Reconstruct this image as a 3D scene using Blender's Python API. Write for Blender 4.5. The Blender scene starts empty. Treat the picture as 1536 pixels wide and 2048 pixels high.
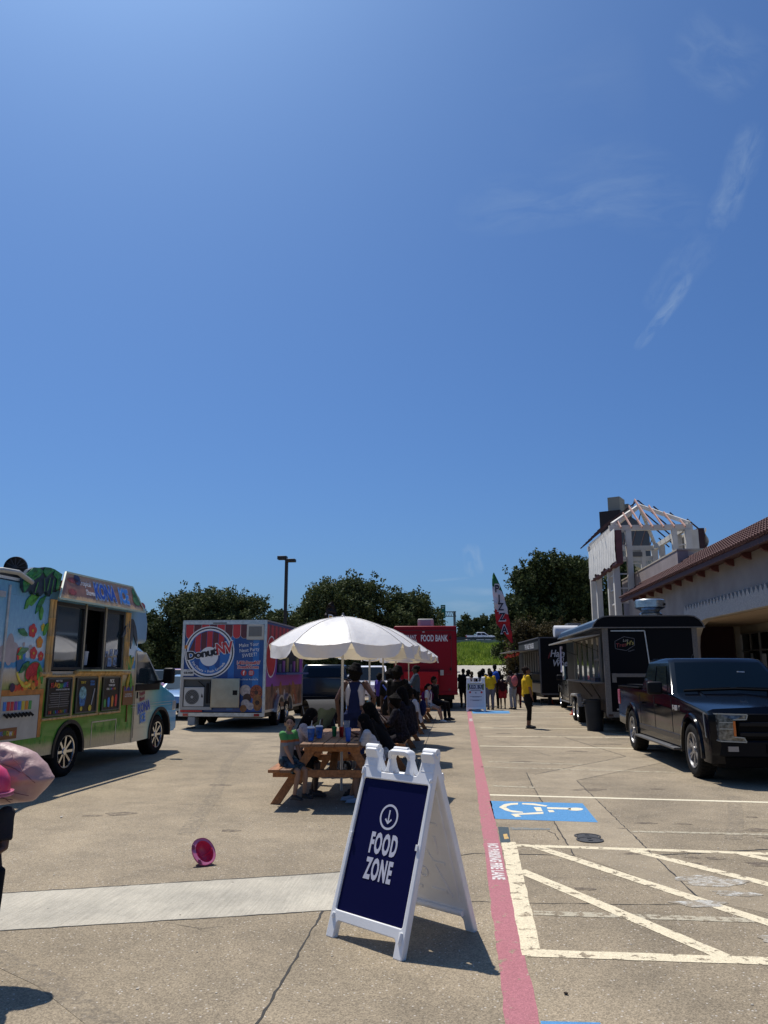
import bpy, bmesh, math, random
import numpy as np
from mathutils import Vector, Matrix, Euler
R = math.radians; PI = math.pi; SC = bpy.context.scene; COL = SC.collection
rnd = random.Random(7)
# ---------------------------------------------------------------- camera, sky, sun
CAMH = 1.62; PITCH = math.atan(316/1538); YAW = math.atan(156/1570.1)
cd = bpy.data.cameras.new('camera'); cam = bpy.data.objects.new('camera', cd); COL.objects.link(cam)
cam.location = (0, 0, CAMH); cam.rotation_euler = Euler((PI/2+PITCH, 0, YAW), 'XYZ')
cd.sensor_fit = 'VERTICAL'; cd.sensor_height = 36; cd.lens = 36*1538/2048; cd.clip_end = 3000; cd.clip_start = .05
SC.camera = cam
SUN = Vector((-.32, .42, 1.1)).normalized()
ELEV = math.asin(SUN.z); AZ = math.atan2(SUN.x, SUN.y)
w = bpy.data.worlds.new('World'); SC.world = w; w.use_nodes = True
nt = w.node_tree; N = nt.nodes; L = nt.links; bg = N['Background']
sky = N.new('ShaderNodeTexSky'); sky.sky_type = 'NISHITA'; sky.sun_disc = False
sky.sun_elevation = ELEV; sky.sun_rotation = AZ; sky.altitude = 150; sky.air_density = 1.0; sky.dust_density = 2.2; sky.ozone_density = 2.2
bg.inputs[1].default_value = .071
def wnode(t, **k):
    n = N.new(t)
    for a, b in k.items(): setattr(n, a, b)
    return n
def wm(op, a, b=None, c=None):
    n = wnode('ShaderNodeMath', operation=op)
    for i, v in enumerate((a, b, c)):
        if v is None: continue
        if isinstance(v, (int, float)): n.inputs[i].default_value = v
        else: L.new(v, n.inputs[i])
    return n.outputs[0]
geo = wnode('ShaderNodeTexCoord'); DIRV = geo.outputs['Generated']
def ray(x, y):
    r = x-768; u = 1024-y; f = 1538.
    Y = f*math.cos(PITCH)-u*math.sin(PITCH); Z = f*math.sin(PITCH)+u*math.cos(PITCH)
    c, s = math.cos(YAW), math.sin(YAW)
    return Vector((r*c-Y*s, r*s+Y*c, Z))
def G(x, y, z=0.0):
    """point of the ground that the photograph shows at (x, y)"""
    r = ray(x, y); t = (z-CAMH)/r.z
    return (r.x*t, r.y*t)
# thin cirrus: streaks of ice cloud, each a soft band along a great circle broken up by stretched noise
def cirrus(x0, y0, x1, y1, wid, amt, sc, stretch, seed):
    a = ray(x0, y0).normalized(); b = ray(x1, y1).normalized()
    m = (a+b).normalized(); t = (b-a).normalized(); n = m.cross(t).normalized(); half = (b-a).length/2
    def dot(v):
        d = wnode('ShaderNodeVectorMath', operation='DOT_PRODUCT'); L.new(DIRV, d.inputs[0]); d.inputs[1].default_value = v; return d.outputs['Value']
    al, ac = dot(t), dot(n)
    cmb = wnode('ShaderNodeCombineXYZ'); L.new(wm('MULTIPLY', al, sc/stretch), cmb.inputs[0]); L.new(wm('MULTIPLY', ac, sc), cmb.inputs[1]); cmb.inputs[2].default_value = seed
    nz = wnode('ShaderNodeTexNoise'); nz.inputs['Scale'].default_value = 1; nz.inputs['Detail'].default_value = 8; nz.inputs['Roughness'].default_value = .62; nz.inputs['Distortion'].default_value = .6
    L.new(cmb.outputs[0], nz.inputs['Vector'])
    n2 = wnode('ShaderNodeTexNoise'); n2.inputs['Scale'].default_value = .35; n2.inputs['Detail'].default_value = 3; L.new(cmb.outputs[0], n2.inputs['Vector'])
    sh = wm('MULTIPLY', wm('SUBTRACT', n2.outputs['Fac'], .5), wid*2.2)
    g1 = wm('DIVIDE', wm('ADD', ac, sh), wid); g1 = wm('MULTIPLY', g1, g1)
    g2 = wm('DIVIDE', al, half); g2 = wm('MULTIPLY', g2, g2); g2 = wm('MULTIPLY', g2, g2)
    g = wm('SUBTRACT', 1.0, wm('ADD', g1, g2)); g = wm('MAXIMUM', g, 0.0)
    front = wm('GREATER_THAN', dot(m), 0.2)
    nn = wm('MAXIMUM', wm('MULTIPLY', wm('SUBTRACT', nz.outputs['Fac'], .38), 2.6), 0.0)
    return wm('MULTIPLY', wm('MULTIPLY', wm('MULTIPLY', g, nn), front), amt)
tot = None
for a in [(900, 420, 1380, 360, .04, .17, 40, 3.0, 1.3), (1140, 400, 1420, 420, .03, .12, 44, 3, 6.3), (1425, 465, 1515, 240, .022, .34, 60, 2.0, 2.1),
          (1268, 700, 1388, 545, .009, .46, 80, 3.0, 3.7), (1300, 630, 1430, 450, .025, .15, 60, 2.0, 9.2), (1350, 60, 1530, 150, .035, .16, 50, 2.0, 4.9),
          (940, 1085, 955, 1155, .012, .45, 70, 2, 5.1), (870, 1215, 1080, 1215, .012, .5, 50, 6, 7.7), (880, 1180, 1000, 1185, .006, .3, 60, 5, 8.7), (830, 1165, 945, 1155, .0022, .5, 40, 9, 11.7),
          (1000, 260, 1300, 180, .10, .07, 14, 3, 12.1)]:
    o = cirrus(*a); tot = o if tot is None else wm('ADD', tot, o)
tot = wm('MINIMUM', tot, .6)
mx = wnode('ShaderNodeMix', data_type='RGBA'); L.new(tot, mx.inputs[0]); tint = wnode('ShaderNodeMix', data_type='RGBA', blend_type='MULTIPLY'); tint.inputs[0].default_value = 1; L.new(sky.outputs[0], tint.inputs[6]); tint.inputs[7].default_value = (.58, .96, 1.48, 1)   # camera white balance: a clean deep blue
L.new(tint.outputs[2], mx.inputs[6]); mx.inputs[7].default_value = (5.6, 7.4, 9.6, 1)
L.new(mx.outputs[2], bg.inputs[0])
sl = bpy.data.lights.new('sun', 'SUN'); so = bpy.data.objects.new('sun', sl); COL.objects.link(so)
sl.energy = 5.0; sl.angle = R(.53); sl.color = (1, .93, .83); so.rotation_euler = (-SUN).to_track_quat('-Z', 'Y').to_euler(); so.location = (0, 0, 40)
SC.view_settings.view_transform = 'Standard'; SC.view_settings.look = 'None'; SC.view_settings.exposure = -.08; SC.view_settings.gamma = 1
SC.view_settings.use_curve_mapping = False
# ---------------------------------------------------------------- materials
MATS = {}
def mat(name, col=(.5, .5, .5), rough=.5, metal=0, var=0, vs=8, bump=0, bs=60, coat=0, spec=.5, trans=0, emit=None, streak=None):
    if name in MATS: return MATS[name]
    m = bpy.data.materials.new(name); m.use_nodes = True; MATS[name] = m
    t = m.node_tree; b = t.nodes['Principled BSDF']
    b.inputs['Base Color'].default_value = (*col, 1); b.inputs['Roughness'].default_value = rough; b.inputs['Metallic'].default_value = metal
    b.inputs['Coat Weight'].default_value = coat; b.inputs['Coat Roughness'].default_value = .04; b.inputs['Specular IOR Level'].default_value = spec
    b.inputs['Transmission Weight'].default_value = trans
    tc = t.nodes.new('ShaderNodeTexCoord')
    if var:
        n = t.nodes.new('ShaderNodeTexNoise'); n.inputs['Scale'].default_value = vs; n.inputs['Detail'].default_value = 5
        if streak:
            mp = t.nodes.new('ShaderNodeMapping'); mp.inputs['Scale'].default_value = streak; t.links.new(tc.outputs['Object'], mp.inputs[0]); t.links.new(mp.outputs[0], n.inputs[0])
        else: t.links.new(tc.outputs['Object'], n.inputs[0])
        r = t.nodes.new('ShaderNodeValToRGB'); r.color_ramp.elements[0].position = .32; r.color_ramp.elements[1].position = .68
        r.color_ramp.elements[0].color = (*[c*(1-var) for c in col], 1); r.color_ramp.elements[1].color = (*[min(1, c*(1+var)) for c in col], 1)
        t.links.new(n.outputs[0], r.inputs[0]); t.links.new(r.outputs[0], b.inputs['Base Color'])
    if bump:
        n = t.nodes.new('ShaderNodeTexNoise'); n.inputs['Scale'].default_value = bs; n.inputs['Detail'].default_value = 4; t.links.new(tc.outputs['Object'], n.inputs[0])
        bp = t.nodes.new('ShaderNodeBump'); bp.inputs['Strength'].default_value = bump; bp.inputs['Distance'].default_value = .02
        t.links.new(n.outputs[0], bp.inputs['Height']); t.links.new(bp.outputs[0], b.inputs['Normal'])
    return m
def leafmat(name, c1, c2, tr=.25):
    m = bpy.data.materials.new(name); m.use_nodes = True; t = m.node_tree; b = t.nodes['Principled BSDF']; b.inputs['Roughness'].default_value = .75
    b.inputs['Specular IOR Level'].default_value = .18
    g = t.nodes.new('ShaderNodeNewGeometry'); r = t.nodes.new('ShaderNodeValToRGB'); r.color_ramp.elements[0].color = (*c1, 1); r.color_ramp.elements[1].color = (*c2, 1)
    t.links.new(g.outputs['Random Per Island'], r.inputs[0]); t.links.new(r.outputs[0], b.inputs['Base Color'])
    tl = t.nodes.new('ShaderNodeBsdfTranslucent'); t.links.new(r.outputs[0], tl.inputs[0]); mxs = t.nodes.new('ShaderNodeMixShader'); mxs.inputs[0].default_value = tr
    t.links.new(b.outputs[0], mxs.inputs[1]); t.links.new(tl.outputs[0], mxs.inputs[2]); t.links.new(mxs.outputs[0], t.nodes['Material Output'].inputs[0])
    return m
def stops(name, axis, pts, wob=.06, ws=5, rough=.35, coat=.3, speck=.0):
    """a printed wrap: colour bands along an object axis with wavering, brushed edges"""
    m = bpy.data.materials.new(name); m.use_nodes = True; t = m.node_tree; b = t.nodes['Principled BSDF']; b.inputs['Roughness'].default_value = rough; b.inputs['Coat Weight'].default_value = coat
    tc = t.nodes.new('ShaderNodeTexCoord'); sp = t.nodes.new('ShaderNodeSeparateXYZ'); t.links.new(tc.outputs['Object'], sp.inputs[0])
    n = t.nodes.new('ShaderNodeTexNoise'); n.inputs['Scale'].default_value = ws; n.inputs['Detail'].default_value = 7; n.inputs['Roughness'].default_value = .65; t.links.new(tc.outputs['Object'], n.inputs[0])
    a = t.nodes.new('ShaderNodeMath'); a.operation = 'MULTIPLY_ADD'; t.links.new(n.outputs[0], a.inputs[0]); a.inputs[1].default_value = wob*2; t.links.new(sp.outputs[axis], a.inputs[2])
    lo = pts[0][0]; hi = pts[-1][0]
    mr = t.nodes.new('ShaderNodeMapRange'); mr.inputs[1].default_value = lo+wob; mr.inputs[2].default_value = hi+wob; t.links.new(a.outputs[0], mr.inputs[0])
    r = t.nodes.new('ShaderNodeValToRGB'); e = r.color_ramp.elements
    e[0].position = 0; e[0].color = (*pts[0][1], 1); e[1].position = 1; e[1].color = (*pts[-1][1], 1)
    for p, c in pts[1:-1]:
        x = e.new((p-lo)/(hi-lo)); x.color = (*c, 1)
    t.links.new(mr.outputs[0], r.inputs[0]); out = r.outputs[0]
    if speck:
        n2 = t.nodes.new('ShaderNodeTexNoise'); n2.inputs['Scale'].default_value = 40; n2.inputs['Detail'].default_value = 3
        mp = t.nodes.new('ShaderNodeMapping'); mp.inputs['Scale'].default_value = (1, 1, .3); t.links.new(tc.outputs['Object'], mp.inputs[0]); t.links.new(mp.outputs[0], n2.inputs[0])
        mm = t.nodes.new('ShaderNodeMix'); mm.data_type = 'RGBA'; mm.blend_type = 'OVERLAY'; mm.inputs[0].default_value = speck; t.links.new(out, mm.inputs[6]); t.links.new(n2.outputs[0], mm.inputs[7]); out = mm.outputs[2]
    t.links.new(out, b.inputs['Base Color'])
    return m
# ---------------------------------------------------------------- objects
def link(name, me, mats=None, parent=None, loc=(0, 0, 0), rz=0):
    o = bpy.data.objects.new(name, me); COL.objects.link(o); o.location = loc; o.rotation_euler = (0, 0, rz)
    if parent: o.parent = parent
    if mats and me and not me.materials:
        for m in (mats if isinstance(mats, (list, tuple)) else [mats]): me.materials.append(m)
    return o
def tag(o, label=None, cat=None, group=None, kind=None):
    if label: o['label'] = label
    if cat: o['category'] = cat
    if group: o['group'] = group
    if kind: o['kind'] = kind
    return o
def thing(name, label, cat, loc=(0, 0, 0), rz=0, group=None):
    o = link(name, None, None, None, loc, rz); o.empty_display_size = .2
    return tag(o, label, cat, group)
def copy_tree(o, parent=None):
    c = o.copy(); COL.objects.link(c)
    if parent: c.parent = parent
    for ch in o.children: copy_tree(ch, c)
    return c
class MB:
    def __init__(s): s.v = []; s.f = []; s.m = []; s.mi = 0
    def add(s, vs, fs):
        b = len(s.v); s.v += [tuple(v) for v in vs]; s.f += [tuple(i+b for i in f) for f in fs]; s.m += [s.mi]*len(fs); return s
    def box(s, x0, x1, y0, y1, z0, z1):
        return s.add([(x0, y0, z0), (x1, y0, z0), (x1, y1, z0), (x0, y1, z0), (x0, y0, z1), (x1, y0, z1), (x1, y1, z1), (x0, y1, z1)],
                     [(0, 3, 2, 1), (4, 5, 6, 7), (0, 1, 5, 4), (1, 2, 6, 5), (2, 3, 7, 6), (3, 0, 4, 7)])
    def frame(s, M, hx, hy, hz):
        vs = [M @ Vector((a*hx, b*hy, c*hz)) for c in (-1, 1) for a, b in ((-1, -1), (1, -1), (1, 1), (-1, 1))]
        return s.add(vs, [(0, 3, 2, 1), (4, 5, 6, 7), (0, 1, 5, 4), (1, 2, 6, 5), (2, 3, 7, 6), (3, 0, 4, 7)])
    def bar(s, a, b, w_, t_, up=(0, 0, 1)):
        a = Vector(a); b = Vector(b); d = (b-a); ln = d.length; d.normalize(); u = Vector(up); x = d.cross(u)
        if x.length < 1e-4: x = d.cross(Vector((1, 0, 0)))
        x.normalize(); u = x.cross(d)
        M = Matrix.Translation((a+b)/2) @ Matrix((x, u, d)).transposed().to_4x4()
        return s.frame(M, w_/2, t_/2, ln/2)
    def prism(s, poly, ax, a, b):
        """poly in the two other axes (order x<y<z), extruded along axis ax from a to b"""
        n = len(poly)
        def pt(p, t):
            return {0: (t, p[0], p[1]), 1: (p[0], t, p[1]), 2: (p[0], p[1], t)}[ax]
        vs = [pt(p, a) for p in poly]+[pt(p, b) for p in poly]
        fs = [tuple(range(n))[::-1], tuple(range(n, 2*n))]+[(i, (i+1) % n, n+(i+1) % n, n+i) for i in range(n)]
        return s.add(vs, fs)
    def poly(s, pts): return s.add(pts, [tuple(range(len(pts)))])
    def ring(s, rings, cap=True, closed=True):
        n = len(rings[0]); vs = [p for r in rings for p in r]; fs = []
        for k in range(len(rings)-1):
            for i in range(n if closed else n-1): fs.append((k*n+i, k*n+(i+1) % n, (k+1)*n+(i+1) % n, (k+1)*n+i))
        if cap: fs.append(tuple(range(n))[::-1]); fs.append(tuple(range((len(rings)-1)*n, len(rings)*n)))
        return s.add(vs, fs)
    def tube(s, pts, r, n=8, side=None, caps=True, ry=None):
        """pts list of Vector; r float or list; elliptical if ry"""
        pts = [Vector(p) for p in pts]; k = len(pts); rr = r if isinstance(r, (list, tuple)) else [r]*k
        ry = rr if ry is None else (ry if isinstance(ry, (list, tuple)) else [ry]*k); rings = []
        sd = Vector(side) if side else None
        for i, p in enumerate(pts):
            d = (pts[min(i+1, k-1)]-pts[max(i-1, 0)]).normalized()
            if sd is None: sd = d.orthogonal()
            x = (sd-d*sd.dot(d))
            if x.length < 1e-4: x = d.orthogonal()
            x.normalize(); y = d.cross(x); sd = x
            rings.append([p+x*(rr[i]*math.cos(2*PI*j/n))+y*(ry[i]*math.sin(2*PI*j/n)) for j in range(n)])
        return s.ring(rings, caps)
    def lathe(s, prof, n=24, M=None, cap=False):
        """prof list of (r,z) about z, transformed by M"""
        M = M or Matrix(); rings = [[M @ Vector((r_*math.cos(2*PI*j/n), r_*math.sin(2*PI*j/n), z)) for j in range(n)] for r_, z in prof]
        return s.ring(rings, cap)
    def ball(s, c, rx, ry=None, rz=None, nu=12, nv=8, M=None):
        ry = ry or rx; rz = rz or rx; M = M or Matrix(); c = Vector(c); rings = []
        for i in range(nv+1):
            t = PI*i/nv; t = min(max(t, .02), PI-.02)
            rings.append([M @ (c+Vector((rx*math.sin(t)*math.cos(2*PI*j/nu), ry*math.sin(t)*math.sin(2*PI*j/nu), -rz*math.cos(t)))) for j in range(nu)])
        return s.ring(rings, True)
    def mesh(s, name):
        me = bpy.data.meshes.new(name); me.from_pydata([tuple(v) for v in s.v], [], s.f); me.update()
        if any(s.m): me.polygons.foreach_set('material_index', s.m)
        return me
    def build(s, name, m=None, parent=None, bevel=0, smooth=False, loc=(0, 0, 0), rz=0, seg=2, label=None, flat=30):
        me = s.mesh(name)
        if smooth:
            me.polygons.foreach_set('use_smooth', [True]*len(me.polygons))
            me.update()
            try: me.set_sharp_from_angle(angle=R(flat))
            except Exception: pass
        o = link(name, me, m, parent, loc, rz)
        if bevel:
            b = o.modifiers.new('bevel', 'BEVEL'); b.width = bevel; b.segments = seg; b.limit_method = 'ANGLE'; b.angle_limit = R(35); b.harden_normals = False
            if not smooth: me.polygons.foreach_set('use_smooth', [True]*len(me.polygons)); me.set_sharp_from_angle(angle=R(50))
        if label: o['label'] = label
        return o
def bake(o):
    """turn modifiers into plain mesh data"""
    dg = bpy.context.evaluated_depsgraph_get(); ev = o.evaluated_get(dg); me = bpy.data.meshes.new_from_object(ev); old = o.data
    o.modifiers.clear(); o.data = me; me.name = o.name
    bpy.data.meshes.remove(old); return o
TXT = {}
def text(body, size, m, parent, org, right, up, name='lettering', sx=1, bold=0, ext=.002, align='CENTER', kern=1, label=None, shear=0):
    cu = bpy.data.curves.new('t', 'FONT'); cu.body = body; cu.size = size; cu.align_x = align; cu.align_y = 'CENTER'; cu.offset = bold; cu.extrude = ext; cu.resolution_u = 3; cu.space_character = kern; cu.shear = shear
    o = bpy.data.objects.new('t', cu); COL.objects.link(o); dg = bpy.context.evaluated_depsgraph_get(); me = bpy.data.meshes.new_from_object(o.evaluated_get(dg))
    bpy.data.objects.remove(o); bpy.data.curves.remove(cu)
    r_ = Vector(right).normalized(); u_ = Vector(up).normalized(); n_ = r_.cross(u_)
    M = Matrix.Translation(Vector(org)) @ Matrix((r_*sx, u_, n_)).transposed().to_4x4(); me.transform(M); me.name = name; me.materials.clear()
    q = link(name, me, m, parent)
    if label: q['label'] = label
    return q
def disc(mb, c, rx, rz_, right, up, n=24, off=0, a0=0, a1=2*PI):
    r_ = Vector(right).normalized(); u_ = Vector(up).normalized(); nn = r_.cross(u_); c = Vector(c)+nn*off
    pts = [c+r_*rx*math.cos(a0+(a1-a0)*i/n)+u_*rz_*math.sin(a0+(a1-a0)*i/n) for i in range(n if abs(a1-a0-2*PI) < 1e-6 else n+1)]
    mb.poly(pts)
def annulus(mb, c, r0, r1, right, up, n=36, off=0, a0=0, a1=2*PI):
    r_ = Vector(right).normalized(); u_ = Vector(up).normalized(); nn = r_.cross(u_); c = Vector(c)+nn*off
    A = [[c+r_*r*math.cos(a0+(a1-a0)*i/n)+u_*r*math.sin(a0+(a1-a0)*i/n) for i in range(n+1)] for r in (r0, r1)]
    mb.ring(A, False, False)
def arch(cy, cz, r, a0=PI, a1=0, n=12): return [(cy+r*math.cos(a0+(a1-a0)*i/n), cz+r*math.sin(a0+(a1-a0)*i/n)) for i in range(n+1)]
white = mat('white plastic', (.87, .87, .855), .42, var=.045, vs=7, bump=.08, bs=300)
black = mat('black plastic', (.007, .007, .008), .5, spec=.2); rubber = mat('tyre rubber', (.012, .012, .012), .85, spec=.15, var=.3, vs=30)
chrome = mat('bright metal', (.62, .63, .64), .18, 1); alu = mat('aluminium trim', (.55, .55, .54), .38, .85, var=.15, vs=12)
glass = mat('dark window glass', (.008, .012, .016), .04, 0, coat=0, spec=.35); inkw = mat('white lettering', (.75, .75, .76), .5)
# ================================================================ GROUND
def pavement(name, base, dark, peb=1.0, brush=False, paint=None, wear=.5, wsc=6, soft=.02):
    m = bpy.data.materials.new(name); m.use_nodes = True; t = m.node_tree; b = t.nodes['Principled BSDF']; b.inputs['Roughness'].default_value = .88; b.inputs['Specular IOR Level'].default_value = .3
    tc = t.nodes.new('ShaderNodeNewGeometry').outputs['Position']
    def nz(sc, det=4, ro=.6):
        n = t.nodes.new('ShaderNodeTexNoise'); n.inputs['Scale'].default_value = sc; n.inputs['Detail'].default_value = det; n.inputs['Roughness'].default_value = ro; t.links.new(tc, n.inputs[0]); return n.outputs[0]
    def ramp(i, a, ca, b_, cb):
        r = t.nodes.new('ShaderNodeValToRGB'); r.color_ramp.elements[0].position = a; r.color_ramp.elements[0].color = (*ca, 1); r.color_ramp.elements[1].position = b_; r.color_ramp.elements[1].color = (*cb, 1); t.links.new(i, r.inputs[0]); return r.outputs[0]
    def mix(f, a, b_, bl='MIX'):
        n = t.nodes.new('ShaderNodeMix'); n.data_type = 'RGBA'; n.blend_type = bl
        for k, v in ((0, f), (6, a), (7, b_)):
            if isinstance(v, (int, float)): n.inputs[k].default_value = v
            elif isinstance(v, tuple): n.inputs[k].default_value = (*v, 1)
            else: t.links.new(v, n.inputs[k])
        return n.outputs[2]
    c = ramp(nz(.33, 6), .34, dark, .66, base)
    st = ramp(nz(1.4, 7, .7), .3, (.64,)*3, .60, (1.06, 1.05, 1.03)); c = mix(.8, c, st, 'MULTIPLY')
    vo = t.nodes.new('ShaderNodeTexVoronoi'); vo.inputs['Scale'].default_value = 130; t.links.new(tc, vo.inputs[0])
    sp = ramp(vo.outputs['Color'], .12, (.42, .4, .38), .95, (1.6, 1.56, 1.5)); c = mix(.62*peb, c, sp, 'MULTIPLY')
    vo2 = t.nodes.new('ShaderNodeTexVoronoi'); vo2.inputs['Scale'].default_value = 62; t.links.new(tc, vo2.inputs[0])
    sx = t.nodes.new('ShaderNodeSeparateColor'); t.links.new(vo2.outputs['Color'], sx.inputs[0])
    big = ramp(sx.outputs[0], .90, (0, 0, 0), .96, (1, 1, 1)); near = ramp(vo2.outputs['Distance'], .28, (1, 1, 1), .4, (0, 0, 0)); pb = mix(1.0, big, near, 'MULTIPLY')
    if peb > .5: c = mix(pb, c, (.52, .48, .42))
    else:
        pass
    if brush:
        mp = t.nodes.new('ShaderNodeMapping'); mp.inputs['Rotation'].default_value = (0, 0, R(-20)); mp.inputs['Scale'].default_value = (70, 3, 1); t.links.new(tc, mp.inputs[0])
        n = t.nodes.new('ShaderNodeTexNoise'); n.inputs['Scale'].default_value = 1; n.inputs['Detail'].default_value = 4; t.links.new(mp.outputs[0], n.inputs[0])
        c = mix(.55, c, ramp(n.outputs[0], .35, (.75, .75, .74), .6, (1.08,)*3), 'MULTIPLY')
    if paint:
        pf = ramp(nz(wsc, 9, .68), wear-soft, (0, 0, 0), wear+soft, (1, 1, 1))
        pn = mix(.5, paint, ramp(nz(25, 4), .3, (.8,)*3, .7, (1.08,)*3), 'MULTIPLY')
        pn = mix(.3, pn, sp, 'MULTIPLY')
        c = mix(pf, c, pn)
    t.links.new(c, b.inputs['Base Color'])
    bp = t.nodes.new('ShaderNodeBump'); bp.inputs['Strength'].default_value = .5; bp.inputs['Distance'].default_value = .004; t.links.new(vo.outputs['Distance'], bp.inputs['Height']); t.links.new(bp.outputs[0], b.inputs['Normal'])
    return m
B0 = (.345, .290, .208); D0 = (.235, .198, .142)
lot = pavement('exposed aggregate concrete', B0, D0)
def sheet(name, pts, m, z, kind='structure'):
    z *= .3
    o = MB().poly([(p[0], p[1], z) for p in pts]).build(name, m); o['kind'] = kind; return o
sheet('ground', [(-900, -60), (900, -60), (900, 1500), (-900, 1500)], lot, 0)
strip = pavement('brushed pale concrete', (.52, .49, .41), (.44, .41, .34), .3, True)
P1 = G(0, 1787); P2 = G(662, 1746); P3 = G(646, 1822); P4 = G(0, 1862)
def ext(a, b, t): return (a[0]+(b[0]-a[0])*t, a[1]+(b[1]-a[1])*t)
P5 = ext(P2, P1, 4); P6 = ext(P3, P4, 4)
sheet('concrete_drain_strip', [P5, P6, P3, ext(P4, P3, 1.04), ext(P1, P2, 1.04), P2], strip, .004)
chan = pavement('smoother concrete channel', (.37, .312, .225), (.30, .252, .18), .6)
sheet('concrete_channel', [G(1053, 1547), G(1148, 1708), G(1399, 1799), G(1700, 1860), G(1308, 1708), G(1153, 1561), G(1322, 1526), G(1252, 1513), G(1070, 1549)], chan, .004)
seal = mat('joint sealant', (.025, .023, .02), .8)
def joint(pts, w_=.014, m=seal, name='expansion_joint', z=.0078, jag=.006):
    z *= .3; mb = MB(); Lf = []; Rt = []; r = random.Random(int(abs(pts[0][0])*1000))
    for (a, b) in zip(pts[:-1], pts[1:]):
        a = Vector(a); b = Vector(b); d = b-a; n = max(2, int(d.length/.07)); u = Vector((-d.y, d.x)).normalized()
        for i in range(n+1):
            c = a+d*(i/n)+u*r.uniform(-jag, jag); h_ = w_/2*r.uniform(.45, 1.3); Lf.append((c.x+u.x*h_, c.y+u.y*h_, z)); Rt.append((c.x-u.x*h_, c.y-u.y*h_, z))
    mb.ring([Lf, Rt], False, False); o = mb.build(name, m); o['kind'] = 'structure'; return o
g = lambda *p: [G(*q) for q in p]
joint([P5, P2]+g((950, 1707), (1150, 1711)), .016); joint([P6, P3], .014)
joint(g((646, 1822), (515, 2048), (430, 2200)), .014); joint(g((646, 1822), (700, 1818), (960, 1803), (1000, 1806), (1355, 1810)), .008, jag=.01)
joint(g((1053, 1545), (1065, 1572), (1148, 1710)), .014); joint(g((1070, 1549), (1252, 1513)), .02); joint(g((1153, 1561), (1399, 1799)), .014); joint(g((1153, 1561), (1322, 1526)), .01)
joint(g((1308, 1711), (1536, 1699)), .03); joint(g((1096, 1662), (1110, 1668), (1118, 1680)), .01); joint(g((250, 1605), (450, 1612)), .006)
joint(g((1130, 1475), (1252, 1513)), .02); joint(g((832, 1540), (860, 1465), (873, 1432)), .016); joint(g((960, 1470), (1100, 1512)), .008, jag=.01); joint(g((330, 1845), (395, 1858), (445, 1852)), .004, jag=.012)
# ---- painted markings
pink = pavement('faded red fire lane paint', B0, D0, 1, paint=(.41, .165, .19), wear=.39, wsc=9)
cream = pavement('chipped cream paint', B0, D0, 1, paint=(.72, .64, .46), wear=.425, wsc=11)
cream2 = pavement('clean cream paint', B0, D0, 1, paint=(.76, .70, .53), wear=.33, wsc=11)
ghost = pavement('worn ghost paint', B0, D0, 1, paint=(.45, .41, .31), wear=.47, wsc=14)
blue = pavement('blue parking paint', B0, D0, 1, paint=(.09, .27, .52), wear=.325, wsc=7)
X0, X1 = .17, .33
def strippoly(name, m, x0, x1, ys, z, r=random.Random(3)):
    z *= .3
    Lf = [(x0+r.uniform(-.006, .006), y, z) for y in ys]; Rt = [(x1+r.uniform(-.006, .006), y, z) for y in ys]
    o = MB().ring([Lf, Rt], False, False).build(name, m); o['kind'] = 'structure'; return o
strippoly('fire_lane_stripe', pink, X0, X1, list(np.arange(1.2, 46, .12)), .008)
def line(a, b, w_, m, name='parking_line', z=.008, w2=None):
    z *= .3; a = Vector(a); b = Vector(b); d = (b-a).normalized(); u = Vector((-d.y, d.x)); n = max(2, int((b-a).length/.1)); r = random.Random(int(a.x*997+b.y*31)); w2 = w2 or w_
    A = []; Bq = []
    for i in range(n+1):
        c = a.lerp(b, i/n); hw = (w_+(w2-w_)*i/n)/2; A.append((*(c+u*(hw+r.uniform(-.004, .004))), z)); Bq.append((*(c-u*(hw+r.uniform(-.004, .004))), z))
    o = MB().ring([A, Bq], False, False).build(name, m); o['kind'] = 'structure'; return o
line(G(979, 1590), ext(G(979, 1590), G(1536, 1605), 1.6), .1, cream2); line(G(960, 1492), ext(G(960, 1492), G(1273, 1497), 2.2), .1, cream2)
line(G(962, 1534), G(1351, 1545), .08, ghost); line(G(977, 1523.5), G(1165, 1529), .1, ghost); line(G(985, 1572), G(1070, 1575), .1, ghost)
for y0, m_ in ((20.1, cream), (22.9, cream2), (25.6, ghost), (28.4, cream), (31.2, cream), (34.2, cream), (37.3, cream)): line((.5, y0), (6.2, y0-.12), .1, m_)
line(G(1003, 1690), ext(G(1003, 1690), G(1536, 1708), 1.5), .1, cream)
line(G(1064, 1912), G(1017, 1684), .115, cream, w2=.135, z=.0085)
line(G(1052, 1906), ext(G(1052, 1906), G(1536, 1923), 1.5), .12, cream, z=.0095)
for q in (((1039, 1741), (1448, 1914)), ((1073, 1694), (1640, 1880)), ((1258, 1699), (1640, 1795)), ((1474, 1706), (1640, 1741))): line(G(*q[0]), G(*q[1]), .115, cream, 'hatch_line', .009)
line(G(1066, 1826), G(1640, 1846), .1, ghost, 'ghost_line'); line(G(1260, 1663), G(1640, 1672), .08, ghost, 'ghost_line')
sheet('dark_paint_patch', g((996, 1654), (1017, 1655), (1021, 1685), (1001, 1686)), pavement('dark blue paint patch', B0, D0, .8, paint=(.06, .085, .10), wear=.35), .0105)
sheet('yellow_paint_mark', g((1006, 1669), (1014, 1668), (1018, 1678), (1009, 1679)), pavement('yellow paint mark', B0, D0, .8, paint=(.6, .4, .15), wear=.45, wsc=30), .0115)
sheet('grey_overpaint', g((1020, 1655), (1100, 1657), (1100, 1660), (1020, 1660)), pavement('grey overpaint', B0, D0, .8, paint=(.2, .22, .22), wear=.45, wsc=20), .0095)
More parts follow.
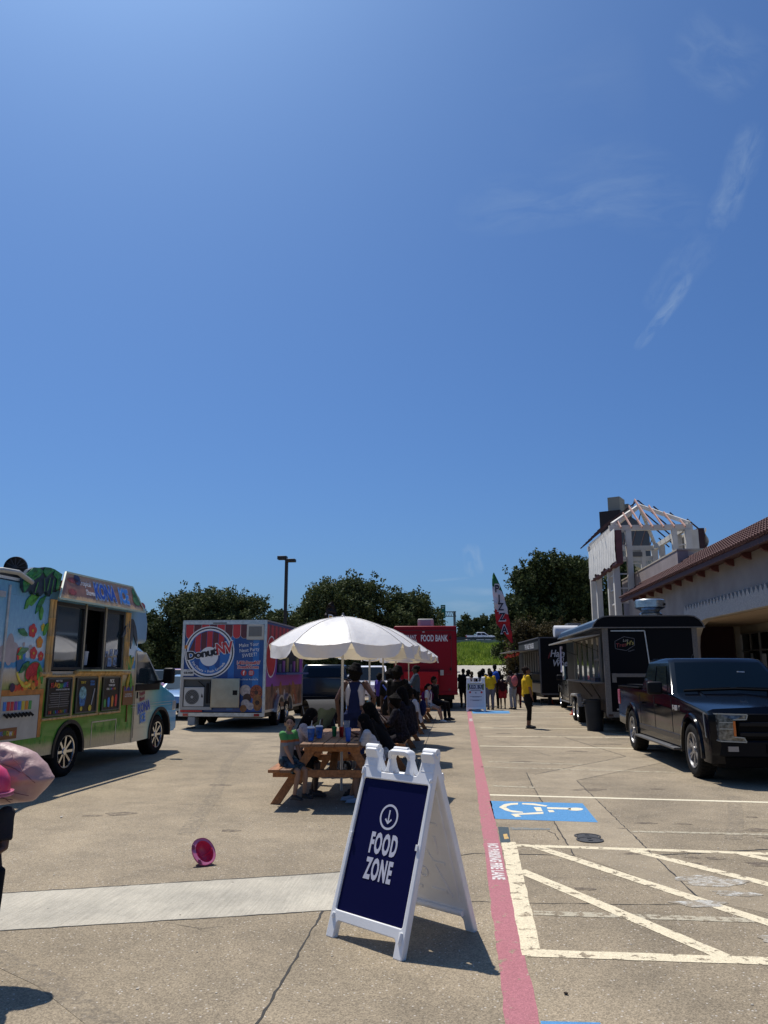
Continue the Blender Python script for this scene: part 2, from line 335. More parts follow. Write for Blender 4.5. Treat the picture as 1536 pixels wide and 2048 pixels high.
sheet('blue_parking_panel', g((979, 1602), (1165, 1607), (1196, 1645), (989, 1638)), blue, .008)
sheet('blue_parking_panel', g((943, 1421), (1018, 1422), (1020, 1427), (946, 1427)), blue, .008)
sheet('blue_parking_panel', g((1081, 2043), (1200, 2046), (1260, 2150), (1100, 2150)), blue, .008)
sy = MB(); Z = .0037
def zp(x, y): q = G(980+x*.16927, 1580+y*.16927); return (q[0], q[1], Z)
for pl in ([(105, 205), (170, 170), (250, 158), (330, 155), (330, 175), (250, 180), (200, 195), (190, 212)], [(105, 205), (190, 210), (240, 240), (390, 262), (390, 272), (270, 268), (180, 245)],
           [(378, 158), (520, 162), (680, 188), (660, 200), (500, 180), (380, 172)], [(515, 205), (600, 207), (622, 255), (550, 255)], [(245, 287), (630, 262), (632, 285), (330, 297), (370, 318), (300, 322)],
           [(672, 206), (950, 214), (960, 235), (680, 226)], [(680, 240), (745, 240), (765, 264), (700, 266)]): sy.poly([zp(*p) for p in pl])
sy.poly([zp(1010+92*math.cos(a*PI/8), 230+18*math.sin(a*PI/8)) for a in range(16)]); sy.poly([zp(920+10, 212), zp(990, 208), zp(990, 250), zp(930, 240)]) if 0 else None
sy.build('wheelchair_symbol', cream2)['kind'] = 'structure'
w_txt = pavement('white stencil paint', (.42, .14, .14), (.4, .13, .13), .6, paint=(.72, .68, .66), wear=.40, wsc=30)
o = text('NO PARKING FIRE LANE', .135, w_txt, None, (.252, 7.22, .0037), (0, -1, 0), (1, 0, 0), name='fire_lane_lettering', sx=.88, bold=.005, ext=0, kern=1.0); o['kind'] = 'structure'
for yy in (26.5,):
    o = text('NO PARKING FIRE LANE', .135, w_txt, None, (.252, yy, .0037), (0, -1, 0), (1, 0, 0), name='fire_lane_lettering', sx=.95, bold=.004, ext=0); o['kind'] = 'structure'
# stains
chalk = pavement('chalky white residue', (.34, .30, .235), (.28, .245, .19), .8, paint=(.60, .61, .58), wear=.56, wsc=12, soft=.10)
oil = pavement('oily dark stain', B0, D0, .9, paint=(.13, .105, .08), wear=.47, wsc=14, soft=.12)
def blot(name, x, y, rx, ry, m, z=.0055, seed=1):
    r = random.Random(seed); c = G(x, y); n = 26; ph = [r.uniform(0, 6) for _ in range(3)]
    o = sheet(name, [(c[0]+rx*math.cos(a)*(1+.22*math.sin(3*a+ph[0])+.12*math.sin(7*a+ph[1])), c[1]+ry*math.sin(a)*(1+.22*math.sin(2*a+ph[2])+.1*math.sin(5*a))) for a in [2*PI*i/n for i in range(n)]], m, z, 'stuff'); return o
blot('chalk_stain', 1420, 1763, .27, .14, chalk, .0105, 1); blot('chalk_stain', 1402, 1808, .18, .09, chalk, .0107, 2); blot('chalk_stain', 1470, 1788, .16, .08, chalk, .0109, 3); blot('chalk_stain', 1545, 1880, .08, .08, chalk, .0105, 4)
for i, (x, y, s) in enumerate(((1291, 1646, .11), (1367, 1648, .08), (1516, 1660, .14), (1263, 1708, .07), (1430, 1717, .08), (1243, 1657, .05), (1540, 1676, .1), (1005, 1455, .3), (1007, 1467, .2), (1168, 1778, .08), (1385, 1715, .06))): blot('dark_stain', x, y, s, s*.55, oil, .0058, i+9)
r_ = random.Random(21)
for i in range(34):
    x = r_.uniform(-4.5, 3.6); y = r_.uniform(3.4, 20)
    if .1 < x < .5 or (x < -1 and 5 < y < 6.9): continue
    s_ = r_.uniform(.02, .09)*(1+y*.04); n = 18; ph = r_.uniform(0, 6)
    sheet('dark_stain', [(x+s_*1.5*math.cos(a)*(1+.25*math.sin(3*a+ph)), y+s_*math.sin(a)*(1+.2*math.sin(2*a+ph))) for a in [2*PI*k/n for k in range(n)]], oil, .0060, 'stuff')
tyre = pavement('faint tyre rubber mark', B0, D0, .9, paint=(.17, .145, .11), wear=.55, wsc=18, soft=.10)
for (pts, w_) in (([(2.6, 8.3), (3.0, 9.4), (3.5, 11.0)], .16), ([(-2.8, 8.0), (-3.3, 10.5), (-4.2, 14), (-4.9, 18)], .18), ([(-.7, 3.0), (-2.2, 4.3), (-3.0, 4.8)], .15)):
    P_ = [Vector(p) for p in pts]; cc = []
    for i in range(31):
        u = i/30*(len(P_)-1); j = min(int(u), len(P_)-2); cc.append(P_[j].lerp(P_[j+1], u-j))
    Lf = []; Rt = []
    for i, c_ in enumerate(cc):
        d_ = (cc[min(i+1, 30)]-cc[max(i-1, 0)]).normalized(); Lf.append((c_.x-d_.y*w_/2, c_.y+d_.x*w_/2, .0017)); Rt.append((c_.x+d_.y*w_/2, c_.y-d_.x*w_/2, .0017))
    MB().ring([Lf, Rt], False, False).build('tyre_mark', tyre)['kind'] = 'stuff'
mh = mat('manhole cast iron', (.05, .05, .052), .65, .3, bump=.6, bs=90)
for (x, y, nm) in ((1175, 1673, 'with its pair just behind'), (1180, 1681, 'nearer of the touching pair')):
    c = G(x, y); t = thing('utility_cover', 'round black utility cover set in the parking lane, '+('farther one of the touching pair' if y < 1675 else 'nearer one of the touching pair'), 'utility cover', (c[0], c[1], 0.001 if y < 1675 else .004), 0, 'utility covers in the lot')
    MB().lathe([(.001, .004), (.105, .004), (.105, 0), (.13, 0), (.13, .006), (.112, .006), (.112, .003)], 28).build('lid', mh, t); MB().box(-.02, .02, -.055, -.035, .004, .007).box(-.02, .02, .035, .055, .004, .007).build('lifting_hole', black, t)
# ---- small litter
def litter(x, y, s, m, label, cat='litter', nm='paper_scrap', seed=1):
    r = random.Random(seed); c = G(x, y); mb = MB()
    for k in range(3):
        a = r.uniform(0, 6); p = Vector((r.uniform(-s, s)*.5, r.uniform(-s, s)*.5, s*.25)); mb.ball(p, s*r.uniform(.3, .6), s*r.uniform(.3, .5), s*.25, 7, 5)
    o = mb.build(nm, m, None, loc=(c[0], c[1], .003)); tag(o, label, cat)
litter(121, 1636, .03, mat('crumpled napkin', (.75, .7, .6), .9), 'crumpled pale napkin lying on the bare pavement right of the pink tote bag'); litter(1265, 0+1485, .03, white, 'white paper scrap in front of the grey trash can') if 0 else None
litter(838, 1503, .03, mat('pale pebble', (.7, .68, .6), .9), 'small round pale crumb behind the top corner of the navy board sign', 'litter', 'crumb', 5)
litter(1134, 1928, 0.0, black, '') if 0 else None
litter(1131, 1990, .02, mat('dead leaf', (.04, .025, .015), .9), 'dark curled leaf lying on pavement right of the red stripe', 'leaf', 'dead_leaf', 6)
peb = MB(); rr = random.Random(5)
for i in range(160):
    x = rr.uniform(-3.5, 3.2); y = rr.uniform(3.2, 10)**1; s = rr.uniform(.003, .008)
    if X0-.05 < x < .6: continue
    peb.ball((x, y, s*.15+.001), s*1.2, s, s*.55, 6, 5)
peb.build('loose_pebbles', mat('loose stone', (.5, .46, .38), .9, var=.4, vs=3))['kind'] = 'stuff'
# ---- rise, grass bank, highway
road = pavement('pale service road', (.44, .42, .37), (.37, .35, .3), .3)
mb = MB(); mb.add([(-4.5, 56, 0), (70, 56, 0), (70, 82, 2.1), (-4.5, 82, 2.1), (-12, 56, 0), (-12, 82, 0)], [(0, 1, 2, 3), (4, 0, 3, 5)]); mb.build('service_road', road)['kind'] = 'structure'
grs = mat('bank soil and grass', (.10, .17, .03), .9, var=.5, vs=.6)
mb = MB(); nx, ny = 40, 24
def hz(x, y):
    e = min(1, max(0, (x+14)/9)); t = min(1, max(0, (y-82)/52)); return (2.1+3.75*t**.85)*e+.18*math.sin(x*.7+y*.31)*math.sin(y*.5)*e
rows = [[(-14+84*i/nx, 82+54*j/ny, hz(-14+84*i/nx, 82+54*j/ny)-.02) for i in range(nx+1)] for j in range(ny+1)]
mb.ring(rows, False, False); o = mb.build('grass_bank', grs, smooth=True); o['kind'] = 'structure'
blade = leafmat('tall bank grass', (.13, .21, .02), (.30, .37, .06), .3)
def leafcloud(P, size, seed, asp=.5, up=0, tri=False):
    """one quad per point"""
    r = np.random.default_rng(seed); n = len(P); nrm = r.normal(size=(n, 3)); nrm[:, 2] += up; nrm /= np.linalg.norm(nrm, axis=1)[:, None]
    t = np.cross(nrm, r.normal(size=(n, 3))); t /= np.linalg.norm(t, axis=1)[:, None]; b = np.cross(nrm, t)
    s = (size*r.uniform(.55, 1.3, n))[:, None]; V = np.empty((n, 4, 3)); V[:, 0] = P-t*s; V[:, 1] = P-b*s*asp; V[:, 2] = P+t*s; V[:, 3] = P+b*s*asp
    me = bpy.data.meshes.new('leaves'); me.vertices.add(n*4); me.vertices.foreach_set('co', V.ravel()); me.loops.add(n*4); me.loops.foreach_set('vertex_index', np.arange(n*4, dtype=np.int32))
    me.polygons.add(n); me.polygons.foreach_set('loop_start', np.arange(0, n*4, 4, dtype=np.int32)); me.polygons.foreach_set('loop_total', np.full(n, 4, dtype=np.int32)); me.update(); return me
r = np.random.default_rng(2); n = 42000
gx = r.uniform(-9, 22, n); gy = 82+54*r.random(n)**1.3; hgt = r.uniform(.15, .6, n)*(1+.6*np.sin(gx*.9)*np.sin(gy*.35))
gz = np.array([hz(a, b) for a, b in zip(gx, gy)]); V = np.empty((n, 3, 3)); a = r.uniform(0, 6.28, n); wd = r.uniform(.06, .15, n)
base = np.stack([gx, gy, gz], 1); V[:, 0] = base+np.stack([np.cos(a)*wd, np.sin(a)*wd, 0*a], 1); V[:, 1] = base-np.stack([np.cos(a)*wd, np.sin(a)*wd, 0*a], 1); V[:, 2] = base+np.stack([r.normal(0, .18, n), r.normal(0, .18, n), hgt], 1)
me = bpy.data.meshes.new('grass'); me.from_pydata(V.reshape(-1, 3).tolist(), [], np.arange(n*3).reshape(-1, 3).tolist()); o = link('bank_grass', me, blade); tag(o, 'tall bright green grass growing on the bank below the highway', 'grass', kind='stuff')
MB().add([(-40, 136, 6.75), (140, 136, 6.75), (140, 175, 6.75), (-40, 175, 6.75), (-40, 136, 0), (140, 136, 0), (140, 175, 0), (-40, 175, 0)], [(0, 1, 2, 3), (4, 5, 1, 0), (6, 7, 3, 2), (7, 4, 0, 3), (5, 6, 2, 1)]).build('highway', mat('highway concrete', (.3, .29, .27), .9, var=.2, vs=1))['kind'] = 'structure'
t = thing('highway_guardrail', 'long dark steel guardrail along the highway edge above the grass bank', 'guardrail', (10, 136.4, 6.75))
for x in np.arange(-22, 40, 4): MB().box(x-.08, x+.08, 0, .16, 0, .5).build('post', mat('weathered rail', (.06, .065, .07), .7), t)
MB().box(-24, 42, -.06, -.0, .10, .48).build('rail', MATS['weathered rail'], t)
# ================================================================ SHOPPING BUILDING (right)
stucco = mat('grey rose stucco', (.33, .305, .29), .92, var=.14, vs=.9, bump=.5, bs=22); roughst = mat('coarse fascia stucco', (.50, .475, .44), .95, var=.18, vs=14, bump=1.0, bs=45)
maroon = mat('maroon trim', (.115, .035, .038), .6, var=.15, vs=2); tilem = mat('clay barrel tile', (.085, .028, .027), .8, var=.3, vs=2.5)
soff = mat('tan soffit', (.40, .30, .215), .9, var=.08, vs=1); creamp = mat('cream stucco', (.40, .365, .305), .9, var=.12, vs=1.3)
BX = 11.0
T = thing('shopping_building', 'low stucco shopping building with red tiled mansard roof along the right edge', 'building', (BX, 12, 0))
def bq(y): return y-12
mb = MB(); zt = 6.15; y0, y1 = 2, 40
# upper wall with one long flat arch over the arcade
aw = [(y0, 3.9), (24.0, 3.9)]+[(24.0+2.2*math.sin(PI/2*i/10), 3.9-1.1*(1-math.cos(PI/2*i/10))) for i in range(1, 11)]+[(26.2, 0), (40, 0), (40, zt), (y0, zt)]
aw = [(y0, 3.9), (24.0, 3.9), (25.0, 3.82), (25.8, 3.62), (26.4, 3.2), (26.6, 2.7), (26.6, 0), (40, 0), (40, zt), (y0, zt)]
mb.prism(aw, 0, 0, .35); mb.build('wall', stucco, T)
fb = [(y0, 3.88), (24.0, 3.88), (25.05, 3.79), (25.9, 3.58), (26.42, 3.2), (26.6, 2.7), (27.3, 2.7), (27.3, 4.42)]
n = 57; pk = []
for i in range(n+1):
    y = 27.3-(27.3-y0)*i/n; pk.append((y, 4.42)); 
    if i < n: yy = (27.3-y0)/n; pk += [(y-yy*.25, 4.56), (y-yy*.5, 4.62), (y-yy*.75, 4.56)]
mb = MB()
for i in range(n):
    a = 27.3-(27.3-y0)*i/n; b = 27.3-(27.3-y0)*(i+1)/n; mb.prism([(b, 4.42), (a, 4.42), (a*.82+b*.18, 4.52), (a*.60+b*.40, 4.66), (a*.5+b*.5, 4.70), (a*.40+b*.60, 4.66), (a*.18+b*.82, 4.52)], 0, -.09, -.002)
mb.prism([(y0, 3.88), (24, 3.88), (24, 4.418), (y0, 4.418)], 0, -.09, -.002); mb.prism([(24, 3.88), (25.05, 3.79), (25.9, 3.58), (26.42, 3.2), (26.6, 2.7), (27.3, 2.7), (27.3, 4.418), (24, 4.418)], 0, -.09, -.002)
mb.build('fascia', roughst, T)
MB().prism([(y0, 3.86), (31, 3.86), (31, 3.95), (y0, 3.95)], 0, .352, 3.6).build('soffit', soff, T)
MB().box(3.6, 3.8, y0, 31, 0, .55).box(3.6, 3.8, y0, 31, 3.47, 3.95).build('back_wall', creamp, T)
fr = mat('window frame bronze', (.28, .27, .25), .5, .3)
for i in range(11):
    a = 30.4-2.5*i; b = a-2.42
    if b < 2.2: break
    w_ = MB().box(3.62, 3.70, b, a, .55, 3.47).build('window', glass, T)
    MB().box(3.56, 3.66, b-.04, b+.03, .55, 3.47).box(3.56, 3.66, b, a, 2.55, 2.62).box(3.56, 3.66, b, a, 3.42, 3.5).box(3.56, 3.66, b, a, .55, .62).box(3.56, 3.66, (a+b)/2-.02, (a+b)/2+.02, 2.62, 3.42).build('frame', fr, w_)
pap = mat('window poster', (.5, .5, .47), .7)
MB().box(3.54, 3.56, 27.2, 27.7, 1.0, 2.4).box(3.54, 3.56, 28.9, 29.2, 1.2, 2.45).box(3.54, 3.56, 25.6, 26.2, 1.3, 2.2).build('poster', pap, T)
MB().box(3.30, 3.86, 30.5, 30.9, 0, 3.94).build('pier', creamp, T); MB().box(.36, 3.29, 30.6, 30.9, 0, 3.86).build('side_wall', mat('plum side wall', (.07, .03, .035), .8), T); MB().box(-.12, .36, 26.62, 27.05, 0, 3.2).build('pilaster', maroon, T)  # side wall closing the arcade is a dark plum colour of its own
for y in (9, 1.8): MB().box(0, .4, y-.3, y+.3, 0, 3.86).build('pillar', creamp, T)
# eave, brackets, tiled roof
MB().box(-.88, -.72, y0, 38.2, 5.82, 6.02).box(-.719, .02, y0, 38.2, 6.0, 6.14).build('eave_fascia', mat('dark eave board', (.06, .02, .022), .7), T)
bme = MB().prism([(-.34, 5.88), (-.26, 5.80), (0, 5.72), (0, 5.995), (-.34, 5.995)], 1, -.09, .09).mesh('bracket'); bme.materials.append(maroon)
for i in range(18): link('bracket', bme, None, T, (0, 37.2-1.9*i, 0))
RS = (Vector((-.9, 0, 6.0)), Vector((1.35, 0, 7.50))); d = RS[1]-RS[0]; MB().add([(RS[0].x, y0, 6.02), (RS[0].x, 38.4, 6.02), (RS[1].x, 38.4, 7.52), (RS[1].x, y0, 7.52), (RS[1].x, y0, 6.15), (RS[1].x, 38.4, 6.15)], [(0, 1, 2, 3), (3, 2, 5, 4), (0, 4, 5, 1), (0, 3, 4), (1, 5, 2)]).build('roof', maroon, T)
ang = math.atan2(d.z, d.x); rows = 7; ln = d.length/rows
tm = MB(); Q = []
for s_ in (0, 1):
    r_ = .115-.02*s_; Q.append([(s_*(ln*1.12), r_*1.15*math.cos(PI*j/6), .045*(1-s_)+.01+r_*math.sin(PI*j/6)) for j in range(7)])
tm.ring(Q, False, False); tm.poly(Q[0][::-1]); tme = tm.mesh('tile'); tme.materials.append(tilem); tme.polygons.foreach_set('use_smooth', [i < 6 for i in range(len(tme.polygons))])
slots = [(y, k) for y in np.arange(38.2, 2.2, -.27) for k in range(rows)]; slots.sort(key=lambda s: abs(s[0]-14.5)+s[1]*.3 if s[0] > 13.5 else 99); rest = MB()
for i, (y, k) in enumerate(slots):
    p = RS[0]+d*(k/rows)+Vector((0, y+rnd.uniform(-.008, .008), .03))
    if i < 300:
        o = link('tile', tme, None, T, p); o.rotation_euler = (0, -ang, 0); o.rotation_euler.x = rnd.uniform(-.03, .03)
    else:
        M = Matrix.Translation(p) @ Euler((0, -ang, 0)).to_matrix().to_4x4(); rest.add([M @ Vector(v) for v in tm.v], tm.f)
rest.build('roof_tiles', tilem, T, smooth=True)['kind'] = 'stuff'
MB().box(1.3, 9, y0, 40, 5.9, 6.1).build('flat_roof', creamp, T)
MB().box(.45, 1.0, 29.6, 44.0, 0, 7.82).build('parapet_block', mat('mauve stucco', (.26, .225, .225), .9, var=.14, vs=.8, bump=.3, bs=20), T)
MB().box(1.001, 8, 29.6, 29.9, 6.2, 7.82).box(.42, 8.02, 29.56, 29.9, 7.821, 7.9).box(.42, 1.03, 29.9, 44.03, 7.821, 7.9).build('parapet_cap', creamp, T)
# ---- tower frame under renovation
T = thing('tower_frame', 'bare cream timber tower frame with open pink rafters rising behind the tiled roof', 'tower', (10.3, 52, 0))
cw = mat('cream painted timber', (.62, .60, .55), .8, var=.1, vs=1.2); pkr = mat('pink rafter', (.46, .27, .22), .7); drk = mat('dark rafter', (.06, .03, .03), .8)  # front rafters are pink, whole rafters on the other sides dark
W_, D_, ZB = 5.0, 9.0, 10.75
for (x, y, w2) in ((0, 0, .46), (.92, 0, .42), (3.9, 0, .38), (4.78, 0, .46), (0, D_, .5), (1.5, D_, .4), (3.9, D_, .4), (4.78, D_, .5), (0, 2.1, .45), (0, 6.6, .45), (4.78, 2.2, .45), (4.78, 6.8, .45), (2.9, D_, .35)):
    w2 *= .86; MB().box(x-w2/2, x+w2/2, y-w2/2, y+w2/2, 0, ZB).build('post', cw, T)
for a, b in (((-.3, 0, ZB+.18), (5.1, 0, ZB+.18)), ((-.3, D_, ZB+.18), (5.1, D_, ZB+.18)), ((0, .2, ZB+.18), (0, D_-.2, ZB+.18)), ((4.78, .2, ZB+.18), (4.78, D_-.2, ZB+.18)), ((.2, D_, 10.1), (4.6, D_, 10.1))): MB().bar(a, b, .24, .36).build('beam', cw, T)
ap = Vector((2.75, 4.2, 13.3))
for c in ((-.1, -.1), (4.9, -.1), (-.1, D_+.1), (4.9, D_+.1)): MB().bar((c[0], c[1], ZB+.42), ap, .18, .26).build('hip_beam', cw, T)
for (ax, s0, s1, fx) in (('x', -.3, 5.2, -.5), ('x', -.3, 5.2, D_+.7), ('y', -.6, D_+.6, -.95), ('y', -.6, D_+.6, W_+.75)):
    for i in range(9):
        u = i/8; q = s0+(s1-s0)*u; t = 1-abs(2*u-1); t = max(t, .04)
        if ax == 'x': a = Vector((q, fx, ZB+.12)); b = Vector((q, fx+(ap.y-fx)*t, ZB+.12+(ap.z-ZB+.35)*t))
        else: a = Vector((fx, q, ZB+.12)); b = Vector((fx+(ap.x-fx)*t, q, ZB+.12+(ap.z-ZB+.35)*t))
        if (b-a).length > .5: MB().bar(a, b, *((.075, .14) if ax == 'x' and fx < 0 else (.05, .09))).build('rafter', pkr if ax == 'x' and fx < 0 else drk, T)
for (x, y, dx) in ((.1, .1, 1), (0, 2.1, 0)):
    pass
for k in range(11):
    z = 1.2+k*.95
    MB().bar((.2, 0, z), (.75, 0, z), .07, .1).build('rung', cw, T); MB().bar((4.05, 0, z), (4.6, 0, z), .07, .1).build('rung', cw, T); MB().bar((0, .2, z), (0, 1.95, z), .07, .1).build('rung', cw, T)
    if k > 4: MB().bar((3.0, D_, z), (4.1, D_, z), .07, .1).build('rung', cw, T)
MB().box(2.6, 3.8, -.2+D_, .2+D_, 10.25, 10.6).build('junction_box', mat('grey metal box', (.12, .12, .12), .6), T)
lt = MB().box(-.55, -.1, -.75, -.4, 4.4, 5.0).build('floodlight', mat('grey lamp housing', (.35, .35, .33), .5), T); MB().bar((-.1, -.5, 4.7), (.2, -.1, 4.7), .08, .08).build('lamp_arm', MATS['grey lamp housing'], lt)
T = thing('shop_sign_panel', 'blank sign panel wrapped in white cloth on the left face of the timber tower', 'sign', (10.36, 49.0, 0))
MB().box(-.5, -.1, .4, 10.4, 8.2, 10.35).build('cabinet', maroon, T)
r = random.Random(4); gr = []
for j in range(9):
    row = []
    for i in range(60):
        y = .25+10.2*i/59; z = 8.30+2.12*j/8+(.1*math.sin(i*.33)+.05*math.sin(i*.9))*(1-j/8); row.append((-.56-.05*math.sin(i*1.3+j*.4)*(1-j/9)-.03*r.random(), y, z))
    gr.append(row)
cl = MB(); cl.ring(gr, False, False); cl.ring([[(p[0]+.07, p[1], p[2]+.0) for p in gr[-1]], gr[-1]], False, False); cl.ring([[(-.05, .22, z) for z in (8.75, 9.4, 10.1, 10.85)], [(-.6, .22, z) for z in (8.75, 9.4, 10.1, 10.85)]], False, False) if 0 else None
cl.build('cloth_cover', mat('white sheeting', (.72, .71, .67), .9, bump=.4, bs=5), T, smooth=True, flat=80)
T = thing('shop_sign_panel', 'blank sign panel with loose white cloth on the right side of the timber tower', 'sign', (15.95, 52.4, 0))
MB().box(-.6, -.1, -.1, 4.6, 9.0, 10.8).build('cabinet', cw, T); MB().box(-.098, .3, -.1, 4.6, 8.9, 10.9).build('backing', mat('dark maroon back', (.04, .015, .02), .7), T)
gr = [[(.34+.16*math.sin(j*.8+i)+.02*j, -.12+4.6*i/14, 9.6+1.35*j/7-.12*math.sin(i*.7)) for i in range(15)] for j in range(8)]; MB().ring(gr, False, False).build('cloth_cover', MATS['white sheeting'], T, smooth=True, flat=80)
# ---- pylon sign behind the tower
T = thing('pylon_sign', 'tall brown and beige pylon sign standing behind the timber tower', 'sign', (13.95, 70, 0), -R(26))
br = mat('brown sign cabinet', (.028, .017, .013), .6, var=.1, vs=.5); bg_ = mat('beige sign fin', (.31, .30, .245), .8)
MB().box(-1.3, .6, 0, 11, 12.5, 15.8).build('cabinet', br, T); MB().box(.604, .66, 0.5, 10.5, 12.55, 13.2).build('lower_trim', br, T) if 0 else None
MB().box(-1.2, .7, -.1, 11.15, 11.1, 12.45).build('name_band', bg_, T)
text('THEATRE  SHOPS', 1.0, mat('grey raised letters', (.2, .2, .19), .7), T, (.72, 5.6, 11.8), (0, 1, 0), (0, 0, 1), bold=.02, ext=.03) if 0 else None
MB().box(-.8, .3, 1.2, 3.0, 0, 17.3).box(-.2, .62, 3.001, 4.2, 15.8, 16.9).build('fin', bg_, T); MB().box(-.4, .3, 8.4, 9.2, 0, 11.1).build('post', bg_, T)
lets = MB(); r = random.Random(3)
for i in range(16): y = .6+i*.65; lets.box(.701, .76, y, y+.12, 11.5, 12.2).box(.701, .76, y, y+.42, 12.08, 12.2).box(.701, .76, y+(.3 if i % 3 else .1), y+.42, 11.5, 12.0)
lets.build('raised_letters', mat('grey raised letters', (.42, .42, .38), .7), T)
# ---- building far left behind trees and brick one
T = thing('red_brick_store', 'low red brown store roof showing between the tree crowns beyond the doughnut trailer', 'building', (-19, 92, 0)); MB().box(-3, 3.6, 0, 8, 0, 7.2).build('wall', mat('red brown brick', (.12, .04, .035), .8), T); MB().box(-3.2, 3.8, -.2, 8.2, 7.21, 7.5).build('roof', mat('dark coping', (.06, .03, .03), .7), T)
T = thing('pale_warehouse', 'long pale grey building half hidden behind the left oaks', 'building', (-44, 84, 0)); MB().box(-10, 16, 0, 14, 0, 5.3).build('wall', mat('pale grey render', (.42, .42, .43), .8, var=.06, vs=1), T); MB().box(-10.1, 16.1, -.1, 14.1, 5.301, 5.6).build('roof', mat('pale coping', (.5, .5, .5), .8), T); MB().box(6, 15, -.25, -.01, 2.9, 3.4).build('awning', mat('pink awning', (.55, .2, .25), .7), T)
for i in range(6): MB().box(-8+4*i, -6.2+4*i, -.06, -.001, 1.0, 2.6).build('window', glass, T)
# ================================================================ TREES
oak = leafmat('live oak leaves', (.016, .030, .010), (.095, .125, .045), .15); oak2 = leafmat('mid green oak leaves', (.025, .045, .014), (.125, .15, .06), .18); rust = leafmat('crepe myrtle leaves', (.045, .035, .018), (.10, .085, .035), .15)
bark = mat('grey bark', (.07, .058, .045), .95, var=.3, vs=3, bump=.5, bs=12)
def tree(label, loc, W, H, seed, nl=26000, ls=.2, lm=None, base=.22, dens=34, depth=None, name='oak_tree', cat='tree', group='trees beyond the lot', trunk=True, lean=0):
    nl = int(nl*1.7); ls = ls*.74; r = np.random.default_rng(seed); depth = depth or W*.8; t = thing(name, label, cat, (*loc, 0), 0, group); P = []; cs = []
    for i in range(dens):
        a = r.uniform(0, 2*PI); q = r.uniform(0, 1)**.5; zz = r.uniform(base+.06, .93)
        prof = math.sqrt(max(.05, 1-((zz-.42)/.60)**2)); rad = r.uniform(.11, .2)
        cx = math.cos(a)*q*(W/2)*prof*.83+lean*zz; cy = math.sin(a)*q*(depth/2)*prof*.83; cs.append((cx, cy, min(zz, 1-rad*.62)*H, rad*W*.5+.45))
    wt = np.array([c[3]**2 for c in cs]); wt /= wt.sum(); cnt = (wt*nl).astype(int)
    for (cx, cy, cz, rd), k in zip(cs, cnt):
        v = r.normal(size=(k, 3)); v /= np.linalg.norm(v, axis=1)[:, None]; rr_ = rd*(.62+.42*r.random(k)**.6)*(1+.22*np.sin(v[:, 0]*7+seed)+.2*np.sin(v[:, 1]*9+v[:, 2]*6)); p = v*rr_[:, None]; p[:, 2] *= .78; P.append(p+np.array([cx, cy, cz]))
    # loose sprays at the outline
    k = int(nl*.10); c = np.array([cs[i][:3] for i in r.integers(0, len(cs), k//14+1)]).repeat(14, 0)[:k]; d = np.repeat(r.normal(size=(k//14+1, 3)), 14, 0)[:k]; d /= np.linalg.norm(d, axis=1)[:, None]; ln = np.repeat(r.uniform(1, 1.28, k//14+1), 14)[:k]*W*.095+.6
    P.append(c+d*(ln*r.uniform(.8, 1.05, k))[:, None]+r.normal(0, .12, (k, 3)))
    P = np.concatenate(P); P = P[P[:, 2] > base*H*.55]
    me = leafcloud(P, ls, seed, .55, .35); o = link('crown', me, lm or oak, t)
    if trunk:
        mb = MB(); mb.tube([(0, 0, -.1), (.05, 0, H*base*.6), (lean*.3, .1, H*base*1.2), (lean*.5, .1, H*.6)], [H*.04, H*.03, H*.026, H*.01], 9); mb.build('trunk', bark, t, smooth=True)
        for i in sorted(range(len(cs)), key=lambda i: -cs[i][3])[:9]:
            c = cs[i]; MB().tube([(0, 0, H*base*.8), (c[0]*.45, c[1]*.45, H*base+(c[2]-H*base)*.45), (c[0]*.9, c[1]*.9, c[2])], [H*.02, H*.013, H*.004], 6).build('limb', bark, t, smooth=True)
    return t
tree('large dark oak behind the doughnut trailer, its broad crown left of the lamp post', (-21.6, 62), 10.4, 8.1, 11, 30000, .17, oak2)
tree('spreading oak with airy right side just left of the lamp post', (-18.4, 66), 7.4, 8.0, 12, 15000, .17, oak2, dens=22)
tree('dark low oak at the far left above the ice truck cab', (-25.0, 60), 5.0, 6.2, 13, 15000, .17, oak, base=.1)
tree('big rounded oak rising behind the near white umbrella', (-10.0, 66), 10.2, 9.2, 14, 38000, .18, oak2, dens=42)
tree('dark oak right of the lamp post with crown touching the lot', (-12.9, 70), 5.6, 8.0, 15, 16000, .18, oak, base=.1)
tree('browner oak behind the red truck tapering down to the right', (-5.9, 68), 8.0, 8.2, 16, 26000, .18, oak2, lean=1.0, dens=40)
tree('huge dark oak behind the black trailers, taller than its neighbours', (8.0, 66), 9.6, 11.7, 17, 42000, .19, oak, base=.1, dens=44)
tree('dark oak filling the gap between the feather flag and the timber tower', (12.4, 70), 8.4, 11.3, 18, 26000, .19, oak, base=.1)
tree('left hand shoulder of the dark oaks beside the pizza flag', (5.6, 70), 6.0, 8.9, 19, 18000, .18, oak, base=.1)
for i, (x, w_) in enumerate(((4.6, 3.2), (6.6, 3.4), (8.9, 3.6), (11.0, 3.4))): tree(('rusty brown shrub below the oaks nearest the pizza flag', 'rusty shrub above the serving awning of the farther black trailer', 'rusty shrub behind the white roof vent', 'rusty shrub next to the tower posts')[i], (x, 57), w_, 5.0, 30+i, 9000, .13, rust, base=.05, dens=16, name='crepe_myrtle', cat='shrub', group='shrubs below the oaks')
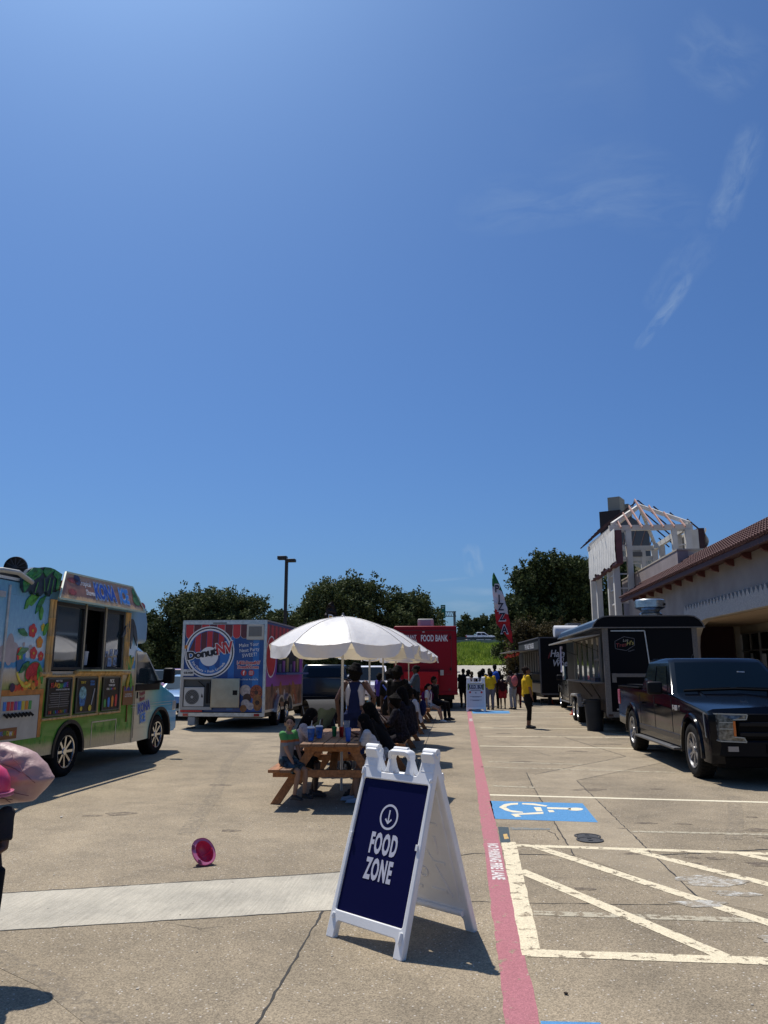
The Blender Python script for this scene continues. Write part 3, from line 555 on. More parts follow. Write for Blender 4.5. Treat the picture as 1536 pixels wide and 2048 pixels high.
for i, (x, w_, h_) in enumerate(((.4, 6.0, 14.8), (2.7, 5.5, 14.2), (5.2, 5.5, 14.6), (8.5, 7, 14.0))):
    t = tree(('round tree across the highway nearest the red truck', 'tallest round tree across the highway above the white pickup', 'tree across the highway left of the pizza flag', 'tree across the highway hidden behind the pizza flag')[i], (x+(.8, 1.6, 2.6, 4)[i], 185), w_, h_*.56, 40+i, 9000, .3, oak2, base=.08, dens=18, group='trees across the highway'); t.location.z = 6.4
tree('young leafy tree between the ice truck cab and the doughnut trailer', (-20.2, 46), 3.4, 5.0, 50, 9000, .12, oak2, base=.15, dens=18, group=None)
# ================================================================ LAMP POST, GANTRY, FLAGS
T = thing('lamp_post', 'dark square lamp post with two box heads rising behind the doughnut trailer', 'lamp post', (-11.95, 52, 0)); dk = mat('dark bronze paint', (.02, .018, .016), .5)
MB().box(-.10, .10, -.10, .10, .6, 9.15).build('pole', dk, T); MB().lathe([(.3, 0), (.3, .6), (.27, .62), (0, .62)], 16).build('base', mat('concrete base', (.4, .38, .33), .9), T)
MB().box(-.62, .02, -.25, .25, 9.12, 9.36).build('lamp_head', dk, T, .02); MB().box(.1, .7, -.6, -.1, 8.9, 9.1).build('lamp_head', dk, T, .02) ; MB().box(-.05, .12, -.4, .1, 9.0, 9.1).build('bracket', dk, T)
T = thing('sign_gantry', 'steel truss highway sign gantry with green sign seen above the red truck', 'gantry', (-1.15, 140, 6.5)); gs = mat('galvanised grey steel', (.14, .15, .16), .6, .4)
MB().box(-.22, .22, -.2, .2, 0, 5.5).build('column', gs, T); tr_ = MB()
for zz in (4.6, 5.4):
    for yy in (-.4, .4): tr_.box(-3.6, .3, yy-.05, yy+.05, zz-.05, zz+.05)
for i in range(9):
    x = -3.6+i*.43
    for yy in (-.4, .4): tr_.bar((x, yy, 4.6), (x+.215, yy, 5.4), .05, .05); tr_.bar((x+.215, yy, 5.4), (x+.43, yy, 4.6), .05, .05)
tr_.build('truss', gs, T); s_ = MB().box(-2.45, -1.6, -.6, -.5, 4.2, 6.6).build('sign_board', mat('highway sign green', (.0, .10, .075), .5), T)
MB().box(-2.3, -1.8, -.62, -.601, 6.2, 6.35).box(-2.3, -1.9, -.62, -.601, 5.9, 5.98).box(-2.2, -1.8, -.62, -.601, 4.5, 4.6).build('legend', inkw, s_)
def feather(name, label, loc, H, W, cols, letters, rz, lean, lc, ls, lo=None):
    t = thing(name, label, 'flag', loc, rz); pts = []
    def pole(u): return Vector((-lean*u**2.2-.9*W*max(0, u-.7)**2*4, 0, H*u))
    MB().tube([pole(i/14) for i in range(15)], [.022-.012*i/14 for i in range(15)], 6).build('pole', black, t, smooth=True)
    rows = []; n = 48; lo = lo or .28; lims = [l for l, _ in cols[:-1]]
    for i in range(n+1):
        row = []
        for k in range(9):
            f = k/8; v = i/n; sl_ = .085*f*min(1, v*5, (1-v)*5); v = v+sl_ if n else v; v = min(1, max(0, v)); a = pole(lo+(1-lo)*v); wd = W*max(0, 1-v**3.2)**.8*min(1, .15+(i/n)*4.5)
            row.append(a+Vector((-wd*f, .05*math.sin(f*8+i*.42)*f+.03*math.sin(i*.75), 0)))
        rows.append(row)
    me = MB(); me.ring(rows, False, False); ms = []
    for i in range(n):
        for k in range(8): ms.append(next(j for j, (lim, _) in enumerate(cols) if (i+.5)/n <= lim))
    me.m = ms; me.build('banner', [c for _, c in cols], t, smooth=True, flat=80)
    for (ch, u) in letters:
        a = pole(lo+(1-lo)*u); wd = W*(1-u**3.2)**.8*.5
        text(ch, ls*1.18, inkw, t, a+Vector((-wd, -.085, 0)), (1, 0, 0), (0, 0, 1), name='letter', bold=.035, ext=.001, sx=.8); text(ch, ls, lc, t, a+Vector((-wd, -.095, 0)), (1, 0, 0), (0, 0, 1), name='letter', bold=.012, ext=.001, sx=.85)
    return t
gre = mat('flag green', (.03, .19, .06), .8); wh = mat('flag white', (.72, .72, .75), .8); red = mat('flag red', (.62, .02, .025), .8); blk = mat('flag letter navy', (.01, .01, .04), .7)
feather('feather_flag', 'green white and red feather flag spelling PIZZA downwards above the crowd', (2.72, 39.5, 0), 6.5, .70, [(.40, red), (.72, wh), (2, gre)], [('A', .18), ('Z', .36), ('Z', .50), ('I', .62), ('P', .76)], 0, .78, blk, .52, lo=.455)
feather('feather_flag', 'black feather flag tip with a gold letter poking up behind the near umbrella', (-3.62, 24, 0), 3.75, .45, [(2, mat('flag black', (.02, .014, .012), .8))], [('R', .45)], 0, .25, mat('gold letter', (.75, .4, .03), .6), .26, lo=.72)
# ================================================================ WHEELS AND VEHICLES
def wheel(parent, x, y, r, w_, side, rimr=.62, spokes=6, rim=None, name='wheel', twin=False, dark=False):
    """wheel whose axle is along x; side=-1 outer face towards -x"""
    rim = rim or chrome; M = Matrix.Rotation(PI/2*side, 4, 'Y'); q = .035
    prof = [(r*rimr, -w_/2+.01), (r*.93, -w_/2), (r*.985, -w_/2+q*.6), (r, -w_/2+q*1.5), (r, w_/2-q*1.5), (r*.985, w_/2-q*.6), (r*.93, w_/2), (r*.78, w_/2+.006), (r*rimr, w_/2-.012)]
    t = MB().lathe(prof, 40, M)
    for i in range(40):
        a = 2*PI*i/40
        for zz in (-.3, .3): t.frame(M @ Matrix.Rotation(a+zz*.12, 4, 'Z') @ Matrix.Translation((r*.995, 0, zz*w_*.8)), .008, .02, w_*.16)
    wh_ = t.build(name, rubber, parent, loc=(x, y, r), smooth=True, flat=40)
    rm = MB(); R0 = r*rimr; rm.lathe([(R0*1.0, w_/2-.012), (R0*1.0, w_/2+.0), (R0*.93, w_/2-.005), (R0*.88, w_/2-.05), (R0*.86, -w_/2+.02), (R0*.97, -w_/2+.01)], 36, M)
    if spokes:
        for i in range(spokes):
            a = 2*PI*i/spokes
            for dz in ((-.13, .13) if spokes <= 6 else (0,)):
                A = M @ (Matrix.Rotation(a+dz*.4, 4, 'Z') @ Vector((R0*.16, 0, w_/2-.05))); B = M @ (Matrix.Rotation(a+dz, 4, 'Z') @ Vector((R0*.92, 0, w_/2-.035))); rm.bar(A, B, .028 if spokes <= 6 else .04, .035, up=M @ Vector((0, 0, 1)))
    rm.lathe([(.001, w_/2-.02), (R0*.2, w_/2-.02), (R0*.24, w_/2-.05), (R0*.24, w_/2-.09), (.001, w_/2-.09)], 18, M); rm.build('rim', rim, wh_, smooth=True, flat=35)
    MB().lathe([(.001, -w_/2+.06), (R0*.9, -w_/2+.06), (R0*.9, -w_/2+.03), (.001, -w_/2+.03)], 24, M).build('brake_disc', mat('dark brake disc', (.03, .03, .03), .6, .5), wh_)
    return wh_
def loftbox(b0, b1, z0, z1, n=1):
    """(x0,x1,y0,y1) bottom and top rectangles"""
    r0 = [(b0[0], b0[2], z0), (b0[1], b0[2], z0), (b0[1], b0[3], z0), (b0[0], b0[3], z0)]; r1 = [(b1[0], b1[2], z1), (b1[1], b1[2], z1), (b1[1], b1[3], z1), (b1[0], b1[3], z1)]
    return MB().ring([r0, r1], True)
def quadlerp(A, B, C, D, u, v): return A*(1-u)*(1-v)+B*u*(1-v)+C*u*v+D*(1-u)*v
def pane(parent, A, B, C, D, us, m, name, off, inset=.0):
    """panes on the sloped quad A(bottom start) B(bottom end) C(top end) D(top start)"""
    A, B, C, D = map(Vector, (A, B, C, D)); nn = (B-A).cross(D-A).normalized()*off
    for (u0, u1, v0, v1) in us: MB().add([quadlerp(A, B, C, D, u0, v0)+nn, quadlerp(A, B, C, D, u1, v0)+nn, quadlerp(A, B, C, D, u1, v1)+nn, quadlerp(A, B, C, D, u0, v1)+nn], [(0, 1, 2, 3)]).build(name, m, parent)
def pickup(label, loc, rz, paint, cat='pickup truck', detail=False, L_=6.35, wb=4.15, ww=1.98, H=1.83, rim=None, spokes=6, group=None, crew=True):
    """local frame: front towards -y, front axle at y=0, x centre 0"""
    t = thing('pickup_truck', label, cat, loc, rz, group); hw = ww/2; F = -.92; B = L_+F; wr = .405
    zb = .36; belt = 1.26; hood = 1.10; trim = mat('black moulded trim', (.004, .004, .005), .7, spec=.08)
    ar = .50; az = .40
    lower = [(F+.04, .30), (F, .55), (F+.02, .98), (F+.10, 1.06), (.2, hood+.05), (1.02, belt-.02), (B-.02, 1.30), (B, 1.2), (B, .62), (B-.03, .5), (wb+ar, .46)]+[(wb+ar*math.cos(a), az+ar*math.sin(a)) for a in [PI*i/14 for i in range(1, 14)]]+[(wb-ar, .40), (ar, .40)]+[(ar*math.cos(a), az+ar*math.sin(a)) for a in [PI*i/14 for i in range(1, 14)]]+[(-ar, .34), (-.6, .30)]
    # body as loft across the width so the shoulders tuck in
    rings = []
    for (x, sh) in ((-hw+.06, .075), (-hw+.012, .03), (-hw, 0), (hw, 0), (hw-.012, .03), (hw-.06, .075)):
        rings.append([(x, y, z-(sh if z > 1.0 else 0)) for y, z in lower])
    s0 = [(p[0]*.93, p[1], p[2]-.0+.02 if p[2] > 1.0 else p[2]) for p in rings[0]]; s1 = [(p[0]*.93, p[1], p[2]+.02 if p[2] > 1.0 else p[2]) for p in rings[-1]]
    rg = []
    for (x, dz) in ((-hw+.16, .0), (-hw+.06, -.02), (-hw, -.07), (-hw-.0, -.071)): pass
    def prof(x, dz, dy=0): return [(x, y+(dy if y < -.5 else 0), z+(dz if z > 1.0 else 0)) for y, z in lower]
    mb = MB(); mb.ring([prof(-hw, -.10, .05), prof(-hw+.015, -.035, .02), prof(-hw+.09, 0, 0), prof(0, .045, -.03), prof(hw-.09, 0, 0), prof(hw-.015, -.035, .02), prof(hw, -.10, .05)], True)
    body = mb.build('body', paint, t, smooth=True, flat=28)
    MB().box(-hw+.26, hw-.26, -.75, B-.3, .3, 1.0).build('chassis', trim, t)
    # cab
    c0 = (-hw+.02, hw-.02, 1.02, 3.32 if crew else 2.6); c1 = (-hw+.20, hw-.20, 1.78, 3.15 if crew else 2.45); zc = belt-.06
    def ringc(f, z, rr):
        x0 = c0[0]+(c1[0]-c0[0])*f; x1 = -x0; ya = c0[2]+(c1[2]-c0[2])*f; yb = c0[3]+(c1[3]-c0[3])*f
        return [(x0+rr, ya, z), (0, ya-.07, z), (x1-rr, ya, z), (x1, ya+rr, z), (x1, yb-rr, z), (x1-rr, yb, z), (x0+rr, yb, z), (x0, yb-rr, z), (x0, ya+rr, z)]
    MB().ring([ringc(0, zc, .015), ringc(.86, zc+(H-zc)*.86, .03), ringc(.96, H-.025, .10), ringc(1.12, H, .16)], True).build('cab', paint, t, smooth=True, flat=40)
    zt = zc+(H-zc)*.86; fq = .86
    def P3(f, z, sx, sy): return (sx*(c0[1]+(c1[1]-c0[1])*f), (c0[2]+(c1[2]-c0[2])*f) if sy < 0 else (c0[3]+(c1[3]-c0[3])*f), z)
    for sx in (-1, 1):
        A, Bq, C, D = P3(0, zc, sx, -1), P3(0, zc, sx, 1), P3(fq, zt, sx, 1), P3(fq, zt, sx, -1)
        if sx < 0: pane(t, A, Bq, C, D, [(.13, .5, .13, .9), (.55, .93, .13, .9)], glass, 'side_window', -.008)
        else: pane(t, A, Bq, C, D, [(.13, .5, .13, .9), (.55, .93, .13, .9)], glass, 'side_window', .008)
    A, Bq, C, D = (-hw+.1, 1.02-.005, zc+.02), (hw-.1, 1.02-.005, zc+.02), (hw-.26, 1.675, zt), (-hw+.26, 1.675, zt)
    wsb = MB(); rows = []
    for v in (0, .5, 1):
        rows.append([tuple(quadlerp(Vector(A), Vector(Bq), Vector(C), Vector(D), u, v)+Vector((0, -.02-.075*(1-abs(2*u-1)**2), .012))) for u in (0, .12, .3, .5, .7, .88, 1)])
    wsb.ring(rows, False, False); ws = wsb.build('windscreen', mat('tinted blue windscreen', (.002, .006, .012), .03, coat=0, spec=.12), t, smooth=True)
    A, Bq, C, D = (hw-.2, 3.335, zc+.1), (-hw+.2, 3.335, zc+.1), (-hw+.3, 3.21, zt), (hw-.3, 3.21, zt)
    if crew: pane(t, A, Bq, C, D, [(.05, .95, .1, .9)], glass, 'rear_window', .012)
    # bed opening
    MB().box(-hw+.18, hw-.18, 3.42, B-.1, 1.305, 1.315).build('bed_cover', trim, t)
    for sx in (-1, 1): MB().box(sx*hw-.09*(sx > 0)-0.0*(sx < 0)+(.0 if sx > 0 else 0), sx*hw+(.09 if sx < 0 else 0), 3.38, B-.03, 1.262, 1.285).build('bed_rail', trim, t)
    for sx in (-1, 1):
        wheel(t, sx*(hw-.115), 0, wr, .25, 1 if sx > 0 else -1, .66, spokes, rim); wheel(t, sx*(hw-.115), wb, wr, .25, 1 if sx > 0 else -1, .66, spokes, rim)
        # door seams, flares, mirror, step
        for yy in (1.05, 2.22, 3.36): MB().box(sx*hw-.004, sx*hw+.004, yy-.007, yy+.007, .5, 1.15).build('door_seam', black, t)
        for yy in (1.98, 3.1): MB().bar((sx*(hw+.025), yy-.09, 1.0), (sx*(hw+.025), yy+.09, 1.0), .035, .03).build('door_handle', paint if detail else trim, t)
        for yc in (0, wb):
            fl = MB(); n = 16; rgs = []
            for i in range(n+1):
                a = -.12+(PI+.24)*i/n; c, s_ = math.cos(a), math.sin(a); rgs.append([(sx*(hw-.02), yc+(ar-.012)*c, az+(ar-.012)*s_), (sx*(hw+.035), yc+(ar-.0)*c, az+(ar-.0)*s_), (sx*(hw+.03), yc+(ar+.05)*c, az+(ar+.05)*s_), (sx*(hw-.02), yc+(ar+.075)*c, az+(ar+.075)*s_)])
            fl.ring(rgs, True); fl.build('wheel_flare', paint if detail else trim, t, smooth=True, flat=45)
        MB().box(sx*hw-.012, sx*hw+.012, .62, 3.45, .50, .585).build('door_moulding', mat('dark side moulding', (.006, .008, .014), .35), t, .004)
        st = MB().box(*sorted((sx*(hw-.08), sx*(hw+.10))), .72, 3.5, .335, .375).build('running_board', mat('ribbed step tread', (.09, .09, .09), .5, var=.3, vs=30), t, .01)
        m_ = MB().box(*sorted((sx*(hw+.04), sx*(hw+.30))), 1.36, 1.47, 1.20, 1.42).build('side_mirror', black, t, .04, seg=3); MB().bar((sx*(hw-.06), 1.42, 1.22), (sx*(hw+.1), 1.42, 1.25), .08, .05).build('mirror_arm', black, m_)
        MB().box(*sorted((sx*(hw-.03), sx*(hw+.012))), B-.20, B+.012, .88, 1.2).build('tail_light', mat('red tail lens', (.42, .012, .015), .2, coat=1), t, .01)
    # front
    MB().box(-.62, .62, F-.045, F+.04, .64, 1.0).build('grille', mat('gloss black grille', (.002, .002, .003), .4, spec=.08), t, .02)
    for z in (.72, .86): MB().box(-.6, .6, F-.075, F-.046, z-.035, z+.03).build('grille_bar', mat('dark chrome bar', (.007, .007, .009), .35, 0, spec=.2), t, .012)
    MB().ring([[(-hw+.0, F+.30, z), (-hw+.04, F+.08, z), (-hw+.2, F-.05, z), (-.4, F-.085, z), (.4, F-.085, z), (hw-.2, F-.05, z), (hw-.04, F+.08, z), (hw, F+.30, z)] for z in (.40, .43, .60, .63)], True).build('bumper', mat('satin dark bumper', (.003, .004, .007), .3, spec=.12), t, .02, seg=2); MB().ring([[(-hw+.03+d, F+.28, z), (-hw+.07+d, F+.10, z), (-hw+.24, F-.02+d, z), (hw-.24, F-.02+d, z), (hw-.07-d, F+.10, z), (hw-.03-d, F+.28, z)] for z, d in ((.25, .05), (.398, 0))], True).build('front_valance', trim, t, .01)
    MB().box(-.26, .26, F-.10, F-.084, .46, .58).build('plate_holder', trim, t)
    hl = mat('headlamp lens', (.13, .14, .135), .12, .3, coat=1, var=.8, vs=22)
    for sx in (-1, 1):
        def hb(a, b, c, d, z0, z1, m, nm, par, sh=0):  # a outer slab on the corner
            pass
        lamp = MB(); pts = [(sx*(hw-.02), F+.27, .99), (sx*(hw-.02), F+.22, .66), (sx*(hw-.14), F-.02, .62), (sx*.50, F-.055, .61), (sx*.53, F-.055, .67), (sx*.66, F-.05, .68), (sx*.66, F-.05, .92), (sx*.48, F-.055, .925), (sx*.46, F-.055, .99), (sx*(hw-.14), F-.01, 1.0)]
        a = [Vector(p)+Vector((sx*.022, -.02, 0)) for p in pts]; b = [Vector(p)+Vector((-sx*.05, .12, 0)) for p in pts]
        lamp.ring([a, b], False); lamp.add(a, [(0, 1, 2, 9), (2, 3, 4, 5), (2, 5, 6, 9), (6, 7, 8, 9)]); lo = lamp.build('headlight', hl, t, label=None)
        MB().box(*sorted((sx*.655, sx*.685)), F-.085, F-.05, .69, .9).build('indicator', mat('amber lens', (.62, .16, .02), .3), lo)
        edge = mat('bright lamp edge', (.34, .36, .35), .3, .4)
        e = MB()
        for i, j in ((9, 0), (0, 1), (1, 2), (2, 3), (3, 4), (8, 9), (7, 8), (4, 5), (6, 7)): e.bar(a[i]+Vector((0, -.008, 0)), a[j]+Vector((0, -.008, 0)), .016, .016)
        for z in (.79, .88): e.bar((sx*(hw-.02), F+.2, z), (sx*(hw-.13), F-.03, z), .02, .012); e.bar((sx*(hw-.13), F-.03, z), (sx*.68, F-.07, z), .02, .012)
        e.build('lamp_frame', edge, lo); MB().box(*sorted((sx*.64, sx*.78)), F-.088, F-.060, .48, .55).build('fog_lamp', mat('fog lens', (.3, .28, .26), .2), t)
    MB().box(-.55, .55, 4.3, 4.3, 0, 0) if 0 else None
    MB().box(-hw+.06, hw-.06, B, B+.18, .50, .68).build('rear_bumper', mat('satin dark bumper', (.014, .014, .018), .35), t, .03)
    if detail:
        for sx in (-1, 1): MB().tube([(sx*.72, -.70, 1.066), (sx*.62, .1, 1.125), (sx*.56, .9, 1.255)], [.03, .05, .03], 10, ry=[.012, .018, .012], side=(1, 0, 0)).build('hood_crease', paint, t, smooth=True)
        MB().tube([(-.8, .93, 1.275), (0, .86, 1.31), (.8, .93, 1.275)], .022, 6).build('cowl', trim, t, smooth=True)
        MB().bar((-.62, .95, 1.30), (-.05, .90, 1.33), .02, .02).build('wiper_blade', black, t); MB().bar((.05, .9, 1.33), (.66, .97, 1.32), .02, .02).build('wiper_blade', black, t)
        MB().lathe([(.03, 0), (.02, .05), (.012, .09), (.0, .1)], 10, Matrix.Translation((-.1, 2.7, H)) @ Matrix.Rotation(.6, 4, 'X')).build('roof_antenna', black, t, smooth=True)
        MB().box(-.10, .06, 1.55, 1.553, 1.6, 1.62).build('inspection_sticker', inkw, t) if 0 else None
        MB().box(.25, .37, 1.37, 1.39, 1.56, 1.60).build('windscreen_tag', mat('pale tag', (.5, .55, .6), .5), t)
        text('F-150', .11, mat('silver badge', (.7, .7, .72), .3, .6), t, (-hw-.02, .78, 1.0), (0, -1, 0), (0, 0, 1), name='badge', bold=.004, ext=.004, kern=1.1)
        MB().box(-hw+.7, hw-.7, -.93, -.93, 0, 0) if 0 else None
    return t
navy = mat('navy black car paint', (.0015, .0025, .006), .10, coat=.04, spec=.2); 
pickup('large navy black crew cab pickup parked at the right edge facing the camera', (4.53, 12.85, 0), R(.4), navy, detail=True, rim=mat('grey alloy', (.30, .30, .31), .35, .7, var=.2, vs=12), spokes=6)
blackp = mat('black car paint', (.005, .005, .006), .2, coat=.4, spec=.3); whitep = mat('white car paint', (.75, .76, .78), .25, coat=1); greyp = mat('dark grey car paint', (.022, .024, .027), .2, coat=.5)
pickup('dark pickup hitched ahead of the near black food trailer with stickers on its side', (5.3, 35.4, 0), PI-R(.5), blackp, rim=chrome)
pickup('white crew cab pickup driving along the highway above the grass bank', (6.1, 148, 6.75), PI/2, whitep, rim=mat('grey wheel', (.2, .2, .2), .5), L_=6.2, wb=3.9)
pickup('dark grey pickup with red tail light parked beyond the doughnut trailer', (-5.65, 34.2, 0), PI+R(3), greyp, rim=chrome)
def car(label, loc, rz, paint, L_=4.7, W_=1.8, H=1.46, suv=False, cat='car', group=None, name='parked_car'):
    t = thing(name, label, cat, loc, rz, group); hw = W_/2; F = -.9; B = L_-.9; wb = L_*.585; ar = .37; hd = .98 if suv else .86; bt = 1.05 if suv else .95
    lower = [(F+.03, .3), (F, .55), (F+.08, hd-.12), (F+.35, hd), (.75, bt), (B-.35, bt+.03), (B-.05, bt-.08), (B, .6), (B-.05, .35), (wb+ar, .3)]+[(wb+ar*math.cos(PI*i/10), .33+ar*math.sin(PI*i/10)) for i in range(1, 10)]+[(wb-ar, .25), (ar, .25)]+[(ar*math.cos(PI*i/10), .33+ar*math.sin(PI*i/10)) for i in range(1, 10)]+[(-ar, .28)]
    def prof(x, dz, dy): return [(x, y+(dy if y < 0 else -dy if y > wb else 0), z+(dz if z > .7 else 0)) for y, z in lower]
    MB().ring([prof(-hw, -.06, .06), prof(-hw+.06, 0, .02), prof(0, .04, -.04), prof(hw-.06, 0, .02), prof(hw, -.06, .06)], True).build('body', paint, t, smooth=True, flat=30)
    y0, y1 = .65, (B-.1 if suv else B-.55); z0 = bt-.03; a = [(-hw+.05, y0, z0), (hw-.05, y0, z0), (hw-.05, y1, z0), (-hw+.05, y1, z0)]; q = .2; b = [(-hw+q, y0+.75, H-.05), (hw-q, y0+.75, H-.05), (hw-q, y1-(.25 if suv else .6), H-.05), (-hw+q, y1-(.25 if suv else .6), H-.05)]; c = [(-hw+q+.1, y0+.95, H), (hw-q-.1, y0+.95, H), (hw-q-.1, b[2][1]-.1, H), (-hw+q+.1, b[2][1]-.1, H)]
    MB().ring([a, b, c], True).build('cabin', paint, t, smooth=True, flat=35)
    V = [Vector(p) for p in a]; U = [Vector(p) for p in b]
    pane(t, V[0], V[1], U[1], U[0], [(.05, .95, .1, .95)], glass, 'windscreen', .012); pane(t, V[2], V[3], U[3], U[2], [(.06, .94, .2, .92)], glass, 'rear_window', .012); pane(t, V[1], V[2], U[2], U[1], [(.14, .5, .15, .92), (.53, .88, .15, .92)], glass, 'side_window', .012); pane(t, V[3], V[0], U[0], U[3], [(.12, .47, .15, .92), (.5, .86, .15, .92)], glass, 'side_window', .012)
    for sx in (-1, 1):
        for y in (0, wb): wheel(t, sx*(hw-.1), y, .33, .2, sx, .62, 5)
        MB().box(*sorted((sx*(hw-.45), sx*(hw-.08))), F-.01, F+.12, .62, .74).build('headlight', mat('car lamp lens', (.4, .42, .42), .15, coat=1), t, .02); MB().box(*sorted((sx*(hw-.35), sx*(hw-.05))), B-.06, B+.012, .7, .9).build('tail_light', MATS['red tail lens'], t, .01)
        MB().box(*sorted((sx*(hw), sx*(hw+.16))), .95, 1.03, .98, 1.1).build('side_mirror', black, t, .02)
    MB().box(-.5, .5, F-.02, F+.02, .38, .55).build('grille', black, t)
    return t
silb = mat('pale blue metallic paint', (.25, .36, .5), .25, .4, coat=1); redp = mat('dark red car paint', (.20, .02, .03), .25, coat=1)
car('pale blue sedan parked between the ice truck and the doughnut trailer', (-9.75, 26.2, 0), 0, silb)
car('dark red car parked farther back between the ice truck and the doughnut trailer', (-13.6, 36.5, 0), R(8), redp, suv=True, H=1.7)
car('white sport utility vehicle parked behind the picnic tables left of the red truck', (-4.65, 39.5, 0), R(4), whitep, suv=True, H=1.85, L_=4.9, W_=1.95)
car('grey wagon parked under the far left oak', (-17.5, 44, 0), R(20), greyp, suv=True, H=1.65)
# ================================================================ SHAVED ICE TRUCK
Xp, Xn, Yp, Zp = (1, 0, 0), (-1, 0, 0), (0, 1, 0), (0, 0, 1)
T = thing('ice_truck', 'shaved ice food truck wrapped in a beach print with serving windows, at the left edge', 'food truck', (-6.11, 11.86, 0), -R(2.35))
wrap = stops('beach wrap print', 2, [(.3, (.60, .48, .30)), (.5, (.52, .44, .22)), (.60, (.10, .32, .03)), (.95, (.08, .28, .02)), (1.25, (.20, .38, .05)), (1.42, (.45, .42, .16)), (1.5, (.66, .52, .32)), (1.62, (.62, .58, .48)), (1.66, (.05, .28, .58)), (1.78, (.10, .38, .66)), (1.8, (.62, .66, .70)), (2.1, (.28, .55, .74)), (2.9, (.12, .36, .60))], .05, 7, .3, .4, .35)
cabp = stops('cab wrap print', 1, [(2.2, (.70, .58, .40)), (2.7, (.62, .64, .46)), (3.1, (.28, .58, .52)), (3.5, (.07, .42, .58)), (4.3, (.10, .38, .70))], .12, 3, .22, .6)
capp = mat('pale blue gelcoat', (.20, .40, .60), .3, coat=.25, var=.12, vs=1.5)
dkin = mat('dark truck interior', (.025, .024, .024), .8)
arc = lambda cy, r: [(cy+r*math.cos(PI*i/16), .39+r*math.sin(PI*i/16)) for i in range(1, 16)]
bot = [(-2.9, .40), (-2.9, 1.60), (2.28, 1.60), (2.28, .32), (.52, .37)]+arc(.10, .415)+[(-.32, .38)]
MB().prism([(-2.9, .46), (-2.9, 2.86), (2.42, 2.84), (2.66, 2.55), (2.66, 2.14), (2.32, 2.06), (2.32, .46)], 0, -2.15, -.52).build('box_body', capp, T, .03)
MB().prism(bot, 0, -.518, -.05).build('lower_side', wrap, T)
MB().prism([(-2.9, 2.66), (2.5, 2.66), (2.42, 2.82), (-2.9, 2.84)], 0, -.518, -.05).build('upper_side', wrap, T)
MB().box(-.518, -.052, -2.9, -.60, 1.601, 2.659).build('rear_side', wrap, T); MB().box(-.518, -.052, 1.70, 2.3, 1.601, 2.659).build('front_side', wrap, T)
MB().prism([(1.95, 2.12), (2.70, 2.12), (2.70, 2.5), (2.58, 2.8), (2.42, 2.9), (1.95, 2.9)], 0, -2.1, -.045).build('cab_over_pod', capp, T, .08, seg=4)
MB().box(-2.1, -.08, -2.88, 2.3, 2.861, 2.90).build('roof', mat('truck roof white', (.6, .6, .58), .6), T)
MB().box(-2.06, -.2, -2.88, 2.3, 2.9, 3.02).build('roof_rail', mat('roof black', (.02, .02, .02), .6), T)
# window bay
MB().box(-.515, -.50, -.598, 1.698, 1.602, 2.658).build('bay_lining', dkin, T)
gd = mat('serving window glass', (.02, .035, .045), .05, coat=1, spec=.8); wf = mat('black window frame', (.012, .012, .012), .4)
def win(y0_, y1_, gl, x=-.07):
    f = MB().box(x-.03, x+.04, y0_, y1_, 1.62, 1.665).box(x-.03, x+.04, y0_, y1_, 2.60, 2.655).box(x-.03, x+.04, y0_, y0_+.045, 1.666, 2.599).box(x-.03, x+.04, y1_-.045, y1_, 1.666, 2.599).build('window_frame', wf, T)
    if gl: MB().box(x-.012, x-.004, y0_+.045, y1_-.045, 1.665, 2.60).build('pane', gd, f)
win(-.58, .30, True); win(.31, .96, False); win(1.0, 1.68, True)
al2 = mat('window aluminium', (.45, .4, .28), .4, .6); MB().box(-.05, -.02, .29, .325, 1.6, 2.68).box(-.05, -.02, .955, 1.0, 1.6, 2.68).build('window_divider', al2, T)
MB().box(-.45, -.3, .4, .9, 1.602, 2.05).build('syrup_cabinet', mat('steel equipment', (.12, .12, .12), .4, .6), T)
b_ = MB().lathe([(.06, 0), (.075, .2), (.08, .2), (.08, .225), (.0, .225)], 18, Matrix.Translation((-.18, .60, 1.70))).build('napkin_tub', mat('white tub', (.62, .62, .62), .5), T, smooth=True)
stk = MB()
for i, (a, b, c, d) in enumerate(((1.06, 1.68, .1, .12), (1.22, 1.68, .14, .15), (1.42, 1.70, .12, .14), (1.1, 1.84, .12, .1), (1.28, 1.86, .1, .12), (1.44, 1.88, .12, .1))): stk.box(-.073, -.070, a, a+c, b, b+d)
stk.build('window_sticker', mat('sticker print', (.28, .34, .45), .6, var=.7, vs=22), T)
MB().box(-.06, .22, .16, 1.68, 1.60, 1.625).build('serving_shelf', mat('shelf edge', (.55, .6, .35), .5), T)
MB().bar((.10, .80, 1.64), (.04, .98, 1.86), .01, .12).build('shelf_placard', mat('cardboard', (.16, .12, .08), .8), T)
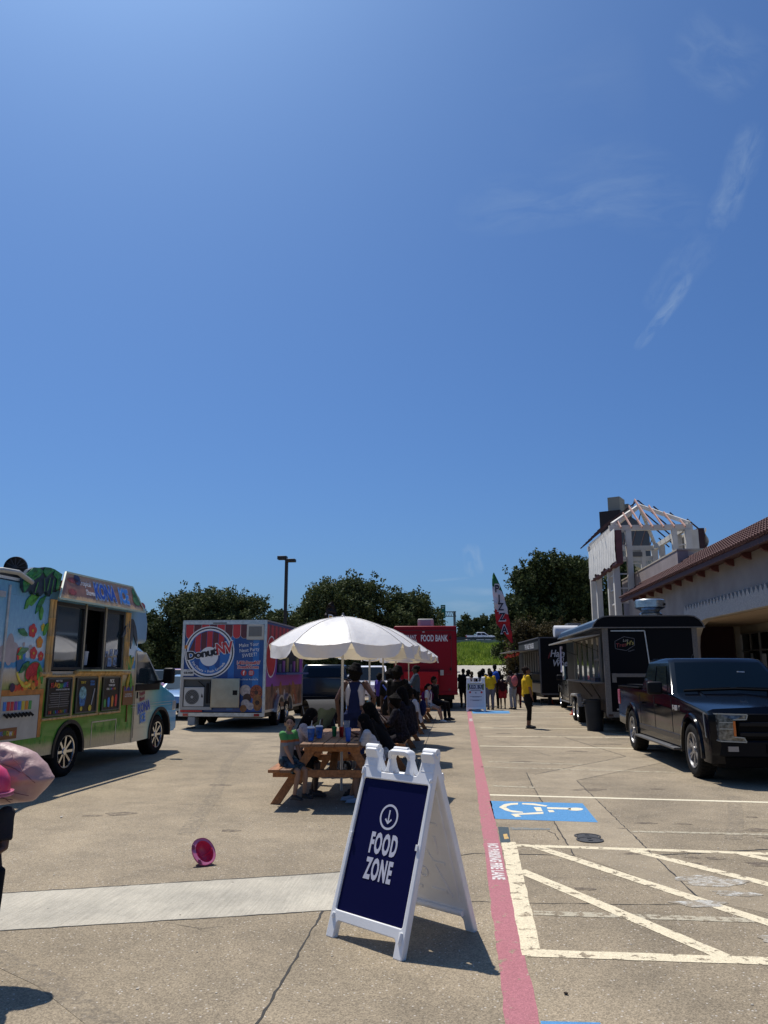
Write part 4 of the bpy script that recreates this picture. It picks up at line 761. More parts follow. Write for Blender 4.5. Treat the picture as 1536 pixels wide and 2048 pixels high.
# bamboo trim
bam = mat('bamboo cane', (.58, .36, .13), .45, var=.3, vs=6, streak=(3, 3, .6)); 
def cane(a, b, r=.03):
    a = Vector(a); b = Vector(b); n = max(2, int((b-a).length/.22)); pts = []; rs = []
    for i in range(n+1):
        p = a.lerp(b, i/n)
        for dd, k in ((-.012, 1), (0, 1.22), (.012, 1)): pts.append(p+(b-a).normalized()*dd); rs.append(r*k)
    MB().tube(pts, rs, 8).build('bamboo_cane', bam, T, smooth=True)
for y in (-.72, -.645): cane((-.03, y, 1.58), (-.03, y+.01, 2.66), .032)
for y in (1.75, 1.81, 1.88): cane((-.035, y, 1.6), (-.035, y, 2.64), .024)
cane((-.02, .1, 1.575), (-.02, 1.95, 1.575), .035); cane((-.03, -.86, 1.56), (-.03, -.6, 1.56), .035)
for (y0_, y1_) in ((-.72, .06), (.10, .88), (.95, 1.69)):
    cane((-.03, y0_-.02, 1.535 if y0_ < 0 else 1.545), (-.03, y1_+.02, 1.535 if y0_ < 0 else 1.545), .022); cane((-.03, y0_, .90), (-.03, y1_, .90), .022); cane((-.03, y1_+.0, .92), (-.03, y1_, 1.52), .022)
def board(y0_, y1_, z0, z1):
    b = MB().box(-.048, -.02, y0_, y1_, z0, z1).build('menu_board', mat('menu board black', (.008, .008, .009), .35), T)
    MB().box(-.02, -.008, y0_, y1_, z0, z0+.02).box(-.02, -.008, y0_, y1_, z1-.02, z1).box(-.02, -.008, y0_, y0_+.02, z0+.021, z1-.021).box(-.02, -.008, y1_-.02, y1_, z0+.021, z1-.021).build('board_frame', mat('grey board frame', (.10, .12, .12), .4, .4), b); return b
b1 = board(-.66, .02, .94, 1.50); b2 = board(.17, .83, .94, 1.50); b3 = board(1.02, 1.63, .94, 1.50)
cl_ = [mat('print '+n, c, .5) for n, c in (('red', (.6, .05, .05)), ('orange', (.7, .25, .03)), ('yellow', (.65, .5, .05)), ('green', (.08, .35, .08)), ('blue', (.05, .2, .6)), ('purple', (.25, .06, .35)))]
xb = -.012
text('MEET THE', .04, inkw, b1, (xb, -.36, 1.455), Yp, Zp, ext=.001)
for i, ch in enumerate('FLAVORWAVE'): text(ch, .10, cl_[i*6//10], b1, (xb, -.56+.049*i, 1.385+.012*math.sin(i*.9)), Yp, Zp, ext=.001, bold=.003, sx=.8)
text('A FLAVOR FOR EVERY FAN', .032, inkw, b1, (xb, -.24, 1.325), Yp, Zp, ext=.001)
ln = MB()
for i in range(7):
    z = 1.27-.03*i*1.1
    for s_ in (0, 1): wd_ = .10+.05*((i*7+s_*3) % 4)/3; c = -.45+.27*s_; ln.box(-.014, -.011, c-wd_, c+wd_, z, z+.007)
ln.box(-.014, -.011, -.32, -.315, 1.06, 1.29)
ln.build('menu_text', mat('dim menu text', (.3, .3, .3), .6), b1)
for i, ch in enumerate('BE CREATIVE!'): text(ch, .06, cl_[i % 6], b1, (xb, -.57+.044*i, .995), Yp, Zp, ext=.001, bold=.002, sx=.8)
text('TOP IT', .05, cl_[2], b2, (xb, .36, 1.42), Yp, Zp, ext=.001, bold=.002); text('KONA\nCREAM', .045, cl_[4], b2, (xb, .65, 1.41), Yp, Zp, ext=.001, bold=.002)
c_ = MB(); c_.poly([(-.016, .30, 1.05), (-.016, .44, 1.05), (-.016, .49, 1.24), (-.016, .25, 1.24)][::1]); c_.build('cup_print', mat('print cup blue', (.04, .16, .4), .5, var=.6, vs=30), b2); c_ = MB(); disc(c_, (-.015, .37, 1.26), .11, .10, Yp, Zp); c_.build('ice_print', mat('print ice pale', (.2, .4, .45), .6, var=.5, vs=25), b2)
c_ = MB(); disc(c_, (-.014, .35, 1.01), .035, .035, Yp, Zp); disc(c_, (-.014, .62, 1.01), .05, .05, Yp, Zp); c_.build('badge_print', cl_[2], b2); MB().bar((-.014, .66, 1.06), (-.014, .74, 1.32), .004, .014, up=(1, 0, 0)).build('straw_print', inkw, b2)
text('PICK', .085, inkw, b3, (xb, 1.32, 1.43), Yp, Zp, ext=.001, bold=.003, sx=.85); text('YOUR CUP', .045, inkw, b3, (xb, 1.32, 1.36), Yp, Zp, ext=.001, bold=.002)
for i, ch in enumerate('COLORWAVE'): text(ch, .045, inkw if i < 3 else cl_[i % 6], b3, (xb, 1.16+.036*i, 1.30), Yp, Zp, ext=.001, bold=.002)
for i, (m_, hh) in enumerate(((cl_[3], .13), (cl_[4], .16), (cl_[1], .18), (cl_[0], .2))):
    y = 1.12+.13*i; cm = MB(); cm.poly([(-.016, y-.03, 1.0), (-.016, y+.03, 1.0), (-.016, y+.042, 1.0+hh*.6), (-.016, y-.042, 1.0+hh*.6)]); disc(cm, (-.0155, y, 1.0+hh*.65), .042, hh*.38, Yp, Zp); cm.build('cup_print', m_, b3)
# awning sign board
A, Bq, C, D = Vector((.10, -.78, 2.67)), Vector((.10, 2.13, 2.67)), Vector((-.08, 1.93, 3.12)), Vector((-.08, -.36, 3.12)); nn = (Bq-A).cross(D-A).normalized()
sgn = MB().ring([[A, Bq, C, D], [p+nn*.03 for p in (A, Bq, C, D)]], True).build('name_board', stops('woven straw print', 2, [(2.6, (.55, .30, .11)), (2.74, (.70, .42, .17)), (2.78, (.26, .11, .04)), (2.95, (.40, .16, .06)), (3.13, (.55, .30, .12))], .09, 16, .45, .2, .4), T)
ed = MB()
for a, b in ((A, Bq), (Bq, C), (C, D), (D, A)): ed.bar(a+nn*.03, b+nn*.03, .025, .03)
ed.build('board_edge', mat('pale green edge', (.50, .62, .50), .4), sgn); upv = (D+C-A-Bq).normalized(); mid = (A+Bq+C+D)/4+nn*.034
kb = mat('ice blue letters', (.05, .24, .70), .4); kd = mat('deep blue letters', (.015, .07, .42), .4)
text('Tropical', .14, inkw, sgn, mid+Vector((0, -.62, 0))+upv*.10, Yp, upv, bold=.002, sx=.8, ext=.001); text('Shaved', .14, inkw, sgn, mid+Vector((0, -.47, 0))-upv*.06, Yp, upv, bold=.002, sx=.8, ext=.001)
for (tt, yy, m_) in (('KONA', .02, kd), ('ICE', .70, kb)):
    text(tt, .40, mat('pale letter halo', (.42, .5, .6), .5), sgn, mid+Vector((0, yy, 0))-upv*.01, Yp, upv, bold=.035, sx=.62, ext=.001); text(tt, .38, m_, sgn, mid+Vector((0, yy, 0))-upv*.01+nn*.003, Yp, upv, bold=.012, sx=.65, ext=.002)
fm = MB()
for (y, u, ry, rz_, mi) in ((-.98, .12, .16, .05, 0), (1.2, -.02, .15, .12, 3), (1.42, -.12, .1, .07, 0), (1.15, .12, .08, .1, 3), (-.85, .14, .1, .1, 5), (-1.05, -.1, .12, .06, 0)):
    q = MB(); disc(q, mid+Vector((0, y, 0))+upv*u+nn*.002, ry, rz_, Yp, upv); q.build('fruit_print', (mat('print melon red', (.30, .05, .03), .5, var=.5, vs=20) if mi == 0 else mat('print melon green', (.07, .2, .04), .5, var=.5, vs=14) if mi == 3 else mat('print dark fig', (.04, .04, .09), .5)), sgn)
# palm board
pg = [mat('palm board green', (.02, .20, .06), .35, var=.6, vs=6, coat=.4, streak=(1, 1, 3)), mat('palm board navy', (.012, .03, .05), .35, var=.5, vs=9, coat=.4), mat('palm light green', (.08, .34, .05), .4, var=.4, vs=12)]
def leafp(c, ln_, wd, ang_, m_, x=.02, name='palm_leaf', par=None):
    ca, sa = math.cos(ang_), math.sin(ang_); pts = []
    prf = [(0, 0), (.12, .5), (.35, .95), (.6, 1), (.82, .75), (1, 0)]
    up = [(u*ln_, v*wd/2) for u, v in prf]; lo_ = [(u*ln_, -v*wd/2*(.65+.3*((i % 2)))) for i, (u, v) in enumerate(prf)][::-1][1:-1]
    for u, v in up+lo_: pts.append((c[0]+u*ca-v*sa, c[1]+u*sa+v*ca-(u/ln_)**2*.05))
    MB().prism(pts, 0, x, x+.018).build(name, m_, par or T)
DOME = [(-1.55, 2.88), (-1.52, 2.95), (-1.44, 3.03), (-1.32, 3.08), (-1.19, 3.09), (-1.05, 3.12), (-0.9, 3.13), (-0.78, 3.12), (-0.56, 3.07), (-0.69, 2.78), (-0.81, 2.78), (-0.85, 2.7), (-0.97, 2.77), (-1.09, 2.68), (-1.17, 2.73), (-1.27, 2.69), (-1.34, 2.75), (-1.46, 2.70), (-1.53, 2.77)]
MB().prism(DOME, 0, -.045, .012).build('palm_board', pg[1], T)
for nm_, pl_, m_, x_ in (('palm_frond', [(-1.51, 2.70), (-1.555, 2.84), (-1.51, 2.955), (-1.36, 3.06), (-1.19, 3.085), (-1.09, 3.05), (-1.17, 2.96), (-1.32, 2.89), (-1.42, 2.79)], pg[0], .012), ('palm_frond', [(-1.09, 3.05), (-1.05, 3.115), (-0.9, 3.125), (-0.78, 3.11), (-.9, 3.04), (-1.0, 2.97)], pg[0], .013), ('palm_frond', [(-.78, 3.11), (-.58, 3.06), (-.66, 2.80), (-.72, 2.82), (-.70, 2.98), (-.82, 3.03)], pg[0], .012),
        ('palm_leaf', [(-0.96, 2.78), (-1.06, 2.66), (-1.22, 2.71), (-1.35, 2.6), (-1.38, 2.47), (-1.31, 2.49), (-1.28, 2.55), (-1.21, 2.53), (-1.12, 2.6)], pg[2], -.046), ('palm_leaf', [(-.86, 2.72), (-1.0, 2.66), (-1.08, 2.55), (-1.1, 2.42), (-1.0, 2.5), (-.92, 2.6)], pg[0], -.047)):
    MB().prism(pl_, 0, x_, x_+.012 if x_ > 0 else -.036).build(nm_, m_, T)
vein = MB()
for (a_, b_) in (((-1.50, 2.80), (-1.22, 3.05)), ((-1.44, 2.82), (-1.30, 3.02)), ((-1.48, 2.9), (-1.38, 2.96)), ((-1.36, 2.88), (-1.16, 3.0)), ((-1.0, 3.0), (-.86, 3.10)), ((-.72, 3.05), (-.68, 2.86)), ((-1.05, 2.95), (-1.02, 2.76)), ((-.9, 2.98), (-.95, 2.78)), ((-1.2, 2.88), (-1.26, 2.72)), ((-.8, 2.98), (-.84, 2.74))): vein.bar((.025, *a_), (.025, *b_), .012, .004, up=(1, 0, 0))
vein.build('leaf_veins', pg[2], T)
for i, a in enumerate((4.2, 4.7, 5.2, 3.8)): leafp((1.98, 2.55), .5, .13, a, pg[1], -.045+.003*i)
# wall prints: clouds, fruit crate
def prn(name, m_, f): q = MB(); f(q); q.build(name, m_, T)
cloudm = mat('print cloud cream', (.46, .40, .40), .5, var=.15, vs=6)
for (y, z, a, b) in ((-1.62, 1.90, .10, .22), (-1.52, 1.86, .12, .14), (-1.74, 1.84, .14, .12), (-1.30, 1.98, .03, .03), (-1.13, 1.92, .05, .06), (-1.06, 1.86, .06, .06)): prn('cloud_print', cloudm, lambda q: disc(q, (-.048, y, z), a, b, Yp, Zp, off=.001*((y*97) % 1)))
MB().box(-.05, -.035, -1.80, -.72, 1.27, 1.35).box(-.05, -.035, -1.80, -1.72, .70, 1.268).box(-.05, -.035, -.80, -.72, .66, 1.268).build('crate_print', mat('print orange wood', (.52, .20, .04), .5, var=.3, vs=8), T)
MB().box(-.052, -.04, -1.715, -.805, .66, 1.265).build('dispenser_panel', mat('brushed panel', (.50, .50, .46), .45, .3, var=.1, vs=6), T)
for i in range(8): MB().box(-.04, -.032, -1.66+.085*i, -1.60+.085*i, 1.07, 1.19).build('syrup_label', [cl_[4], cl_[0], cl_[0], cl_[5], cl_[4], cl_[2], cl_[1], cl_[3]][i], T); MB().bar((-.03, -1.64+.085*i, 1.03), (.01, -1.60+.085*i, .98), .02, .03).build('syrup_tap', black, T)
MB().box(-.04, -.034, -1.70, -1.30, .69, .84).build('flavour_sign', mat('print brown board', (.24, .10, .03), .5), T)
for i, ch in enumerate('FLAVORWAVE'): text(ch, .085, [cl_[4], cl_[4], cl_[3], cl_[3], cl_[2], cl_[2], inkw, cl_[2], cl_[1], cl_[0]][i], T, (-.032, -1.665+.037*i, .765+.01*math.sin(i*.7)), Yp, Zp, ext=.001, bold=.002, sx=.7)
fr_ = [('print banana', (.80, .62, .06)), ('print tomato', (.62, .06, .02)), ('print orange fruit', (.75, .30, .03)), ('print aubergine', (.05, .02, .06)), ('print corn', (.5, .3, .04))]
fmm = {n: mat(n, c, .45, var=.3, vs=15) for n, c in fr_}
prn('watermelon_print', mat('print melon rind', (.06, .28, .05), .5), lambda q: disc(q, (-.044, -1.02, 1.585), .21, .15, Vector((0, .9, .35)), Vector((0, -.35, .9)))); prn('watermelon_print', mat('print melon flesh', (.50, .02, .03), .5, var=.3, vs=30), lambda q: disc(q, (-.040, -1.03, 1.60), .185, .12, Vector((0, .9, .35)), Vector((0, -.35, .9))))
for i in range(4): prn('banana_print', fmm['print banana'], lambda q: annulus(q, (-.036+.002*i, -1.22+.01*i, 1.64-.028*i), .185-.012*i, .222-.012*i, Yp, Zp, 12, 0, PI*(1.08+.05*i), PI*(1.55+.06*i)))
for (y, z, r_, k) in ((-1.42, 1.37, .045, 'print tomato'), (-1.34, 1.38, .045, 'print tomato'), (-1.5, 1.38, .06, 'print aubergine'), (-1.19, 1.40, .065, 'print orange fruit'), (-1.09, 1.43, .06, 'print orange fruit'), (-1.0, 1.39, .055, 'print orange fruit'), (-1.06, 1.49, .045, 'print tomato'), (-.97, 1.50, .045, 'print tomato'), (-.93, 1.43, .045, 'print tomato'), (-1.26, 1.36, .03, 'print tomato')):
    prn('fruit_print', fmm[k], lambda q: disc(q, (-.034, y, z), r_, r_, Yp, Zp, off=.0007*(abs(y*53) % 5)))
for (y, z, r_, m_) in ((-1.12, 2.18, .10, cl_[0]), (-.92, 2.02, .085, cl_[1]), (-1.05, 1.86, .09, cl_[0]), (-.86, 2.24, .06, cl_[2]), (-.86, 1.82, .07, cl_[0])):
    for k in range(5): prn('flower_print', m_, lambda q: disc(q, (-.046+.0008*k, y+r_*.55*math.cos(k*1.2566+y), z+r_*.55*math.sin(k*1.2566+y)), r_*.5, r_*.5, Yp, Zp, 14))
    prn('flower_print', cl_[2], lambda q: disc(q, (-.041, y, z), r_*.22, r_*.22, Yp, Zp, 12))
for i, (y, z, a) in enumerate(((-1.25, 2.1, 2.6), (-.95, 2.34, 1.6), (-1.2, 1.92, 3.3), (-.84, 2.12, 1.2), (-1.14, 1.74, 3.6), (-.9, 1.7, 5.2))): leafp((y, z), .26, .10, a, pg[2] if i % 2 else pg[0], -.0475-.0001*i, 'leaf_print')
prn('corn_print', fmm['print corn'], lambda q: disc(q, (-.033, -.86, 1.43), .045, .10, Yp, Zp)); prn('leaf_print', pg[2], lambda q: disc(q, (-.0335, -.90, 1.58), .035, .10, Yp, Zp)); prn('cup_print', mat('print cup deep blue', (.03, .14, .3), .5), lambda q: q.poly([(-.04, -1.42, 1.60), (-.04, -1.28, 1.60), (-.04, -1.24, 1.80), (-.04, -1.46, 1.80)]))
for i, m_ in enumerate((cl_[0], cl_[2], cl_[3], cl_[4])): prn('ice_print', m_, lambda q: disc(q, (-.0395, -1.42+.045*i, 1.86-.012*abs(i-1.5)), .035, .09, Yp, Zp, off=.0006*i))
for i in range(26): # tall grass print blades and bushes
    y = rnd.choice((rnd.uniform(-1.7, -.5), rnd.uniform(.7, 2.1))); z = rnd.uniform(.55, .68)
    prn('grass_print', pg[2], lambda q: q.poly([(-.047+.0001*i, y, z), (-.047+.0001*i, y+.03, z), (-.047+.0001*i, y+.02+rnd.uniform(-.05, .05), z+rnd.uniform(.12, .2))]))
for i, a in enumerate((1.2, 1.6, 1.9, 2.3, 4.3, 4.9)): leafp((2.02, 1.60), rnd.uniform(.28, .42), .09, a, pg[2] if i % 2 else mat('print yellow flower', (.5, .35, .04), .5), -.048+.002*i, 'plant_print')
MB().box(-.045, -.03, 1.80, 2.2, 1.0, 1.34).build('wood_sign', MATS['print brown board'], T); text('KONA ICE', .085, kd, T, (-.028, 2.0, 1.28), Yp, Zp, sx=.8, bold=.003, ext=.001); text('ALL WE ASK IS\nTHAT YOU SMILE', .038, inkw, T, (-.028, 2.0, 1.17), Yp, Zp, ext=.001)
MB().bar((-.04, 2.0, .7), (-.04, 2.0, 1.0), .02, .02).build('sign_stake', MATS['print brown board'], T)
MB().box(-.048, -.044, .78, .80, .40, .78).box(-.048, -.044, 1.62, 1.64, .38, .78).box(-.048, -.044, .80, 1.62, .76, .78).build('hatch_outline', alu, T); MB().box(-.048, -.03, -1.78, -1.74, .42, 2.78).build('rear_door_frame', alu, T); MB().box(-.046, -.02, -2.1, -1.86, 2.6, 2.68).build('side_marker', alu, T)
# fender, cab
def fender(par, x, yc, zc, r0, r1, m_, w_=.05, a0=-.15, a1=PI+.15, nm='wheel_arch'):
    q = MB(); rg = []
    for i in range(19):
        a = a0+(a1-a0)*i/18; c, s_ = math.cos(a), math.sin(a); rg.append([(x-.1, yc+r0*c, zc+r0*s_), (x+w_, yc+r0*c, zc+r0*s_), (x+w_, yc+r1*c, zc+r1*s_), (x-.1, yc+r1*c, zc+r1*s_)])
    q.ring(rg, True); q.build(nm, m_, par, smooth=True, flat=40)
fender(T, -.06, .10, .39, .41, .465, mat('black rubber arch', (.012, .012, .013), .5), .03)
cab = [(2.24, .32), (2.24, 2.04), (2.5, 2.04), (2.62, 1.98), (3.42, 1.38), (4.02, 1.20), (4.20, 1.02), (4.22, .46), (4.12, .40), (3.875, .40)]+[(3.42+.455*math.cos(PI*i/14), .40+.455*math.sin(PI*i/14)) for i in range(1, 14)]+[(2.92, .34)]
def pc_(x, dx): return [(x, y, z-(dx if z > 1.1 else 0)) for y, z in cab]
MB().ring([pc_(-2.02, .08), pc_(-1.92, 0), pc_(-1.0, -.04), pc_(-.13, 0), pc_(-.03, .08)], True).build('cab', cabp, T, smooth=True, flat=30)
q = MB().prism([(2.27, 1.38), (3.30, 1.34), (2.68, 1.90), (2.27, 1.93)], 0, -.05, -.022); q.build('door_window', gd, T); q = MB()
for a, b in (((-.02, 3.36, 1.34), (-.045, 2.66, 1.93)), ((-.045, 2.66, 1.93), (-.046, 2.26, 1.97))): q.bar(a, b, .02, .03)
q.build('window_trim', mat('pale window trim', (.45, .5, .52), .3, .3), T); MB().box(-.03, -.012, 2.27, 3.3, 1.24, 1.36).build('window_sill', black, T)
MB().add([(-.2, 2.70, 1.97), (-1.85, 2.70, 1.97), (-1.85, 3.40, 1.44), (-.2, 3.40, 1.44)], [(0, 3, 2, 1)]).build('windscreen', gd, T)
mm = MB().box(.12, .34, 3.10, 3.22, 1.36, 1.66).build('side_mirror', black, T, .04, seg=3); MB().bar((-.05, 3.1, 1.38), (.2, 3.15, 1.42), .06, .05).build('mirror_arm', black, mm)
MB().box(-.034, -.026, 2.26, 2.272, .4, 1.35).build('door_seam', black, T); MB().box(-.03, -.01, 2.34, 2.36, 1.1, 1.22).build('door_handle', black, T)
for z in (.94, .99): MB().box(-.032, -.022, 2.15, 3.95, z, z+.008).build('body_line', mat('pale stripe', (.5, .55, .5), .4), T)
for (b_, s_, y, z, m_) in (('Tropical\nShaved', .10, 2.55, 1.14, mat('dark red letters', (.25, .05, .06), .5)), ('KONA', .24, 2.66, .93, kd), ('ICE', .21, 2.63, .73, kb)):
    if s_ > .2: text(b_, s_*1.06, MATS['pale letter halo'], T, (-.022, y, z), Vector((0, 1, .14)), Vector((0, -.14, 1)), sx=.72, bold=.022, ext=.001)
    text(b_, s_, m_, T, (-.018, y, z), Vector((0, 1, .14)), Vector((0, -.14, 1)), sx=.72, bold=.006, ext=.001)
fender(T, -.04, 3.42, .40, .45, .505, MATS['black rubber arch'], .03)
MB().box(-2.0, -.06, 4.18, 4.34, .42, .64).build('bumper', MATS['satin dark bumper'], T, .04); MB().box(-.36, -.02, 4.0, 4.2, .8, 1.02).build('headlight', MATS['car lamp lens'], T, .03); MB().box(-1.6, -.5, 4.2, 4.24, .7, 1.0).build('grille', black, T)
MB().box(-1.6, -.6, -2.8, 4.0, .30, .46).build('chassis', black, T); MB().box(-2.0, -.8, -2.9, 2.0, .42, .47).build('floor_pan', black, T)
for y in (0.10, 3.42): wheel(T, -.20, y, .372, .26, 1, .66, 8, chrome); wheel(T, -1.9, y, .372, .26, -1, .66, 8, chrome)
sp_ = MB(); M = Matrix.Translation((-.28, -1.30, 3.08)) @ Vector((.30, -.94, -.05)).to_track_quat('Z', 'Y').to_matrix().to_4x4()
q = MB().lathe([(.001, -.02), (.12, -.03), (.155, -.02), (.165, .02), (.16, .06), (.148, .06), (.14, .03), (.001, .02)], 28, M).build('loudspeaker', mat('speaker black', (.012, .012, .014), .5), T, smooth=True); g_ = MB()
for i in range(6): a = PI*i/6; g_.bar(M @ Vector((.145*math.cos(a), .145*math.sin(a), .055)), M @ Vector((-.145*math.cos(a), -.145*math.sin(a), .055)), .012, .012)
g_.lathe([(.028, .05), (.028, .065), (.001, .065)], 12, M); g_.build('speaker_grille', mat('speaker grille grey', (.05, .05, .055), .5), q); MB().box(-.34, -.22, -1.42, -1.34, 2.9, 3.0).build('speaker_foot', black, T)
MB().tube([(-.1, -2.6, 2.88), (.12, -2.2, 2.93), (.16, -1.9, 2.93), (.02, -1.35, 2.86)], .035, 8).build('awning_light_arm', mat('weathered white tube', (.42, .42, .38), .5), T, smooth=True)
# ================================================================ DOUGHNUT TRAILER
T = thing('doughnut_trailer', 'red and blue wrapped doughnut trailer with round logo on its rear, behind the ice truck', 'food trailer', (-6.77, 21.8, 0))
HX = 1.22; ZB_, ZT = .46, 3.03
dblue = mat('print navy blue', (.010, .06, .25), .35, coat=.3, var=.1, vs=2); lblue = mat('print mid blue', (.02, .14, .45), .35, coat=.3); ared = mat('print awning red', (.50, .025, .03), .35, coat=.3); adrk = mat('print awning dark red', (.11, .014, .02), .35, coat=.3)
prp = mat('print purple', (.05, .018, .085), .4, var=.4, vs=3)
MB().box(-HX, HX, .02, 5.2, ZB_, ZT-.04).build('box_body', dblue, T, .01)
MB().box(-HX-.02, HX+.02, -.0, 5.22, ZT-.038, ZT+.0).build('roof', alu, T)
e = MB()
for x in (-1, 1):
    e.box(*sorted((x*(HX-.055), x*(HX+.02))), -.012, .06, ZB_-.02, ZT-.04)
    e.box(*sorted((x*(HX-.0), x*(HX+.02))), 5.12, 5.22, ZB_-.02, ZT-.04); e.box(*sorted((x*HX, x*(HX+.018))), .06, 5.12, ZB_-.02, ZB_+.05)
e.box(-HX+.055, HX-.055, -.012, .015, ZT-.12, ZT-.04); e.box(-HX-.02, HX+.02, -.05, .02, ZB_-.12, ZB_-.02); e.build('frame_trim', alu, T); e = MB()
MB().box(-.35, .05, -.02, -.012, ZT-.10, ZT-.07).build('brake_light', mat('smoked lens', (.05, .03, .025), .3), T)
MB().box(-1.15, 1.15, .1, 5.1, .30, .44).build('chassis', black, T)
for i in range(6): # vertical blue stripes
    x0 = -.95+.36*i
    if i % 2: MB().box(x0, x0+.18, .012, .0195, ZB_+.05, 2.95).build('stripe_print', lblue, T)
def scal(par, x0, x1, n, z1, z0, yy, dx=(1, 0, 0)):
    wd = (x1-x0)/n
    for i in range(n):
        a = x0+wd*i; c = a+wd/2; r_ = wd/2
        for (gr, m_, off) in ((.012, mat('print scallop edge', (.55, .5, .5), .4), 0), (0, ared if i % 2 == 0 else adrk, .002)):
            pts = [(a-gr*0+(.006 if gr == 0 else 0), z1), ]+[(c-(r_-(.008 if gr == 0 else 0))*math.cos(PI*k/10), z0-(r_-(.008 if gr == 0 else 0))*math.sin(PI*k/10)) for k in range(11)]+[(a+wd-(.006 if gr == 0 else 0), z1)]
            if dx[0]: MB().prism(pts, 1, yy-.002-off, yy-off).build('awning_print', m_, par)
            else: MB().prism(pts, 0, yy+off, yy+.002+off).build('awning_print', m_, par)
scal(T, -1.15, 1.16, 10, 2.90, 2.62, .010)
cx, cz = -.43, 2.12; rt, upz = (1, 0, 0), (0, 0, 1)
q = MB(); disc(q, (cx, .004, cz), .735, .735, rt, upz, 48); q.build('logo_disc', inkw, T); q = MB(); disc(q, (cx, .001, cz), .70, .70, rt, upz, 48); q.build('logo_ring', mat('print logo black', (.01, .01, .02), .4), T)
q = MB(); disc(q, (cx, -.001, cz), .665, .665, rt, upz, 48); q.build('logo_inner_ring', inkw, T); q = MB(); disc(q, (cx, -.003, cz), .615, .615, rt, upz, 48); q.build('logo_field', lblue, T)
for i in range(3): MB().prism([(cx-.42+.3*i, cz-.40), (cx-.28+.3*i, cz-.5+.0*i), (cx-.28+.3*i, cz), (cx-.42+.3*i, cz)], 1, -.006, -.0035).build('stripe_print', dblue, T)
for i in range(7): # fanned awning inside the circle
    a0 = PI*(.97-.135*i); a1 = PI*(.97-.135*(i+1)); P_ = []
    x_a, x_b = -.60+.172*i, -.60+.172*(i+1); tz = lambda x: math.sqrt(max(0, .60**2-x*x)); nb = 8
    lowz = -.02+.10*math.sin(PI*(i+.5)/7)
    pts = [(cx+x_a+.006, cz+tz(min(.6, abs(x_a))))]+[(cx+(x_a+x_b)/2-(.08)*math.cos(PI*k/nb), cz+lowz-.08*math.sin(PI*k/nb)+.03) for k in range(nb+1)]+[(cx+x_b-.006, cz+tz(min(.6, abs(x_b))))]
    if pts[0][1] < pts[1][1]: pts = pts[1:]
    if pts[-1][1] < pts[-2][1]: pts = pts[:-1]
    MB().prism(pts, 1, -.008, -.004).build('awning_print', ared if i % 2 else adrk, T)
q = MB(); disc(q, (cx+.0, -.010, cz-.12), .27, .27, rt, upz, 36); q.build('logo_hole', inkw, T)
text('Donut', .30, inkw, T, (cx-.22, -.0115, cz-.05), Vector((1, 0, .17)), Vector((-.17, 0, 1)), bold=.03, sx=1.12, ext=.001); text('Donut', .30, MATS['print logo black'], T, (cx-.22, -.015, cz-.05), Vector((1, 0, .17)), Vector((-.17, 0, 1)), bold=.013, sx=1.12, ext=.001)
text('NV', .42, inkw, T, (cx+.44, -.0115, cz+.10), Vector((1, 0, .17)), Vector((-.17, 0, 1)), bold=.035, sx=.85, ext=.001); text('NV', .42, ared, T, (cx+.44, -.015, cz+.10), Vector((1, 0, .17)), Vector((-.17, 0, 1)), bold=.015, sx=.85, ext=.001)
s_ = 'Hot Donuts • Fresh Lemonade'
for i, ch in enumerate(s_):
    a = R(213)+R(112)*i/(len(s_)-1); 
    if ch != ' ': text(ch, .10, inkw, T, (cx+.545*math.cos(a), -.008, cz+.545*math.sin(a)), (-math.sin(a), 0, math.cos(a)), (-math.cos(a), 0, -math.sin(a)), ext=.001, bold=.002)
text('Make Your\nNext Party\nSWEET!', .145, inkw, T, (.74, .004, 2.18), Vector((1, 0, .1)), Vector((-.1, 0, 1)), sx=.9, ext=.001); text('1-833-DonutNV\nDonutNV.com', .12, ared, T, (.72, .003, 1.76), rt, upz, sx=.85, ext=.001, bold=.004)
text('1-833-DonutNV\nDonutNV.com', .12, inkw, T, (.72, .0065, 1.76), rt, upz, sx=.85, ext=.001, bold=.014)
text('Franchises Available', .075, inkw, T, (.72, .004, 1.36), rt, upz, ext=.001)
for x in (.60, .82):
    q = MB(); disc(q, (x, .004, 1.54), .085, .085, rt, upz, 24); q.build('icon_disc', ared, T)
text('f', .15, inkw, T, (.60, 0, 1.535), rt, upz, bold=.006, ext=.001); q = MB(); annulus(q, (.82, 0, 1.54), .020, .028, rt, upz, 20); q.build('camera_icon', inkw, T); q = MB(); [q.bar((.82+a*.045, 0, 1.54+b*.045), (.82+c*.045, 0, 1.54+d*.045), .008, .008) for a, b, c, d in ((-1, -1, 1, -1), (1, -1, 1, 1), (1, 1, -1, 1), (-1, 1, -1, -1))]; q.build('camera_icon', inkw, T)
v = MB().box(.66, 1.16, -.05, .01, 2.47, 2.90).build('roof_vent_cover', mat('ivory plastic', (.5, .48, .42), .5), T, .01); g_ = MB().box(.72, 1.10, -.056, -.05, 2.56, 2.84).build('vent_grille', mat('grey grille', (.16, .16, .15), .6), v)
for i in range(10): MB().box(.73+.037*i, .74+.037*i, -.06, -.056, 2.565, 2.835).build('slat', mat('grille slat', (.26, .26, .25), .6), g_)
pl = MB().box(-1.17, -.85, -.02, -.0, 1.46, 1.64).build('number_plate', mat('plate white', (.62, .62, .6), .5), T); text('618-443M', .085, MATS['print logo black'], pl, (-1.01, -.022, 1.54), rt, upz, sx=.75, bold=.004, ext=.001); text('TEXAS', .035, MATS['print logo black'], pl, (-1.01, -.022, 1.615), rt, upz, ext=.001)
MB().box(-1.18, -1.0, .0, .012, 2.22, 2.32).build('orange_marker', mat('orange sticker', (.55, .2, .03), .5), T)
